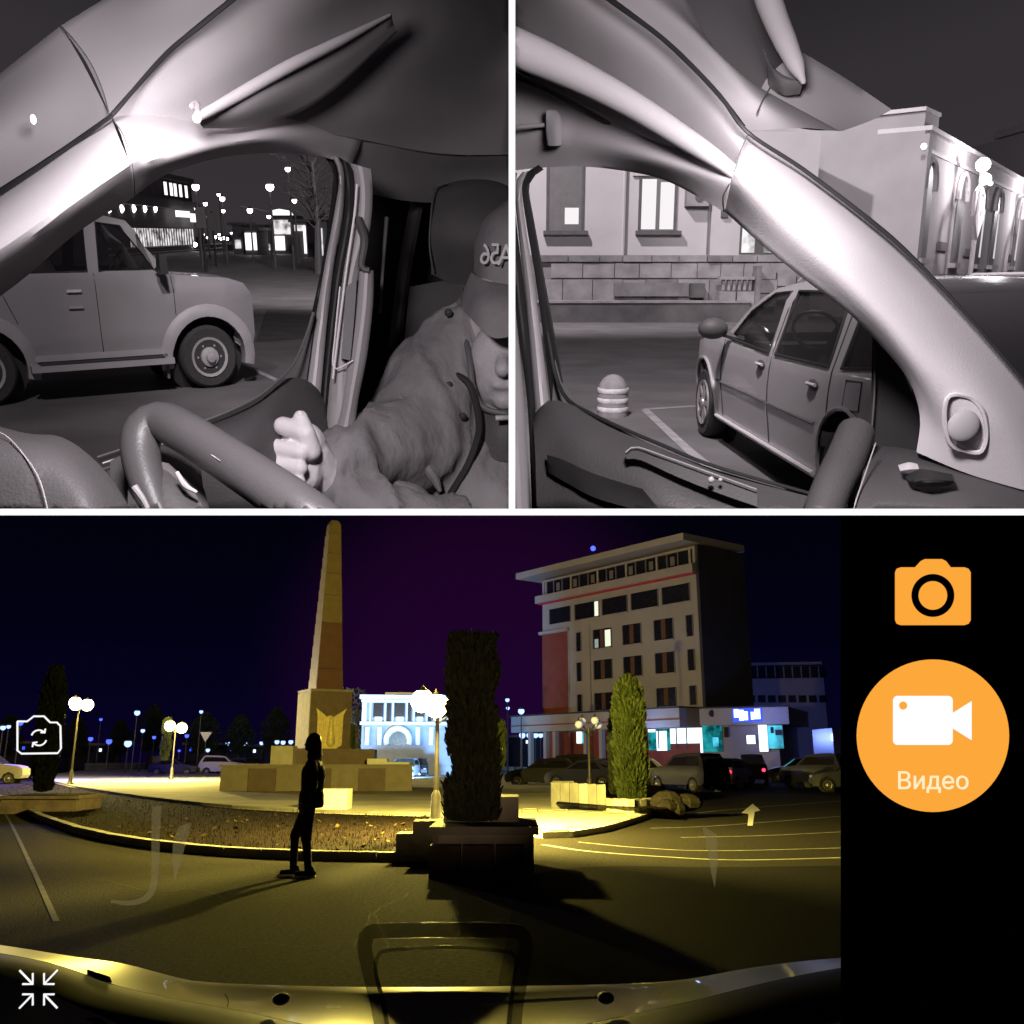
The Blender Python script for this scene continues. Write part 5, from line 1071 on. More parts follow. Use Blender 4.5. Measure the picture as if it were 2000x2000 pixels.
part('upper_step', bb((.7, 0, (zb_ + zz(1465)) / 2 + .04), (3.5, 3.1, zz(1465) - zb_)), mGranA, mo)
pb, pt_ = zz(1465) + .05, zz(1350)
part('pedestal', MB().box((0, 0, (pb + pt_) / 2), (1.95, 1.95, pt_ - pb)), mGranA, mo)
for i in range(4): part('side_slab', MB().box((-.99, -.73 + i * .487, (pb + pt_) / 2), (.05, .47, pt_ - pb - .08)), mCreamS, mo)
part('pedestal_cap', MB().box((0, 0, pt_ + .05), (2.03, 2.03, .10)), mGranB, mo)
st_ = zz(1008); hts = [pt_ + .10] + [pt_ + (st_ - pt_) * q for q in (.13, .39, .55, .68, .80, .92)] + [st_ - .22]
w0, w1 = .64, .26
def wat(z): return w0 + (w1 - w0) * (z - pt_) / (st_ - pt_)
mSh1 = mat('granite_red_brown', (.13, .06, .055), .6, noise=.12, scale=3); mSh2 = mat('granite_ochre', (.20, .145, .09), .6, noise=.12, scale=3)
for i in range(len(hts) - 1):
    a, b = hts[i], hts[i + 1] - .015; mb = MB().hexa([(-wat(a), -wat(a), a), (wat(a), -wat(a), a), (wat(a), wat(a), a), (-wat(a), wat(a), a)], [(-wat(b), -wat(b), b), (wat(b), -wat(b), b), (wat(b), wat(b), b), (-wat(b), wat(b), b)])
    part('shaft_block', mb, mSh1 if i < 2 else mSh2, mo)
a = hts[-1]; wa = wat(a); part('shaft_tip', MB().hexa([(-wa, -wa, a), (wa, -wa, a), (wa, wa, a), (-wa, wa, a)], [(-.17, -.17, st_), (.17, -.17, st_), (.17, .17, st_), (-.17, .17, st_)]), mGranB, mo)
for i in range(14): z = pt_ + .3 + i * (st_ - pt_ - .8) / 14; part('corner_quoin', MB().box((-wat(z) - .004, 0, z), (.03, 2 * wat(z) * .96, (st_ - pt_) / 14 - .06)), mGranB, mo)
mGold = mat('gilded_relief', (.80, .66, .30), .5, .1, noise=.15, scale=9, bump=.3, bscale=12)
em = MB(); y0 = -1.0; E = lambda px, py: ((px - 645) * k * 1.06, y0, zz(py))
sh = [(617, 1383), (637, 1400), (643, 1397), (650, 1400), (673, 1383), (667, 1396), (666, 1455), (656, 1462), (632, 1462), (621, 1455), (620, 1396)]
em.hexa([E(*p) for p in sh], [(E(*p)[0], y0 - .07, E(*p)[2]) for p in sh]); eo = part('emblem', em, mGold, mo)
part('emblem_figure', MB().capsule((0, y0 - .08, zz(1408)), (0, y0 - .08, zz(1450)), .10, .20, 10).ball((0, y0 - .09, zz(1403)), .10, 10, 7), mGold, eo, True)
for s_ in (-1, 1):
    for i in range(4): part('feather', MB().box((s_ * (.24 + .085 * i), y0 - .085, zz(1425) + .05 * i), (.065, .04, .95 + .1 * i)), mGold, eo)
c0 = B.V(553, 1500, V0 - 2.6); solo('stone_block', MB().box((c0.x, c0.y, (B.V(553, 1457, V0 - 2.6).z + zb_ + .1) / 2), (.95, .8, B.V(553, 1457, V0 - 2.6).z - zb_ - .1)), mCreamS, B, 'pale cream stone block on the left end of the monument base', 'block')
c0 = B.V(738, 1493, 41.5); solo('white_slab', MB().box((c0.x, c0.y, zb_ + .22), (.85, .6, .24)).box((c0.x + .8, c0.y, zb_ + .15), (1.2, .5, .09)), mWhiteS, B, 'flat white slab lying on the right end of the monument base', 'slab')
# white cubes
for lb, x, y, w in (('glowing white cube seat standing behind the walking person', 645, 1582, 1.18), ('small white cube seat far off beneath the lit narrow cypress', 306, 1497, 1.0), ('white cube seat on the stone wall at right, near the clustered lamp', 1101, 1549, .80)):
    p = B.G(x, y, .12); v_ = p.y; ww = w * (1 if x != 306 else 2.0); hgt = {645: 37, 306: 19, 1101: 21}[x] * v_ / 1800
    solo('cube_seat', MB().box((p.x, p.y + .4, .125 + hgt / 2), ({645: 62, 306: 24, 1101: 38}[x] * v_ / 1800, .8, hgt)), mWhiteS, B, lb, 'seat', 'white cube seats on the square')
# ------------------------------------------------------------------ near planter and cypress
p0 = B.G(942, 1716); mDkSt = mat('weathered_dark_stone', (.10, .075, .07), .9, noise=.3, scale=4, bump=.5, bscale=14)
pl = thing('planter', 'big dark stone block planter with a coping, holding the near cypress', 'planter', B, (p0.x, p0.y + .9, 0))
for i, (x0, w) in enumerate(((-.62, .42), (-.19, .42), (.24, .38))): part('stone_block', MB().box((x0 + w / 2 - .08, -.78, .20), (w - .02, .3, .40)), mDkSt, pl)
part('block_core', MB().box((0, .1, .28), (1.22, 1.5, .52)), mPave2, pl)
part('coping', MB().box((.02, -.02, .585), (1.42, 1.9, .10)), mKerb, pl)
for sx in (-1, 1):
    for i in range(3): part('stone_block', MB().box((sx * .63, -.42 + i * .55, .28), (.08, .5, .48)), mKerb, pl)
part('step_block', MB().box((-.62, .95, .45), (.9, .55, .30)), mKerb, pl); part('step_block', MB().box((-.9, 1.25, .25), (.9, .5, .30)), mKerb, pl); part('upper_course', MB().box((-.05, .45, .80), (1.05, .95, .34)), mPave2, pl)
def cypress(label, F, x, ybase, ytop, wpx, v, n, mleaf, seed, lf=.05, shape=None, group='columnar cypresses on the square'):
    random.seed(seed); b = F.V(x, ybase, v); top = F.V(x, ytop, v).z; R_w = wpx / 2 * v / 1800; z0 = max(b.z, .05)
    t = thing('cypress', label, 'tree', F, (b.x, v, z0 - .05 if z0 > .1 else 0)); off = LOC[t.name].z; H_ = top - off
    part('trunk', MB().tube([(0, 0, 0), (.01, 0, H_ * .3), (0, 0, H_ * .88)], [R_w * .18, R_w * .12, .01], 7), mBark, t, True)
    prof = shape or (lambda u: min(1, .72 + u * 1.2) * (1 if u < .75 else max(.0, (1 - ((u - .75) / .25) ** 2.2)) * .75 + .25 * (u < .98)))
    mb = MB(); lobes = [(random.uniform(0, 6.28), random.uniform(.05, .95), random.uniform(.7, 1.12)) for _ in range(26)]
    for i in range(n):
        u = random.uniform(.015, 1); a = random.uniform(0, 6.28); rr = prof(u) * R_w * (1 - .42 * random.random() ** 2.4)
        for la, lu, lr in lobes:
            if abs(u - lu) < .06 and abs((a - la + math.pi) % (2 * math.pi) - math.pi) < .55: rr *= lr
        c_ = Vector((math.cos(a) * rr, math.sin(a) * rr, u * H_)); s = lf * random.uniform(.6, 1.5)
        d = Vector((math.cos(a) * .45 + random.uniform(-.3, .3), math.sin(a) * .45 + random.uniform(-.3, .3), 1)).normalized() * s * 1.7; w = d.cross(Vector((random.uniform(-1, 1), random.uniform(-1, 1), .2))).normalized() * s * .42
        c_ *= 1 if random.random() > .05 else Vector((1, 1, 1)).length / 1.732 ; c_.x *= (1.14 if random.random() < .05 else 1); c_.y *= (1.1 if random.random() < .05 else 1)
        mb.add([c_ - w, c_ + w, c_ + d + w * .2, c_ + d - w * .5], [(0, 1, 2, 3)])
    part('crown', mb, mleaf, t)
    # dense inner body
    core = MB().lathe([(prof(u_ / 12 * .97 + .01) * R_w * .66 + .001, u_ / 12 * H_ * .95 + .03) for u_ in range(13)], (0, 0, 0), 'Z', 14); part('inner_growth', core, mleaf, t, True)
    return t
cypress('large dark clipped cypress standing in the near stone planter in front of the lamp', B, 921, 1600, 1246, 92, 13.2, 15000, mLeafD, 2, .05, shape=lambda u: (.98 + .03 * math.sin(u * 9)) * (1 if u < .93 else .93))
cypress('green lit cypress at right in front of the hotel, behind the low stone wall', B, 1234, 1568, 1326, 56, 30, 12000, mLeaf, 3, .085)
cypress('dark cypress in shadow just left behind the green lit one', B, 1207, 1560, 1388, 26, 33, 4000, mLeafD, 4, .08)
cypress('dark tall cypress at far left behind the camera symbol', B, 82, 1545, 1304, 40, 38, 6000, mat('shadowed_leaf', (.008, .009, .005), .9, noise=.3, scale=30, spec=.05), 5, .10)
cypress('narrow yellow lit cypress beside the far left twin lamp', B, 105, 1500, 1385, 10, 60, 1800, mLeaf, 6, .12)
cypress('narrow yellow lit cypress beside the second lamp on the far side', B, 321, 1485, 1407, 13, 70, 2000, mLeaf, 7, .14)
cypress('short yellow lit cypress right of the near planter', B, 975, 1498, 1411, 20, 38, 3000, mLeaf, 8, .08)
cypress('tiny lit cypress at the right edge of the obelisk pedestal', B, 686, 1463, 1420, 8, 60, 900, mLeaf, 9, .10)
# ------------------------------------------------------------------ left pedestal with dark bush
pq = B.G(72, 1590); t = thing('planter', 'low stone planter at the far left by the curved kerb', 'planter', B, (pq.x, pq.y + .8, 0))
part('stone_box', MB().box((0, 0, .2), (2.1, 1.6, .40)), mDkSt, t); part('coping', MB().box((0, 0, .44), (2.3, 1.8, .08)), mDkSt, t); part('soil', MB().box((0, 0, .485), (1.8, 1.3, .02)), mSoil, t)
t = thing('low_wall', 'long low rubble wall behind the square at left', 'wall', B, B.G(165, 1507, .12))
random.seed(12); wA0, wB0 = B.G(165, 1505, .12), B.G(360, 1500, .12)
for i in range(26):
    for j in range(2):
        a, b = wA0.lerp(wB0, i / 26), wA0.lerp(wB0, (i + .96) / 26); h0, h1 = .12 + j * .42, .12 + j * .42 + .40; o_ = Vector((0, random.uniform(-.08, .08), 0)); e_ = Vector((0, .6, 0))
        f = [Vector((a.x, a.y, h0)) + o_, Vector((b.x, b.y, h0)) + o_, Vector((b.x, b.y, h1 - random.uniform(0, .06))) + o_, Vector((a.x, a.y, h1 - random.uniform(0, .06))) + o_]; part('stone', MB().hexa(f, [q + e_ for q in f]), mKerb, t, rel=True)
# low stone wall at right
def stone_wall(label, pts, h, n, m, rows=1, z0=.12):
    P = [gp(x, y, z0) for x, y in pts]; t = thing('low_wall', label, 'wall', B, P[0])
    for a, b in zip(P, P[1:]):
        for i in range(n):
            for j in range(rows):
                p, q = a.lerp(b, i / n), a.lerp(b, (i + .95) / n); hh = h / rows; o_ = Vector((0, random.uniform(-.04, .04), 0)); e_ = Vector((.0, .45, 0)); z_ = z0 + j * hh
                f = [Vector((p.x, p.y, z_)) + o_, Vector((q.x, q.y, z_)) + o_, Vector((q.x, q.y, z_ + hh - .02)) + o_, Vector((p.x, p.y, z_ + hh - random.uniform(.015, .05))) + o_]; part('stone', MB().hexa(f, [q2 + e_ for q2 in f]), random.choice(m), t, rel=True)
    return t
stone_wall('squat lit wall of square stone blocks below the clustered lamp', [(1077, 1577), (1132, 1582), (1185, 1587)], .72, 3, [mCreamS, mKerb])
stone_wall('low lit stone edging curving right from the green cypress', [(1185, 1588), (1240, 1590), (1298, 1586)], .38, 5, [mCreamS, mKerb, mPave2])
stone_wall('low rubble edge running left from the clustered lamp', [(950, 1503), (1060, 1508), (1135, 1520)], .45, 9, [mKerb, mPave2])
solo('planting_bed', MB().hexa([gp(1085, 1570, .3), gp(1300, 1580, .3), gp(1290, 1535, .3), gp(1130, 1518, .3)], [gp(1085, 1570, .1), gp(1300, 1580, .1), gp(1290, 1535, .1), gp(1130, 1518, .1)]), mSoil, B, kind='structure')
rk = B.G(1328, 1600); bo = MB(); random.seed(4)
for i in range(5): bo.ball((rk.x + random.uniform(-.5, .3), rk.y + random.uniform(0, .5), .18 + random.uniform(0, .25)), (random.uniform(.25, .5), .3, random.uniform(.2, .35)), 9, 6)
solo('boulder', bo, mAsp, B, 'dark boulder at the corner of the stone edging by the road', 'rock')
# ------------------------------------------------------------------ lamps on the square
def lantern(label, x, yb, yt, v, heads, mb_, r=.16, lit=True, grp='ornate lamps on the square'):
    b = B.V(x, 1480, v); zt_ = B.V(x, yt, v).z; t = thing('street_lamp', label, 'street lamp', B, (b.x, v, .1), 0, grp)
    part('base', MB().lathe([(.18, 0), (.18, .12), (.11, .2), (.09, .7), (.05, .8)], (0, 0, 0), 'Z', 12), mIron, t, True)
    part('pole', MB().lathe([(.05, .75), (.04, zt_ - .45), (.06, zt_ - .4), (.03, zt_ - .3)], (0, 0, 0), 'Z', 10), mIron, t, True)
    for k in range(heads):
        a = k * 2 * math.pi / heads + .5; rr = .38 if heads > 1 else 0; q = Vector((math.cos(a) * rr, math.sin(a) * rr, zt_ - .1 - (.0 if k % 2 else .12)))
        if heads > 1: part('arm', MB().tube([(0, 0, zt_ - .55), q * .6 + Vector((0, 0, (zt_ - .55) * .4 - .05)), q - Vector((0, 0, r))], .02, 6), mIron, t, True)
        gl = part('globe', MB().ball(q, r, 14, 10), mb_, t, True); part('finial', MB().lathe([(r * .6, 0), (r * .3, .05), (.01, .12)], q + Vector((0, 0, r * .85)), 'Z', 10), mIron, gl, True)
    return t
lantern('brightest yellow lamp glaring just left of the near cypress', 853, 1600, 1368, 18.5, 3, mLamp1, .23)
lantern('left twin lamp with glaring globes near the camera symbol', 143, 1535, 1372, 50, 3, emit('warm_white_globe', (1, .85, .45), 10), .32)
lantern('single yellow lamp beyond the square beside the narrow cypress', 338, 1500, 1418, 63, 2, emit('warm_yellow_globe', (1, .82, .35), 8), .36)
lantern('unlit clustered lamp with clear globes standing by the stone wall', 1151, 1560, 1408, 31, 4, mat('tinted_glow_globe', (.6, .6, .75), .15, noise=0, emis=(.5, .5, 1), es=.15), .13)  # unlit globes carry a faint blue glow put into the material
lamp('POINT', 'square_lamp', B, B.V(143, 1372, 50) + Vector((.2, -1.1, 0)), 4500, YEL, .3)
lamp('POINT', 'square_lamp', B, B.V(338, 1414, 61) + Vector((0, 0, .3)), 14000, YEL, .3)
lamp('POINT', 'square_lamp', B, B.V(1045, 1400, 26), 1500, YEL, .3) if False else None
lamp('SPOT', 'flood_light', B, B.V(800, 1480, 66) + Vector((0, 0, -.8)), 26000, (.30, .62, 1), .4, tuple(B.V(790, 1400, 80)), 80)
lamp('SPOT', 'street_flood', B, (-4, 22, 9), 1400, (.48, .42, 1), .5, (9, 82, 8), 46)
lamp('POINT', 'street_flood', B, B.V(40, 1380, 60), 6000, (.12, .10, 1), .5)
lamp('POINT', 'hotel_light', B, B.V(1440, 1440, 88), 2600, (.2, .3, 1), .5)
# far lamps
G2 = 'distant blue white street lamps'
far = [(960, 1316, 70, 7, 'tall cold street lamp right of the near cypress', mLampB2), (268, 1392, 90, 5.5, 'blue lamp high between the two yellow lamps', mLampB2), (393, 1390, 95, 3.6, 'blue lamp on a tall post right of the second yellow lamp', mLampB2), (279, 1427, 100, 4, 'blue lamp low beside the high blue lamp', mLampB2),
    (197, 1405, 110, 3, 'dim blue lamp just right of the left twin lamp', mLampB), (177, 1443, 100, 4.5, 'blue lamp low right of the camera symbol', mLampB), (250, 1452, 90, 7, 'broad pale blue light low on the far left side', mLampB2), (213, 1448, 95, 5.5, 'greenish blue light left of the broad pale light', mLampB),
    (445, 1452, 120, 4, 'first of the row of white lamps left of the obelisk', mLampB2), (479, 1452, 121, 4, 'second of the row of white lamps left of the obelisk', mLampB2), (511, 1451, 122, 4, 'third of the row of white lamps left of the obelisk', mLampB2), (541, 1449, 110, 4.5, 'left of the three close lamps by the obelisk', mLampB2), (553, 1450, 112, 4.5, 'middle of the three close lamps by the obelisk', mLampB2), (568, 1449, 114, 4.5, 'right of the three close lamps by the obelisk', mLampB2),
    (6, 1421, 80, 5, 'lamp at the very left edge of the night view', mLampB2), (17, 1419, 82, 4, 'second lamp from the left edge of the night view', mLampB2), (40, 1412, 84, 5, 'lamp just above left of the camera symbol', mLampB), (991, 1367, 100, 4, 'upper of the small lamps left of the hotel canopy', mLampB2), (1018, 1389, 80, 6, 'round cold lamp left of the hotel canopy', mLampB2), (992, 1383, 101, 3.5, 'lower of the small lamps left of the hotel canopy', mLampB2),
    (365, 1437, 100, 4, 'blue light behind the single yellow lamp', mLampB), (301, 1440, 105, 3.5, 'faint blue light left of the narrow cypress', mLampB), (406, 1465, 90, 4, 'low blue light above the far parked cars', mLampB2), (350, 1466, 95, 2.6, 'tiny blue light under the single yellow lamp', mLampB)]
for x, y, v, s_, lb, m in far: street_lamp(lb, B, x, y, v, s_, m, G2, pole=mIron)
for i, x in enumerate((1020, 1034, 1046, 1056)):
    street_lamp(['first', 'second', 'third', 'last'][i] + ' of the four bunched lamps left of the hotel entrance', B, x, 1436, 92 + i, 6 - i * .4, mLampB2, G2, pole=mIron)
p = B.V(402, 1442, 88); t = thing('road_sign', 'pale give way sign on a post beyond the square', 'sign', B, (p.x, p.y, 0)); part('post', MB().tube([(0, 0, 0), (0, 0, 3.2)], .05, 6), mIron, t); part('plate', MB().hexa([(-.55, -.06, 3.8), (.55, -.06, 3.8), (0, -.06, 2.9)], [(-.55, -.1, 3.8), (.55, -.1, 3.8), (0, -.1, 2.9)]), mWhiteS, t)
# ------------------------------------------------------------------ hotel
mHot = mat('hotel_render', (.27, .245, .29), .85, noise=.08, scale=.5, bump=.1, bscale=5); mHotR = mat('hotel_brick_red', (.16, .035, .03), .9, noise=.12, scale=1.2); mHotW = mat('hotel_window_dark', (.010, .010, .022), .25, noise=.3)
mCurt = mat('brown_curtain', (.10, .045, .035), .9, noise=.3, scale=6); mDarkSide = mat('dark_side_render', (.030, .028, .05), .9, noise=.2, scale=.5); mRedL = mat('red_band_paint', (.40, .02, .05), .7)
mHotF = mat('window_frame_grey', (.14, .12, .16), .6)
hA = B.V(1062, 1480, 91); hB = B.V(1378, 1480, 75); HA, HB = (hA.x, hA.y), (hB.x, hB.y); nH = math.dist(HA, HB)
ho = thing('hotel', 'tall pale hotel with slanting flat roof, dark loggias, red side strip and ground floor canopy', 'building', B, (HA[0], HA[1], 0))
def hs_(x, y): return S_(B, HA, HB, x, y)
ztop = hs_(1370, 1062)[1]; mb = slab(HA, HB, 0, nH, 0, ztop, 0, 6); part('wall', mb, mHot, ho, rel=True)
dH = Vector((HB[0] - HA[0], HB[1] - HA[1], 0)).normalized(); nH_ = Vector((dH.y, -dH.x, 0)); 
if nH_.x * HA[0] + nH_.y * HA[1] > 0: nH_ = -nH_
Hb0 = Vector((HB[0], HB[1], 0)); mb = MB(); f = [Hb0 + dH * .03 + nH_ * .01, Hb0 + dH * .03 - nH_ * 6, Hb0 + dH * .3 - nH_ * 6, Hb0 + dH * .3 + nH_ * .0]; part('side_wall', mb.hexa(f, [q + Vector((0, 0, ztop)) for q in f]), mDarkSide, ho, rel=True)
rz0 = ztop + .25
f = [Vector((HA[0], HA[1], 0)) + dH * -2.0 + nH_ * 1.8, Hb0 + dH * .15 + nH_ * 1.5, Hb0 + dH * .15 - nH_ * 6.3, Vector((HA[0], HA[1], 0)) + dH * -2.0 - nH_ * 6.6]
part('roof', MB().hexa([q + Vector((0, 0, rz0)) for q in f], [q + Vector((0, 0, rz0 + .6)) for q in f]), mHot, ho, rel=True)
def hrect(name, x0, y0, x1, y1, out, th, m, par=None): return rectpart(name, x0, y0, x1, y1, out, th, m, par or ho, HA, HB, B)
def CX(x): return 1000 + x * .3323
# top glazed storey
zA, zB = hs_(1360, 1155 - 50)[1], ztop
part('glazed_band', slab(HA, HB, .4, nH - .3, hs_(1360, 1102)[1] + .02, ztop - .25, .05, .2), mHotW, ho, rel=True)
zl0, zl1 = hs_(1360, 1102)[1], ztop - .25
for i in range(16):
    s0 = .6 + i * (nH - 1.2) / 15; part('glazing_bar', slab(HA, HB, s0, s0 + (.22 if i % 3 == 0 else .10), zl0, zl1, .14, .1), mHot if i % 3 == 0 else mHotF, ho, rel=True)
for i in range(15):
    s0 = .9 + i * (nH - 1.2) / 15
    if i % 2: part('curtain', slab(HA, HB, s0 + .1, s0 + .6, zl0 + .3, zl1 - .3, .08, .02), mHotF, ho, rel=True)
part('cornice', slab(HA, HB, -.5, nH + .1, hs_(1360, 1118)[1], hs_(1360, 1101)[1], .55, .9), mHot, ho, rel=True)
part('red_band', slab(HA, HB, -.3, nH, hs_(1360, 1121)[1], hs_(1360, 1118)[1] - .01, .35, .4), mRedL, ho, rel=True)
# dark loggias
yr = lambda a, b, x: a + (b - a) * (x - 1076) / (1360 - 1076)
zt_a, zb_a = hs_(1335, 1140)[1], hs_(1335, 1175)[1]
def swin(x0, x1, z0, z1, lit=None, cur=True, nm='window'):
    s0, s1 = hs_(x0, 1400)[0], hs_(x1, 1400)[0]
    w = part(nm, slab(HA, HB, s0, s1, z0, z1, .02, .03), mHotW, ho, rel=True)
    for a_, b_ in ((s0 - .05, s0 + .03), (s1 - .03, s1 + .05)): part('frame', slab(HA, HB, a_, b_, z0, z1, .07, .06), mHotF, w, rel=True)
    if cur and s1 - s0 > 1.2: sm_ = (s0 + s1) / 2; part('curtain', slab(HA, HB, sm_ - .28, sm_ + .22, z0 + .08, z1 - .05, .035, .01), mCurt, w, rel=True)
    if s1 - s0 > 1.0: part('sill', slab(HA, HB, s0 - .1, s1 + .1, z0 - .10, z0 - .01, .16, .16), mHot, w, rel=True)
    if lit:
        for (f0, f1, g0, g1, m) in lit: part('lit_pane', slab(HA, HB, s0 + (s1 - s0) * f0, s0 + (s1 - s0) * f1, z0 + (z1 - z0) * g0, z0 + (z1 - z0) * g1, .05, .01), m, w, rel=True)
mYW = emit('warm_lit_window', (.95, 1, .75), 1.0); mYW2 = emit('dim_lit_window', (.45, .55, .5), .6)
for i, (a_, b_) in enumerate(((228, 355), (382, 527), (548, 700), (725, 888), (913, 1082))):
    swin(CX(a_), CX(b_), zb_a, zt_a, [(.83, .98, .05, .95, mYW)] if i == 1 else None, False, 'loggia')
rows_ = [(hs_(1315, 1247)[1], hs_(1315, 1206)[1]), (hs_(1315, 1313)[1], hs_(1315, 1272)[1]), (hs_(1315, 1379)[1], hs_(1315, 1342)[1])]
for r_, (z0, z1) in enumerate(rows_):
    for j, (a_, b_) in enumerate(((388, 415), (490, 598), (667, 777), (857, 972), (1052, 1092))):
        swin(CX(a_), CX(b_), z0, z1, [(.08, .28, .05, .5, mYW2), (.66, .96, .05, .9, mYW)] if (r_, j) == (0, 1) else None)
s0 = hs_(CX(338), 1400)[0]; zc_ = hs_(1335, 1380)[1]
part('red_strip', slab(HA, HB, -.02, s0, 3.4, zb_a - .9, .06, .2), mHotR, ho, rel=True)
part('ledge', slab(HA, HB, -.3, s0 + .2, zb_a - .9, zb_a - .6, .3, .3), mHot, ho, rel=True)
for s1 in (s0 + .02, hs_(CX(465), 1400)[0]): part('pilaster_edge', slab(HA, HB, s1, s1 + .12, 3.4, zb_a - .6, .10, .1), mHot, ho, rel=True)
# canopy and shops
zc0, zc1 = B.V(1300, 1422, 76).z, B.V(1300, 1386, 76).z
part('canopy', slab(HA, HB, -1.2, nH + .2, zc0, zc1, 3.0, 3.0), mHot, ho, rel=True)
part('canopy_lip', slab(HA, HB, -1.3, nH + .3, zc1, zc1 + .12, 3.15, 3.2), mDarkSide, ho, rel=True)
part('canopy_lip', slab(HA, HB, -1.3, nH + .3, zc0 + .55, zc0 + .65, 3.06, .1), mHotR, ho, rel=True)
part('roof_lamp', MB().ball(Vector(B.P(1158, 1072, HA, HB)) + Vector((0, -.2, 0)), .25, 8, 6), mLampB, ho, True, rel=True)
for x0 in (1062, 1092, 1110, 1170, 1200): s1 = hs_(x0, 1450)[0]; part('column', slab(HA, HB, s1 + .6, s1 + 1.0, 0, zc0, 2.4, .4), mHot, ho, rel=True)
part('shop_recess', slab(HA, HB, .2, nH - .2, .02, zc0 - .02, .02, .05), mHotR, ho, rel=True)
mCyan = emit('shop_light_cyan', (.10, .72, 1), 1.1, noise=.8); mBW = emit('shop_light_white', (.78, .92, 1), 1.8); mBl = emit('shop_light_blue', (.04, .10, 1), 1.3); mGr = emit('shop_light_green', (.02, .45, .50), .8, noise=1.2)
for i, (x0, x1, y0, y1, m) in enumerate(((1268, 1310, 1419, 1465, mGr), (1284, 1304, 1428, 1466, mBW), (1311, 1368, 1418, 1452, mBW), (1268, 1282, 1420, 1430, mBW), (1370, 1376, 1420, 1470, mBW), (1129, 1139, 1421, 1452, mBW), (1140, 1144, 1430, 1452, mCyan))):
    fr = hrect('shop_window', x0 - 1, y0 - 1, x1 + 1, y1, .06 + .02 * i, .04, mHotF); hrect('lit_pane', x0, y0, x1, y1, .09 + .02 * i, .02, m, fr)
for x in (1290, 1325, 1345): hrect('mullion', x, 1419, x + 1.5, 1462, .3, .05, mDarkSide)
lamp('POINT', 'shop_light', B, Vector(B.P(1335, 1450, HA, HB)) + nH_ * 5 , 500, (.35, .55, 1), .5)
# low shop right
sA, sB = (B.V(1374, 1480, 73).x, 73.0), (B.V(1549, 1480, 70).x, 70.0); nS = math.dist(sA, sB)
sh_ = thing('pharmacy', 'low white corner shop with a glowing blue white roof sign, right of the hotel', 'shop', B, (sA[0], sA[1], 0))
def srect(name, x0, y0, x1, y1, out, th, m, par=None): return rectpart(name, x0, y0, x1, y1, out, th, m, par or sh_, sA, sB, B)
zt2 = S_(B, sA, sB, 1460, 1383)[1]; zm2 = S_(B, sA, sB, 1460, 1416)[1]
part('wall', slab(sA, sB, 0, nS * .86, 0, zm2, 0, 8), mHot, sh_, rel=True); part('fascia', slab(sA, sB, 0, nS, zm2, zt2, .5, 8.6), mHot, sh_, rel=True); part('fascia_lip', slab(sA, sB, -.1, nS + .1, zt2, zt2 + .12, .6, .3), mDarkSide, sh_, rel=True)
part('round_logo', MB().ball(Vector(B.P(1389, 1394, sA, sB)) + Vector((0, -.55, 0)), (.32, .06, .28), 12, 8), mDarkSide, sh_, True, rel=True)
for x0, x1, y0, y1 in ((1437, 1446, 1386, 1402), (1447, 1456, 1387, 1408), (1457, 1464, 1390, 1407), (1470, 1476, 1391, 1406), (1477, 1488, 1385, 1405)): srect('glowing_sign_letter', x0, y0, x1, y1, .62, .1, mBW)
srect('sign_backing', 1434, 1384, 1492, 1410, .54, .03, mBl)
for i, (x0, x1, y0, y1, m) in enumerate(((1373, 1411, 1417, 1468, mGr), (1393, 1404, 1440, 1458, mCyan), (1415, 1423, 1420, 1440, mHotW), (1459, 1476, 1436, 1453, mBW), (1483, 1500, 1416, 1468, mBW), (1501, 1530, 1417, 1462, mCyan), (1506, 1512, 1420, 1432, mDarkSide), (1516, 1528, 1426, 1436, mDarkSide))):
    fr = srect('shop_window', x0 - .8, y0 - .8, x1 + .8, y1, .05 + .02 * i, .04, mHotF); srect('lit_pane' if m not in (mDarkSide, mHotW) else 'dark_pane', x0, y0, x1, y1, .08 + .02 * i, .02, m, fr)
lamp('POINT', 'shop_light', B, Vector(B.P(1470, 1405, sA, sB)) + Vector((0, -3, 0)), 260, (.25, .35, 1), .5)
# block behind
gA, gB = (B.V(1428, 1480, 110).x, 110.0), (B.V(1622, 1480, 108).x, 108.0); bg_ = thing('office_block', 'dim pale two storey office block behind the corner shop', 'building', B, (gA[0], gA[1], 0))
def grect(name, x0, y0, x1, y1, out, th, m, par=None): return rectpart(name, x0, y0, x1, y1, out, th, m, par or bg_, gA, gB, B)
zg = S_(B, gA, gB, 1500, 1325)[1]; zg2 = S_(B, gA, gB, 1500, 1298)[1]; nG = math.dist(gA, gB)
mOff = mat('office_wall', (.32, .27, .30), .9, noise=.1, scale=.4)
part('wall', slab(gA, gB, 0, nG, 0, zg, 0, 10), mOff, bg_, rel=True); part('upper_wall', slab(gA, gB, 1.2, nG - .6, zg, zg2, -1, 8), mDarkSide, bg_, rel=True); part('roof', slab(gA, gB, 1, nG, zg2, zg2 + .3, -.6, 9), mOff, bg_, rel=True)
for i in range(10): x = 1447 + i * 17.2; w_ = grect('window', x, 1301, x + 14, 1322, -.9, .05, mHotW); grect('frame', x - 2, 1300, x, 1323, -.7, .1, mOff, w_)
for i in range(9): x = 1440 + i * 20; grect('window', x, 1358, x + 15, 1372, .05, .05, mHotW)
vn = B.V(1620, 1462, 78); t = thing('box_van', 'white box van body at the right edge of the night view', 'van', B, (vn.x + .6, vn.y, 0)); part('cargo_box', MB().box((0, 0, 1.9 + .7), (2.2, 5, 2.4)), mPaintPale, t); part('chassis', MB().box((0, 0, .9), (2.0, 5, .5)), mPaintDark, t)
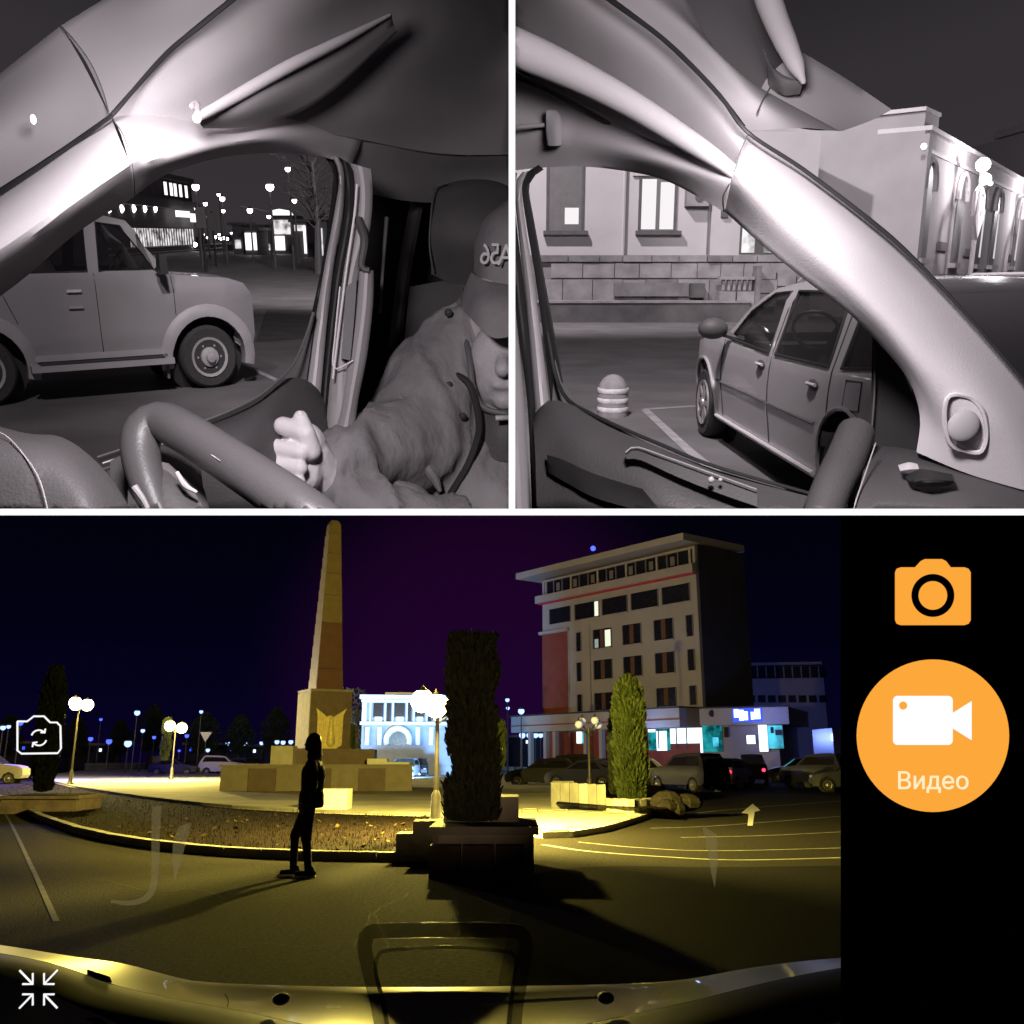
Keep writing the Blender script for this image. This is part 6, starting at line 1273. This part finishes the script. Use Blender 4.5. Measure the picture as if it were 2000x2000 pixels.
for sx in (-1, 1): part('wheel', MB().lathe([(.42, -.12), (.45, 0), (.42, .12)], (sx * .9, -1.8, .45), 'X', 14), mTyre, t, True)
# ------------------------------------------------------------------ flood-lit palace
wA_, wB_ = (B.V(704, 1480, 80).x, 80.0), (B.V(884, 1480, 81).x, 81.0); nW = math.dist(wA_, wB_)
wp = thing('palace', 'blue white flood lit two storey palace with arched entrance behind the obelisk', 'building', B, (wA_[0], wA_[1], 0)); mPal = mat('white_stucco', (.68, .72, .78), .8, noise=.08, scale=2); mPal2 = mat('blue_grey_stucco', (.28, .32, .45), .8, noise=.1, scale=2)
def wrect(name, x0, y0, x1, y1, out, th, m, par=None): return rectpart(name, x0, y0, x1, y1, out, th, m, par or wp, wA_, wB_, B)
wz = lambda y: S_(B, wA_, wB_, 780, y)[1]
part('upper_wall', slab(wA_, wB_, 0, nW, wz(1415), wz(1362), 0, 9), mPal2, wp, rel=True); part('lower_wall', slab(wA_, wB_, 0, nW, 0, wz(1415), -.1, 9), mPal2, wp, rel=True)
wrect('cornice', 703, 1358, 884, 1366, .5, .7, mPal); wrect('attic', 752, 1352, 830, 1358, -.2, .6, mPal); wrect('string_course', 703, 1410, 884, 1416, .4, .5, mPal); wrect('frieze', 706, 1367, 884, 1372, .08, .1, mPal)
for x in (707, 722, 751, 766, 793, 807, 832, 846, 860, 874): wrect('pilaster', x, 1372, x + (9 if x == 707 else 3), 1410, .15, .15, mPal)
for x0, x1 in ((729, 749), (755, 764), (770, 791), (796, 804), (811, 829), (836, 843), (849, 858), (862, 872)):
    w_ = wrect('window', x0, 1373, x1, 1401 if x1 - x0 > 12 else 1409, .05, .05, mHotW)
    if x1 - x0 > 12: wrect('window_panel', x0 + 3, 1400, x1 - 3, 1409, .2, .2, mPal, w_)
cx_, cz_ = S_(B, wA_, wB_, 778, 1446); Wd = Vector((wB_[0] - wA_[0], wB_[1] - wA_[1], 0)).normalized(); Wo = Vector((wA_[0], wA_[1], 0))
ra = 22 * 80 / 1800; part('entrance_arch', MB().tube([Wo + Wd * (cx_ + ra * math.cos(rad(a))) + Vector((0, -.3, cz_ + ra * math.sin(rad(a)))) for a in range(-20, 201, 10)], .26, 8), mPal, wp, True, rel=True)
part('doorway', MB().hexa([Wo + Wd * (cx_ + ra * .85 * math.cos(rad(a))) + Vector((0, -.05, max(.02, cz_ + ra * .85 * math.sin(rad(a))))) for a in range(-30, 211, 12)], [Wo + Wd * (cx_ + ra * .85 * math.cos(rad(a))) + Vector((0, .05, max(.02, cz_ + ra * .85 * math.sin(rad(a))))) for a in range(-30, 211, 12)]), mHotW, wp, rel=True)
for x in (713, 737, 812, 838): wrect('statue_niche', x, 1420, x + 8, 1455, .25, .2, mPal)
random.seed(21)
for x, h_ in ((688, 40), (700, 24)):
    q = B.V(x, 1350, 84); t = thing('bare_tree', 'faint blue lit tree rising behind the obelisk pedestal' if x == 688 else 'smaller blue lit tree beside the palace corner', 'tree', B, (q.x, 84, 0)); part('trunk', MB().tube([(0, 0, 0), (.1, 0, 3), (0, 0, 6)], [.25, .18, .08], 8), mBark, t, True); c_ = MB()
    for i in range(900):
        a = random.uniform(0, 6.28); r = random.uniform(.2, 1.5); z = random.uniform(1.5, 7.5 if x == 688 else 5.5); s = random.uniform(.05, .14); o_ = Vector((math.cos(a) * r, math.sin(a) * r, z)); c_.add([o_, o_ + Vector((s, random.uniform(-s, s), s)), o_ + Vector((-s * .3, s, s * 1.4))], [(0, 1, 2)])
    part('crown', c_, mat('pale_foliage', (.10, .12, .14), .8), t)
random.seed(31)
for i, (x, yt, w) in enumerate(((20, 1400, 60), (150, 1405, 50), (235, 1410, 46), (300, 1380, 60), (400, 1395, 70), (470, 1400, 60), (540, 1385, 60))):
    v_ = 118; q = B.V(x, yt, v_); t = thing('far_tree', ['leftmost', 'second', 'third', 'fourth', 'fifth', 'sixth', 'last'][i] + ' of the dark tree crowns along the far left skyline', 'tree', B, (q.x, v_, 0)); part('trunk', MB().tube([(0, 0, 0), (0, 0, q.z * .6)], [.3, .15], 7), mBark, t); c_ = MB(); rw = w / 2 * v_ / 1800
    for k in range(1400):
        a = random.uniform(0, 6.28); u = random.random(); r = rw * (random.random() ** .6) * math.sin(math.pi * (.15 + .8 * u)); s = random.uniform(.12, .32); o_ = Vector((math.cos(a) * r, math.sin(a) * r, q.z * (.28 + .72 * u))); c_.add([o_, o_ + Vector((s, random.uniform(-s, s), s)), o_ + Vector((-s * .3, s, s * 1.2))], [(0, 1, 2)])
    part('crown', c_, mLeafD, t)
# far low houses behind the trees at left
for i, (x0, x1, y0) in enumerate(((-30, 60, 1452), (120, 210, 1456), (360, 470, 1455), (470, 560, 1458), (880, 1060, 1440))):
    a_ = B.V(x0, 1480, 126); b_ = B.V(x1, 1480, 126.5); h_ = B.V(x0, y0, 126).z; t = thing('far_house', ['leftmost', 'second', 'third', 'fourth', 'rightmost'][i] + ' of the low dark houses along the horizon', 'house', B, (a_.x, 126, 0))
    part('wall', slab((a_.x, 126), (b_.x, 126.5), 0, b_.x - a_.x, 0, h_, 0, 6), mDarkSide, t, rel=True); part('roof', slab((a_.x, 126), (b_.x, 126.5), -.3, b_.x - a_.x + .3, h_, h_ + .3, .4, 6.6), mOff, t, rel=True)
    for k in range(5): xx = x0 + (x1 - x0) * (k + .5) / 5.5; part('window', pane(B, (a_.x, 126), (b_.x, 126.5), xx, y0 + 6, xx + 5, y0 + 12, .05, .05), random.choice([mBl, mHotW, mBW, mHotW]), t, rel=True)
# cars
mBlueCar = mat('blue_lit_car_paint', (.03, .03, .07), .45, noise=.05, spec=.25)
G3 = 'cars parked in front of the hotel'
for i, (lb, x, y, rz, pt, kd, v_, tl_) in enumerate((
    ('dark car parked at the left end of the hotel row', 1015, 1490, 170, mPaintDark, 'hatch', 52, None), ('dark estate parked second from left before the hotel', 1060, 1490, 160, mPaintDark, 'suv', 56, None), ('dark car with a bright glint under the hotel canopy', 1100, 1492, 150, mBlueCar, 'sedan', 50, None), ('grey car half hidden behind the clustered lamp post', 1135, 1486, 175, mBlueCar, 'hatch', 60, None),
    ('pale car between the clustered lamp and the cypresses', 1180, 1488, 172, mPaintPale, 'hatch', 52, None), ('big dark off-road car nearest the lit shop front', 1310, 1494, 118, mPaintDark, 'suv', 46, mLampB), ('dark saloon behind the big off-road car', 1372, 1487, 175, mBlueCar, 'sedan', 58, None), ('pale hatchback with glowing red tail lamps', 1432, 1488, 62, mPaintPale, 'hatch', 50, mRed), ('dark car with a red tail lamp right of the pale hatchback', 1470, 1486, 75, mPaintDark, 'suv', 58, mRed), ('dark car in front of the glowing shop door', 1515, 1486, 170, mPaintDark, 'hatch', 62, None), ('dark car left of the white box van', 1560, 1488, 120, mBlueCar, 'suv', 50, None), ('dark car at the right edge of the hotel row', 1610, 1494, 165, mBlueCar, 'sedan', 44, None))):
    q = B.V(x, 1480, v_); simple_car(lb, B, 0, 0, rad(rz), pt, kd, rear=(mRed if tl_ is mRed else None), front=(mLampB2 if tl_ is mLampB else None), group=G3, at=(q.x, q.y, 0))
G4 = 'cars in the distance left of the obelisk'
for lb, x, v_, rz, pt, kd, rr in (('grey van like car under the camera symbol at far left', 30, 58, 10, mPaintGrey, 'suv', mRed), ('white car far off left of the obelisk', 465, 88, 8, mPaintPale, 'suv', None), ('dark car far off with red tail lamps left of the obelisk', 497, 92, 100, mPaintDark, 'hatch', mRed), ('dark car far off behind the narrow cypress', 372, 86, 5, mBlueCar, 'sedan', None), ('bluish car far off in the gap left of the white car', 430, 90, 175, mBlueCar, 'hatch', None)):
    q = B.V(x, 1480, v_); simple_car(lb, B, 0, 0, rad(rz), pt, kd, rear=rr, group=G4, at=(q.x, q.y, 0))
G5 = 'cars in front of the flood lit palace'
for lb, x, v_, rz, pt, kd, ff in (('pale car with bright lights before the palace arch', 785, 70, -95, mPaintPale, 'hatch', mLampB2), ('dark car left of the palace arch', 735, 72, 10, mBlueCar, 'sedan', None), ('car with headlights right of the palace arch', 816, 74, -85, mPaintDark, 'hatch', mLampB2)):
    q = B.V(x, 1480, v_); simple_car(lb, B, 0, 0, rad(rz), pt, kd, front=ff, group=G5, at=(q.x, q.y, 0))
# people by the shop
def pedestrian(label, x, y, par_rz, mcl, v=None):
    p = B.G(x, y) if v is None else Vector((B.V(x, y, v).x, v, 0)); t = thing('person', label, 'person', B, (p.x, p.y, 0), rad(par_rz)); mb = MB()
    cap = mb.capsule
    cap((0, .09, .06), (.02, .09, .5), .055, .065, 8, 3); cap((.02, .09, .5), (0, .08, .92), .07, .09, 8, 3); cap((0, -.09, .06), (.0, -.09, .5), .055, .065, 8, 3); cap((0, -.09, .5), (0, -.08, .92), .07, .09, 8, 3)
    cap((0, 0, .95), (0, 0, 1.38), .15, .17, 10, 4); cap((0, .20, 1.4), (0, .25, .95), .06, .045, 8, 3); cap((0, -.20, 1.4), (0, -.25, .95), .06, .045, 8, 3); cap((0, 0, 1.45), (0, 0, 1.6), .06, .06, 8, 3); mb.ball((0, 0, 1.67), (.09, .085, .115), 10, 8)
    remesh(part('body', mb, mcl, t), .03, 3); return t
mDarkCl = mat('dark_clothes', (.02, .018, .022), .9, noise=.3, scale=8)
pedestrian('left of two dark figures standing before the lit shop front', 1350, 1482, 0, mDarkCl, 62); pedestrian('right of two dark figures standing before the lit shop front', 1364, 1482, 0, mDarkCl, 63)
# ------------------------------------------------------------------ walking person
fp = B.G(600, 1713); wk = thing('person', 'person in dark hooded jacket walking left across the asphalt', 'person', B, (fp.x, fp.y, 0), rad(184))
def wbody(mb):
    cap = mb.capsule                                   # x forward (walking), y side, z up
    cap((-.02, .08, .09), (.03, .08, .48), .050, .062); cap((.03, .08, .48), (.02, .09, .93), .072, .10)    # standing leg
    cap((.20, -.08, .24), (.17, -.08, .56), .046, .060) if False else cap((.20, -.09, .10), (.20, -.09, .50), .048, .060); cap((.20, -.09, .50), (.02, -.08, .93), .070, .098)
    cap((.0, .06, .96), (.0, -.06, .96), .125, .125); cap((0, 0, .98), (-.01, 0, 1.30), .145, .165); cap((-.01, .11, 1.40), (-.01, -.11, 1.40), .105, .105)
    cap((-.01, .21, 1.42), (-.06, .25, 1.16), .070, .056); cap((-.06, .25, 1.16), (.06, .22, .94), .054, .042)
    cap((-.01, -.21, 1.42), (-.07, -.25, 1.15), .070, .056); cap((-.07, -.25, 1.15), (.04, -.23, .93), .054, .042)
    cap((0, 0, 1.46), (.015, 0, 1.60), .062, .058); mb.ball((.03, 0, 1.695), (.088, .078, .115), 18, 12); cap((.11, 0, 1.68), (.125, 0, 1.665), .015, .013); cap((.085, 0, 1.615), (.095, 0, 1.62), .03, .028)
bod = remesh(part('body', (lambda m: (wbody(m), m)[1])(MB()), mat('dark_jacket', (.030, .014, .020), .9, noise=.3, scale=12, bump=.5, bscale=24), wk), .013, 4)
part('hair', MB().ball((.005, 0, 1.725), (.098, .088, .105), 16, 10), mat('dark_hair', (.012, .008, .008), .6), wk, True)
part('hood', MB().ball((-.015, 0, 1.53), (.105, .13, .10), 14, 8).capsule((-.02, 0, 1.5), (-.005, 0, 1.68), .095, .098), MATS['dark_jacket'], wk, True)
part('jacket_hem', MB().lathe([(.150, .86), (.168, .90), (.165, 1.02), (.150, 1.08)], (0, 0, 0), 'Z', 20), MATS['dark_jacket'], wk, True)
for y_, x_ in ((.08, -.02), (-.09, .20)):
    s_ = part('shoe', MB().capsule((x_ - .06, y_, .055), (x_ + .14, y_, .045), .045, .038, 10).ball((x_ - .03, y_, .09), (.05, .042, .06), 10, 6), mDarkCl, wk, True); part('sole', MB().box((x_ + .05, y_, .014), (.29, .09, .026)), mWhiteS, s_)
for s in (1, -1):
    hx, hz = (.085, .88) if s > 0 else (.06, .87); hd = MB().capsule((hx, s * .225, hz + .04), (hx + .01, s * .22, hz - .02), .03, .03, 8)
    for i in range(4): hd.capsule((hx - .025 + i * .017, s * .22, hz - .03), (hx - .02 + i * .017, s * .21, hz - .085 + .008 * abs(i - 1.5)), .009, .008, 6, 2)
    hd.capsule((hx + .03, s * .22, hz + .01), (hx + .055, s * .20, hz - .035), .010, .009, 6, 2); part('hand', hd, mat('night_skin', (.20, .12, .09), .6), wk, True)
# ------------------------------------------------------------------ bonnet of the van with cowl and wipers
mBon = mat('cream_car_paint', (.50, .46, .34), .34, noise=.05, scale=3, spec=.5, coat=.3)
bn = thing('van_bonnet', 'dusty cream van bonnet edge curving across the bottom of the night view', 'bonnet', B, B.U(800, 1990, 2.0))
up = [(-60, 1838), (30, 1850), (130, 1866), (240, 1882), (330, 1905), (400, 1918), (600, 1926), (800, 1928), (1000, 1926), (1200, 1922), (1330, 1914), (1450, 1893), (1560, 1878), (1700, 1866)]
lo = [(-60, 1852), (60, 1872), (130, 1890), (220, 1922), (330, 1948), (480, 1976), (640, 2010), (800, 2040), (1000, 2030), (1180, 1992), (1330, 1960), (1450, 1930), (1560, 1905), (1700, 1880)]
part('bonnet_panel', loft(B, [[(x, y, 2.7) for x, y in up], [(x, (y + y2) / 2 - 1, 2.5) for (x, y), (_, y2) in zip(up, lo)], [(x, y, 2.3) for x, y in lo]], 60, 8, .03), mBon, bn, True, rel=True)
part('cowl', loft(B, [[(x, y + 1, 2.28) for x, y in lo], [(x - 20, y + 40, 2.1) for x, y in lo], [(x - 40, y + 110, 1.95) for x, y in lo]], 50, 8, .03), mBlackR, bn, True, rel=True)
for x, y in ((549, 1951), (1183, 1949)): part('washer_nozzle', MB().ball(B.U(x, y, 2.36), (.022, .03, .014), 12, 7), mBlackR, bn, True, rel=True)
part('hinge_cover', pxpoly(B, [(170, 1893), (215, 1908), (226, 1938), (190, 1925), (172, 1908)], 2.32, .02), mBlackR, bn, rel=True)
part('panel_crease', pxtube(B, [(935, 1962, 2.39), (1050, 1954, 2.39), (1180, 1948, 2.4)], 3, 12), mBon, bn, True, rel=True)
part('panel_gap', pxtube(B, [(440, 1942, 2.41), (446, 1955, 2.37), (444, 1968, 2.33)], 1, 8), mBlackR, bn, rel=True); part('panel_gap', pxtube(B, [(1291, 1925, 2.5), (1291, 1940, 2.44)], 1, 6), mStrip, bn, rel=True)
part('trim_badge', pxpoly(B, [(638, 1964), (666, 1964), (666, 1969), (638, 1969)], 2.34, .01), mat('glint_chrome', (.9, .75, .25), .15, .8, noise=0, emis=(1, .8, .2), es=.25), bn, rel=True)  # badge glint painted in as emission
sw_ = thing('inner_sill', 'pale inner sill at the lower left corner with a dark slot', 'trim', B, B.U(60, 2000, 1.6))
part('sill', loft(B, [[(-60, 1868, 1.7), (40, 1920, 1.68), (140, 1960, 1.64), (240, 2005, 1.6), (280, 2040, 1.6)], [(-60, 2040, 1.5), (0, 2060, 1.5), (60, 2070, 1.5), (120, 2080, 1.5), (200, 2090, 1.5)]], 20, 6, .02), mBon, sw_, True, rel=True)
part('sill_slot', pxpoly(B, [(165, 1989), (185, 1986), (200, 1990), (215, 2004), (190, 2004)], 1.52, .01), mBlackR, sw_, rel=True)
# windscreen reflections, put in as a dark translucent frame and faintly glowing strips
mGhostDark = glassy('dark_reflection_film', (.02, .015, .01), .42, .3, .3)
fr_ = thing('frame_reflection', 'dark rounded windscreen reflection above the bonnet, built as a translucent frame', 'bracket', B, B.U(870, 2000, 1.5))  # dark reflection in the windscreen given the shape of a frame
pts = [(752, 2040, 1.5), (738, 1960, 1.5), (722, 1900, 1.5), (712, 1850, 1.5), (722, 1822, 1.5), (760, 1818, 1.5), (870, 1816, 1.5), (980, 1818, 1.5), (1018, 1824, 1.5), (1026, 1852, 1.5), (1018, 1900, 1.5), (1008, 1960, 1.5), (1000, 2040, 1.5)]
part('frame', pxtube(B, pts, 15, 60, 8), mGhostDark, fr_, True, rel=True)
pts2 = [(762, 2040, 1.5), (748, 1960, 1.5), (734, 1900, 1.5), (738, 1868, 1.5), (760, 1856, 1.5), (870, 1850, 1.5), (970, 1856, 1.5), (1002, 1864, 1.5), (1008, 1880, 1.5), (1000, 1940, 1.5), (992, 2040, 1.5)]
part('inner_frame', pxtube(B, pts2, 4, 60, 8), mGhostDark, fr_, True, rel=True)
mGhost = glassy('reflection_strip', (.42, .36, .20), .22, .5, .2); mGhost.node_tree.nodes['Principled BSDF'].inputs['Emission Color'].default_value = (1, .85, .4, 1); mGhost.node_tree.nodes['Principled BSDF'].inputs['Emission Strength'].default_value = .16  # reflected light put into the strips as a faint glow
t = thing('hook_reflection', 'faint hook shaped windscreen reflection at left, built as a translucent strip', 'strip', B, B.U(300, 1790, 1.5))
part('hook', pxtube(B, [(306, 1576, 1.5), (304, 1640, 1.5), (303, 1700, 1.5), (298, 1735, 1.5), (282, 1756, 1.5), (250, 1764, 1.5), (218, 1760, 1.5)], [9, 8, 7, 3], 40, 8), mGhost, t, True, rel=True)
for lb, P in (('faint leaf shaped windscreen reflection right of the hook, built as a translucent strip', [(374, 1606), (350, 1614), (338, 1640), (336, 1680), (341, 1720), (352, 1690), (362, 1650)]), ('faint blade shaped windscreen reflection low on the right, built as a translucent strip', [(1370, 1610), (1400, 1630), (1402, 1680), (1396, 1735), (1388, 1700), (1380, 1650)])):
    solo('reflection_strip', pxpoly(B, P, 1.5, .004), mGhost, B, lb, 'strip')
# ================================================================== trim each set to its own opening
bpy.context.view_layer.update()
C2 = cam.matrix_world.inverted()          # camera axes: x right, y up, -z forward
e = 4.5 / FPX
def trim(o, planes):
    T = C2 @ o.matrix_world
    co = [T @ v.co for v in o.data.vertices]
    need = [p for p in planes if any((q - Vector()).dot(p) < 0 for q in co)]
    if not need: return
    if all(q.dot(p) < 0 for p in need[:1] for q in co):
        dead.append(o); return
    if o.data.users > 1: o.data = o.data.copy()
    bm = bmesh.new(); bm.from_mesh(o.data); Ti = T.inverted(); N3 = T.to_3x3().transposed()
    for p in need:
        n = (N3 @ p).normalized(); c = Ti @ Vector((0, 0, 0))
        gm = bm.verts[:] + bm.edges[:] + bm.faces[:]
        r = bmesh.ops.bisect_plane(bm, geom=gm, plane_co=c, plane_no=n, clear_inner=True, clear_outer=False)
        ed = [q for q in r['geom_cut'] if isinstance(q, bmesh.types.BMEdge)]
        if ed and len(bm.faces) and len(bm.faces) < 60000: bmesh.ops.holes_fill(bm, edges=ed, sides=0)
    if not bm.faces: dead.append(o)
    else: bm.to_mesh(o.data)
    bm.free()
dead = []
PL = {'L': [Vector((-1, 0, e)) * 1.0, Vector((0, 1, e))], 'R': [Vector((1, 0, e)), Vector((0, 1, e))], 'B': [Vector((0, -1, e))]}
for o in list(COL.objects):
    k = PANEL.get(o.name)
    if o.type == 'MESH' and k: trim(o, PL[k])
for o in dead:
    if not o.children: bpy.data.objects.remove(o)
for o in list(COL.objects):                # a thing trimmed away altogether leaves no empty behind
    if o.type == 'EMPTY' and not o.children: bpy.data.objects.remove(o)
S.render.engine = 'CYCLES'
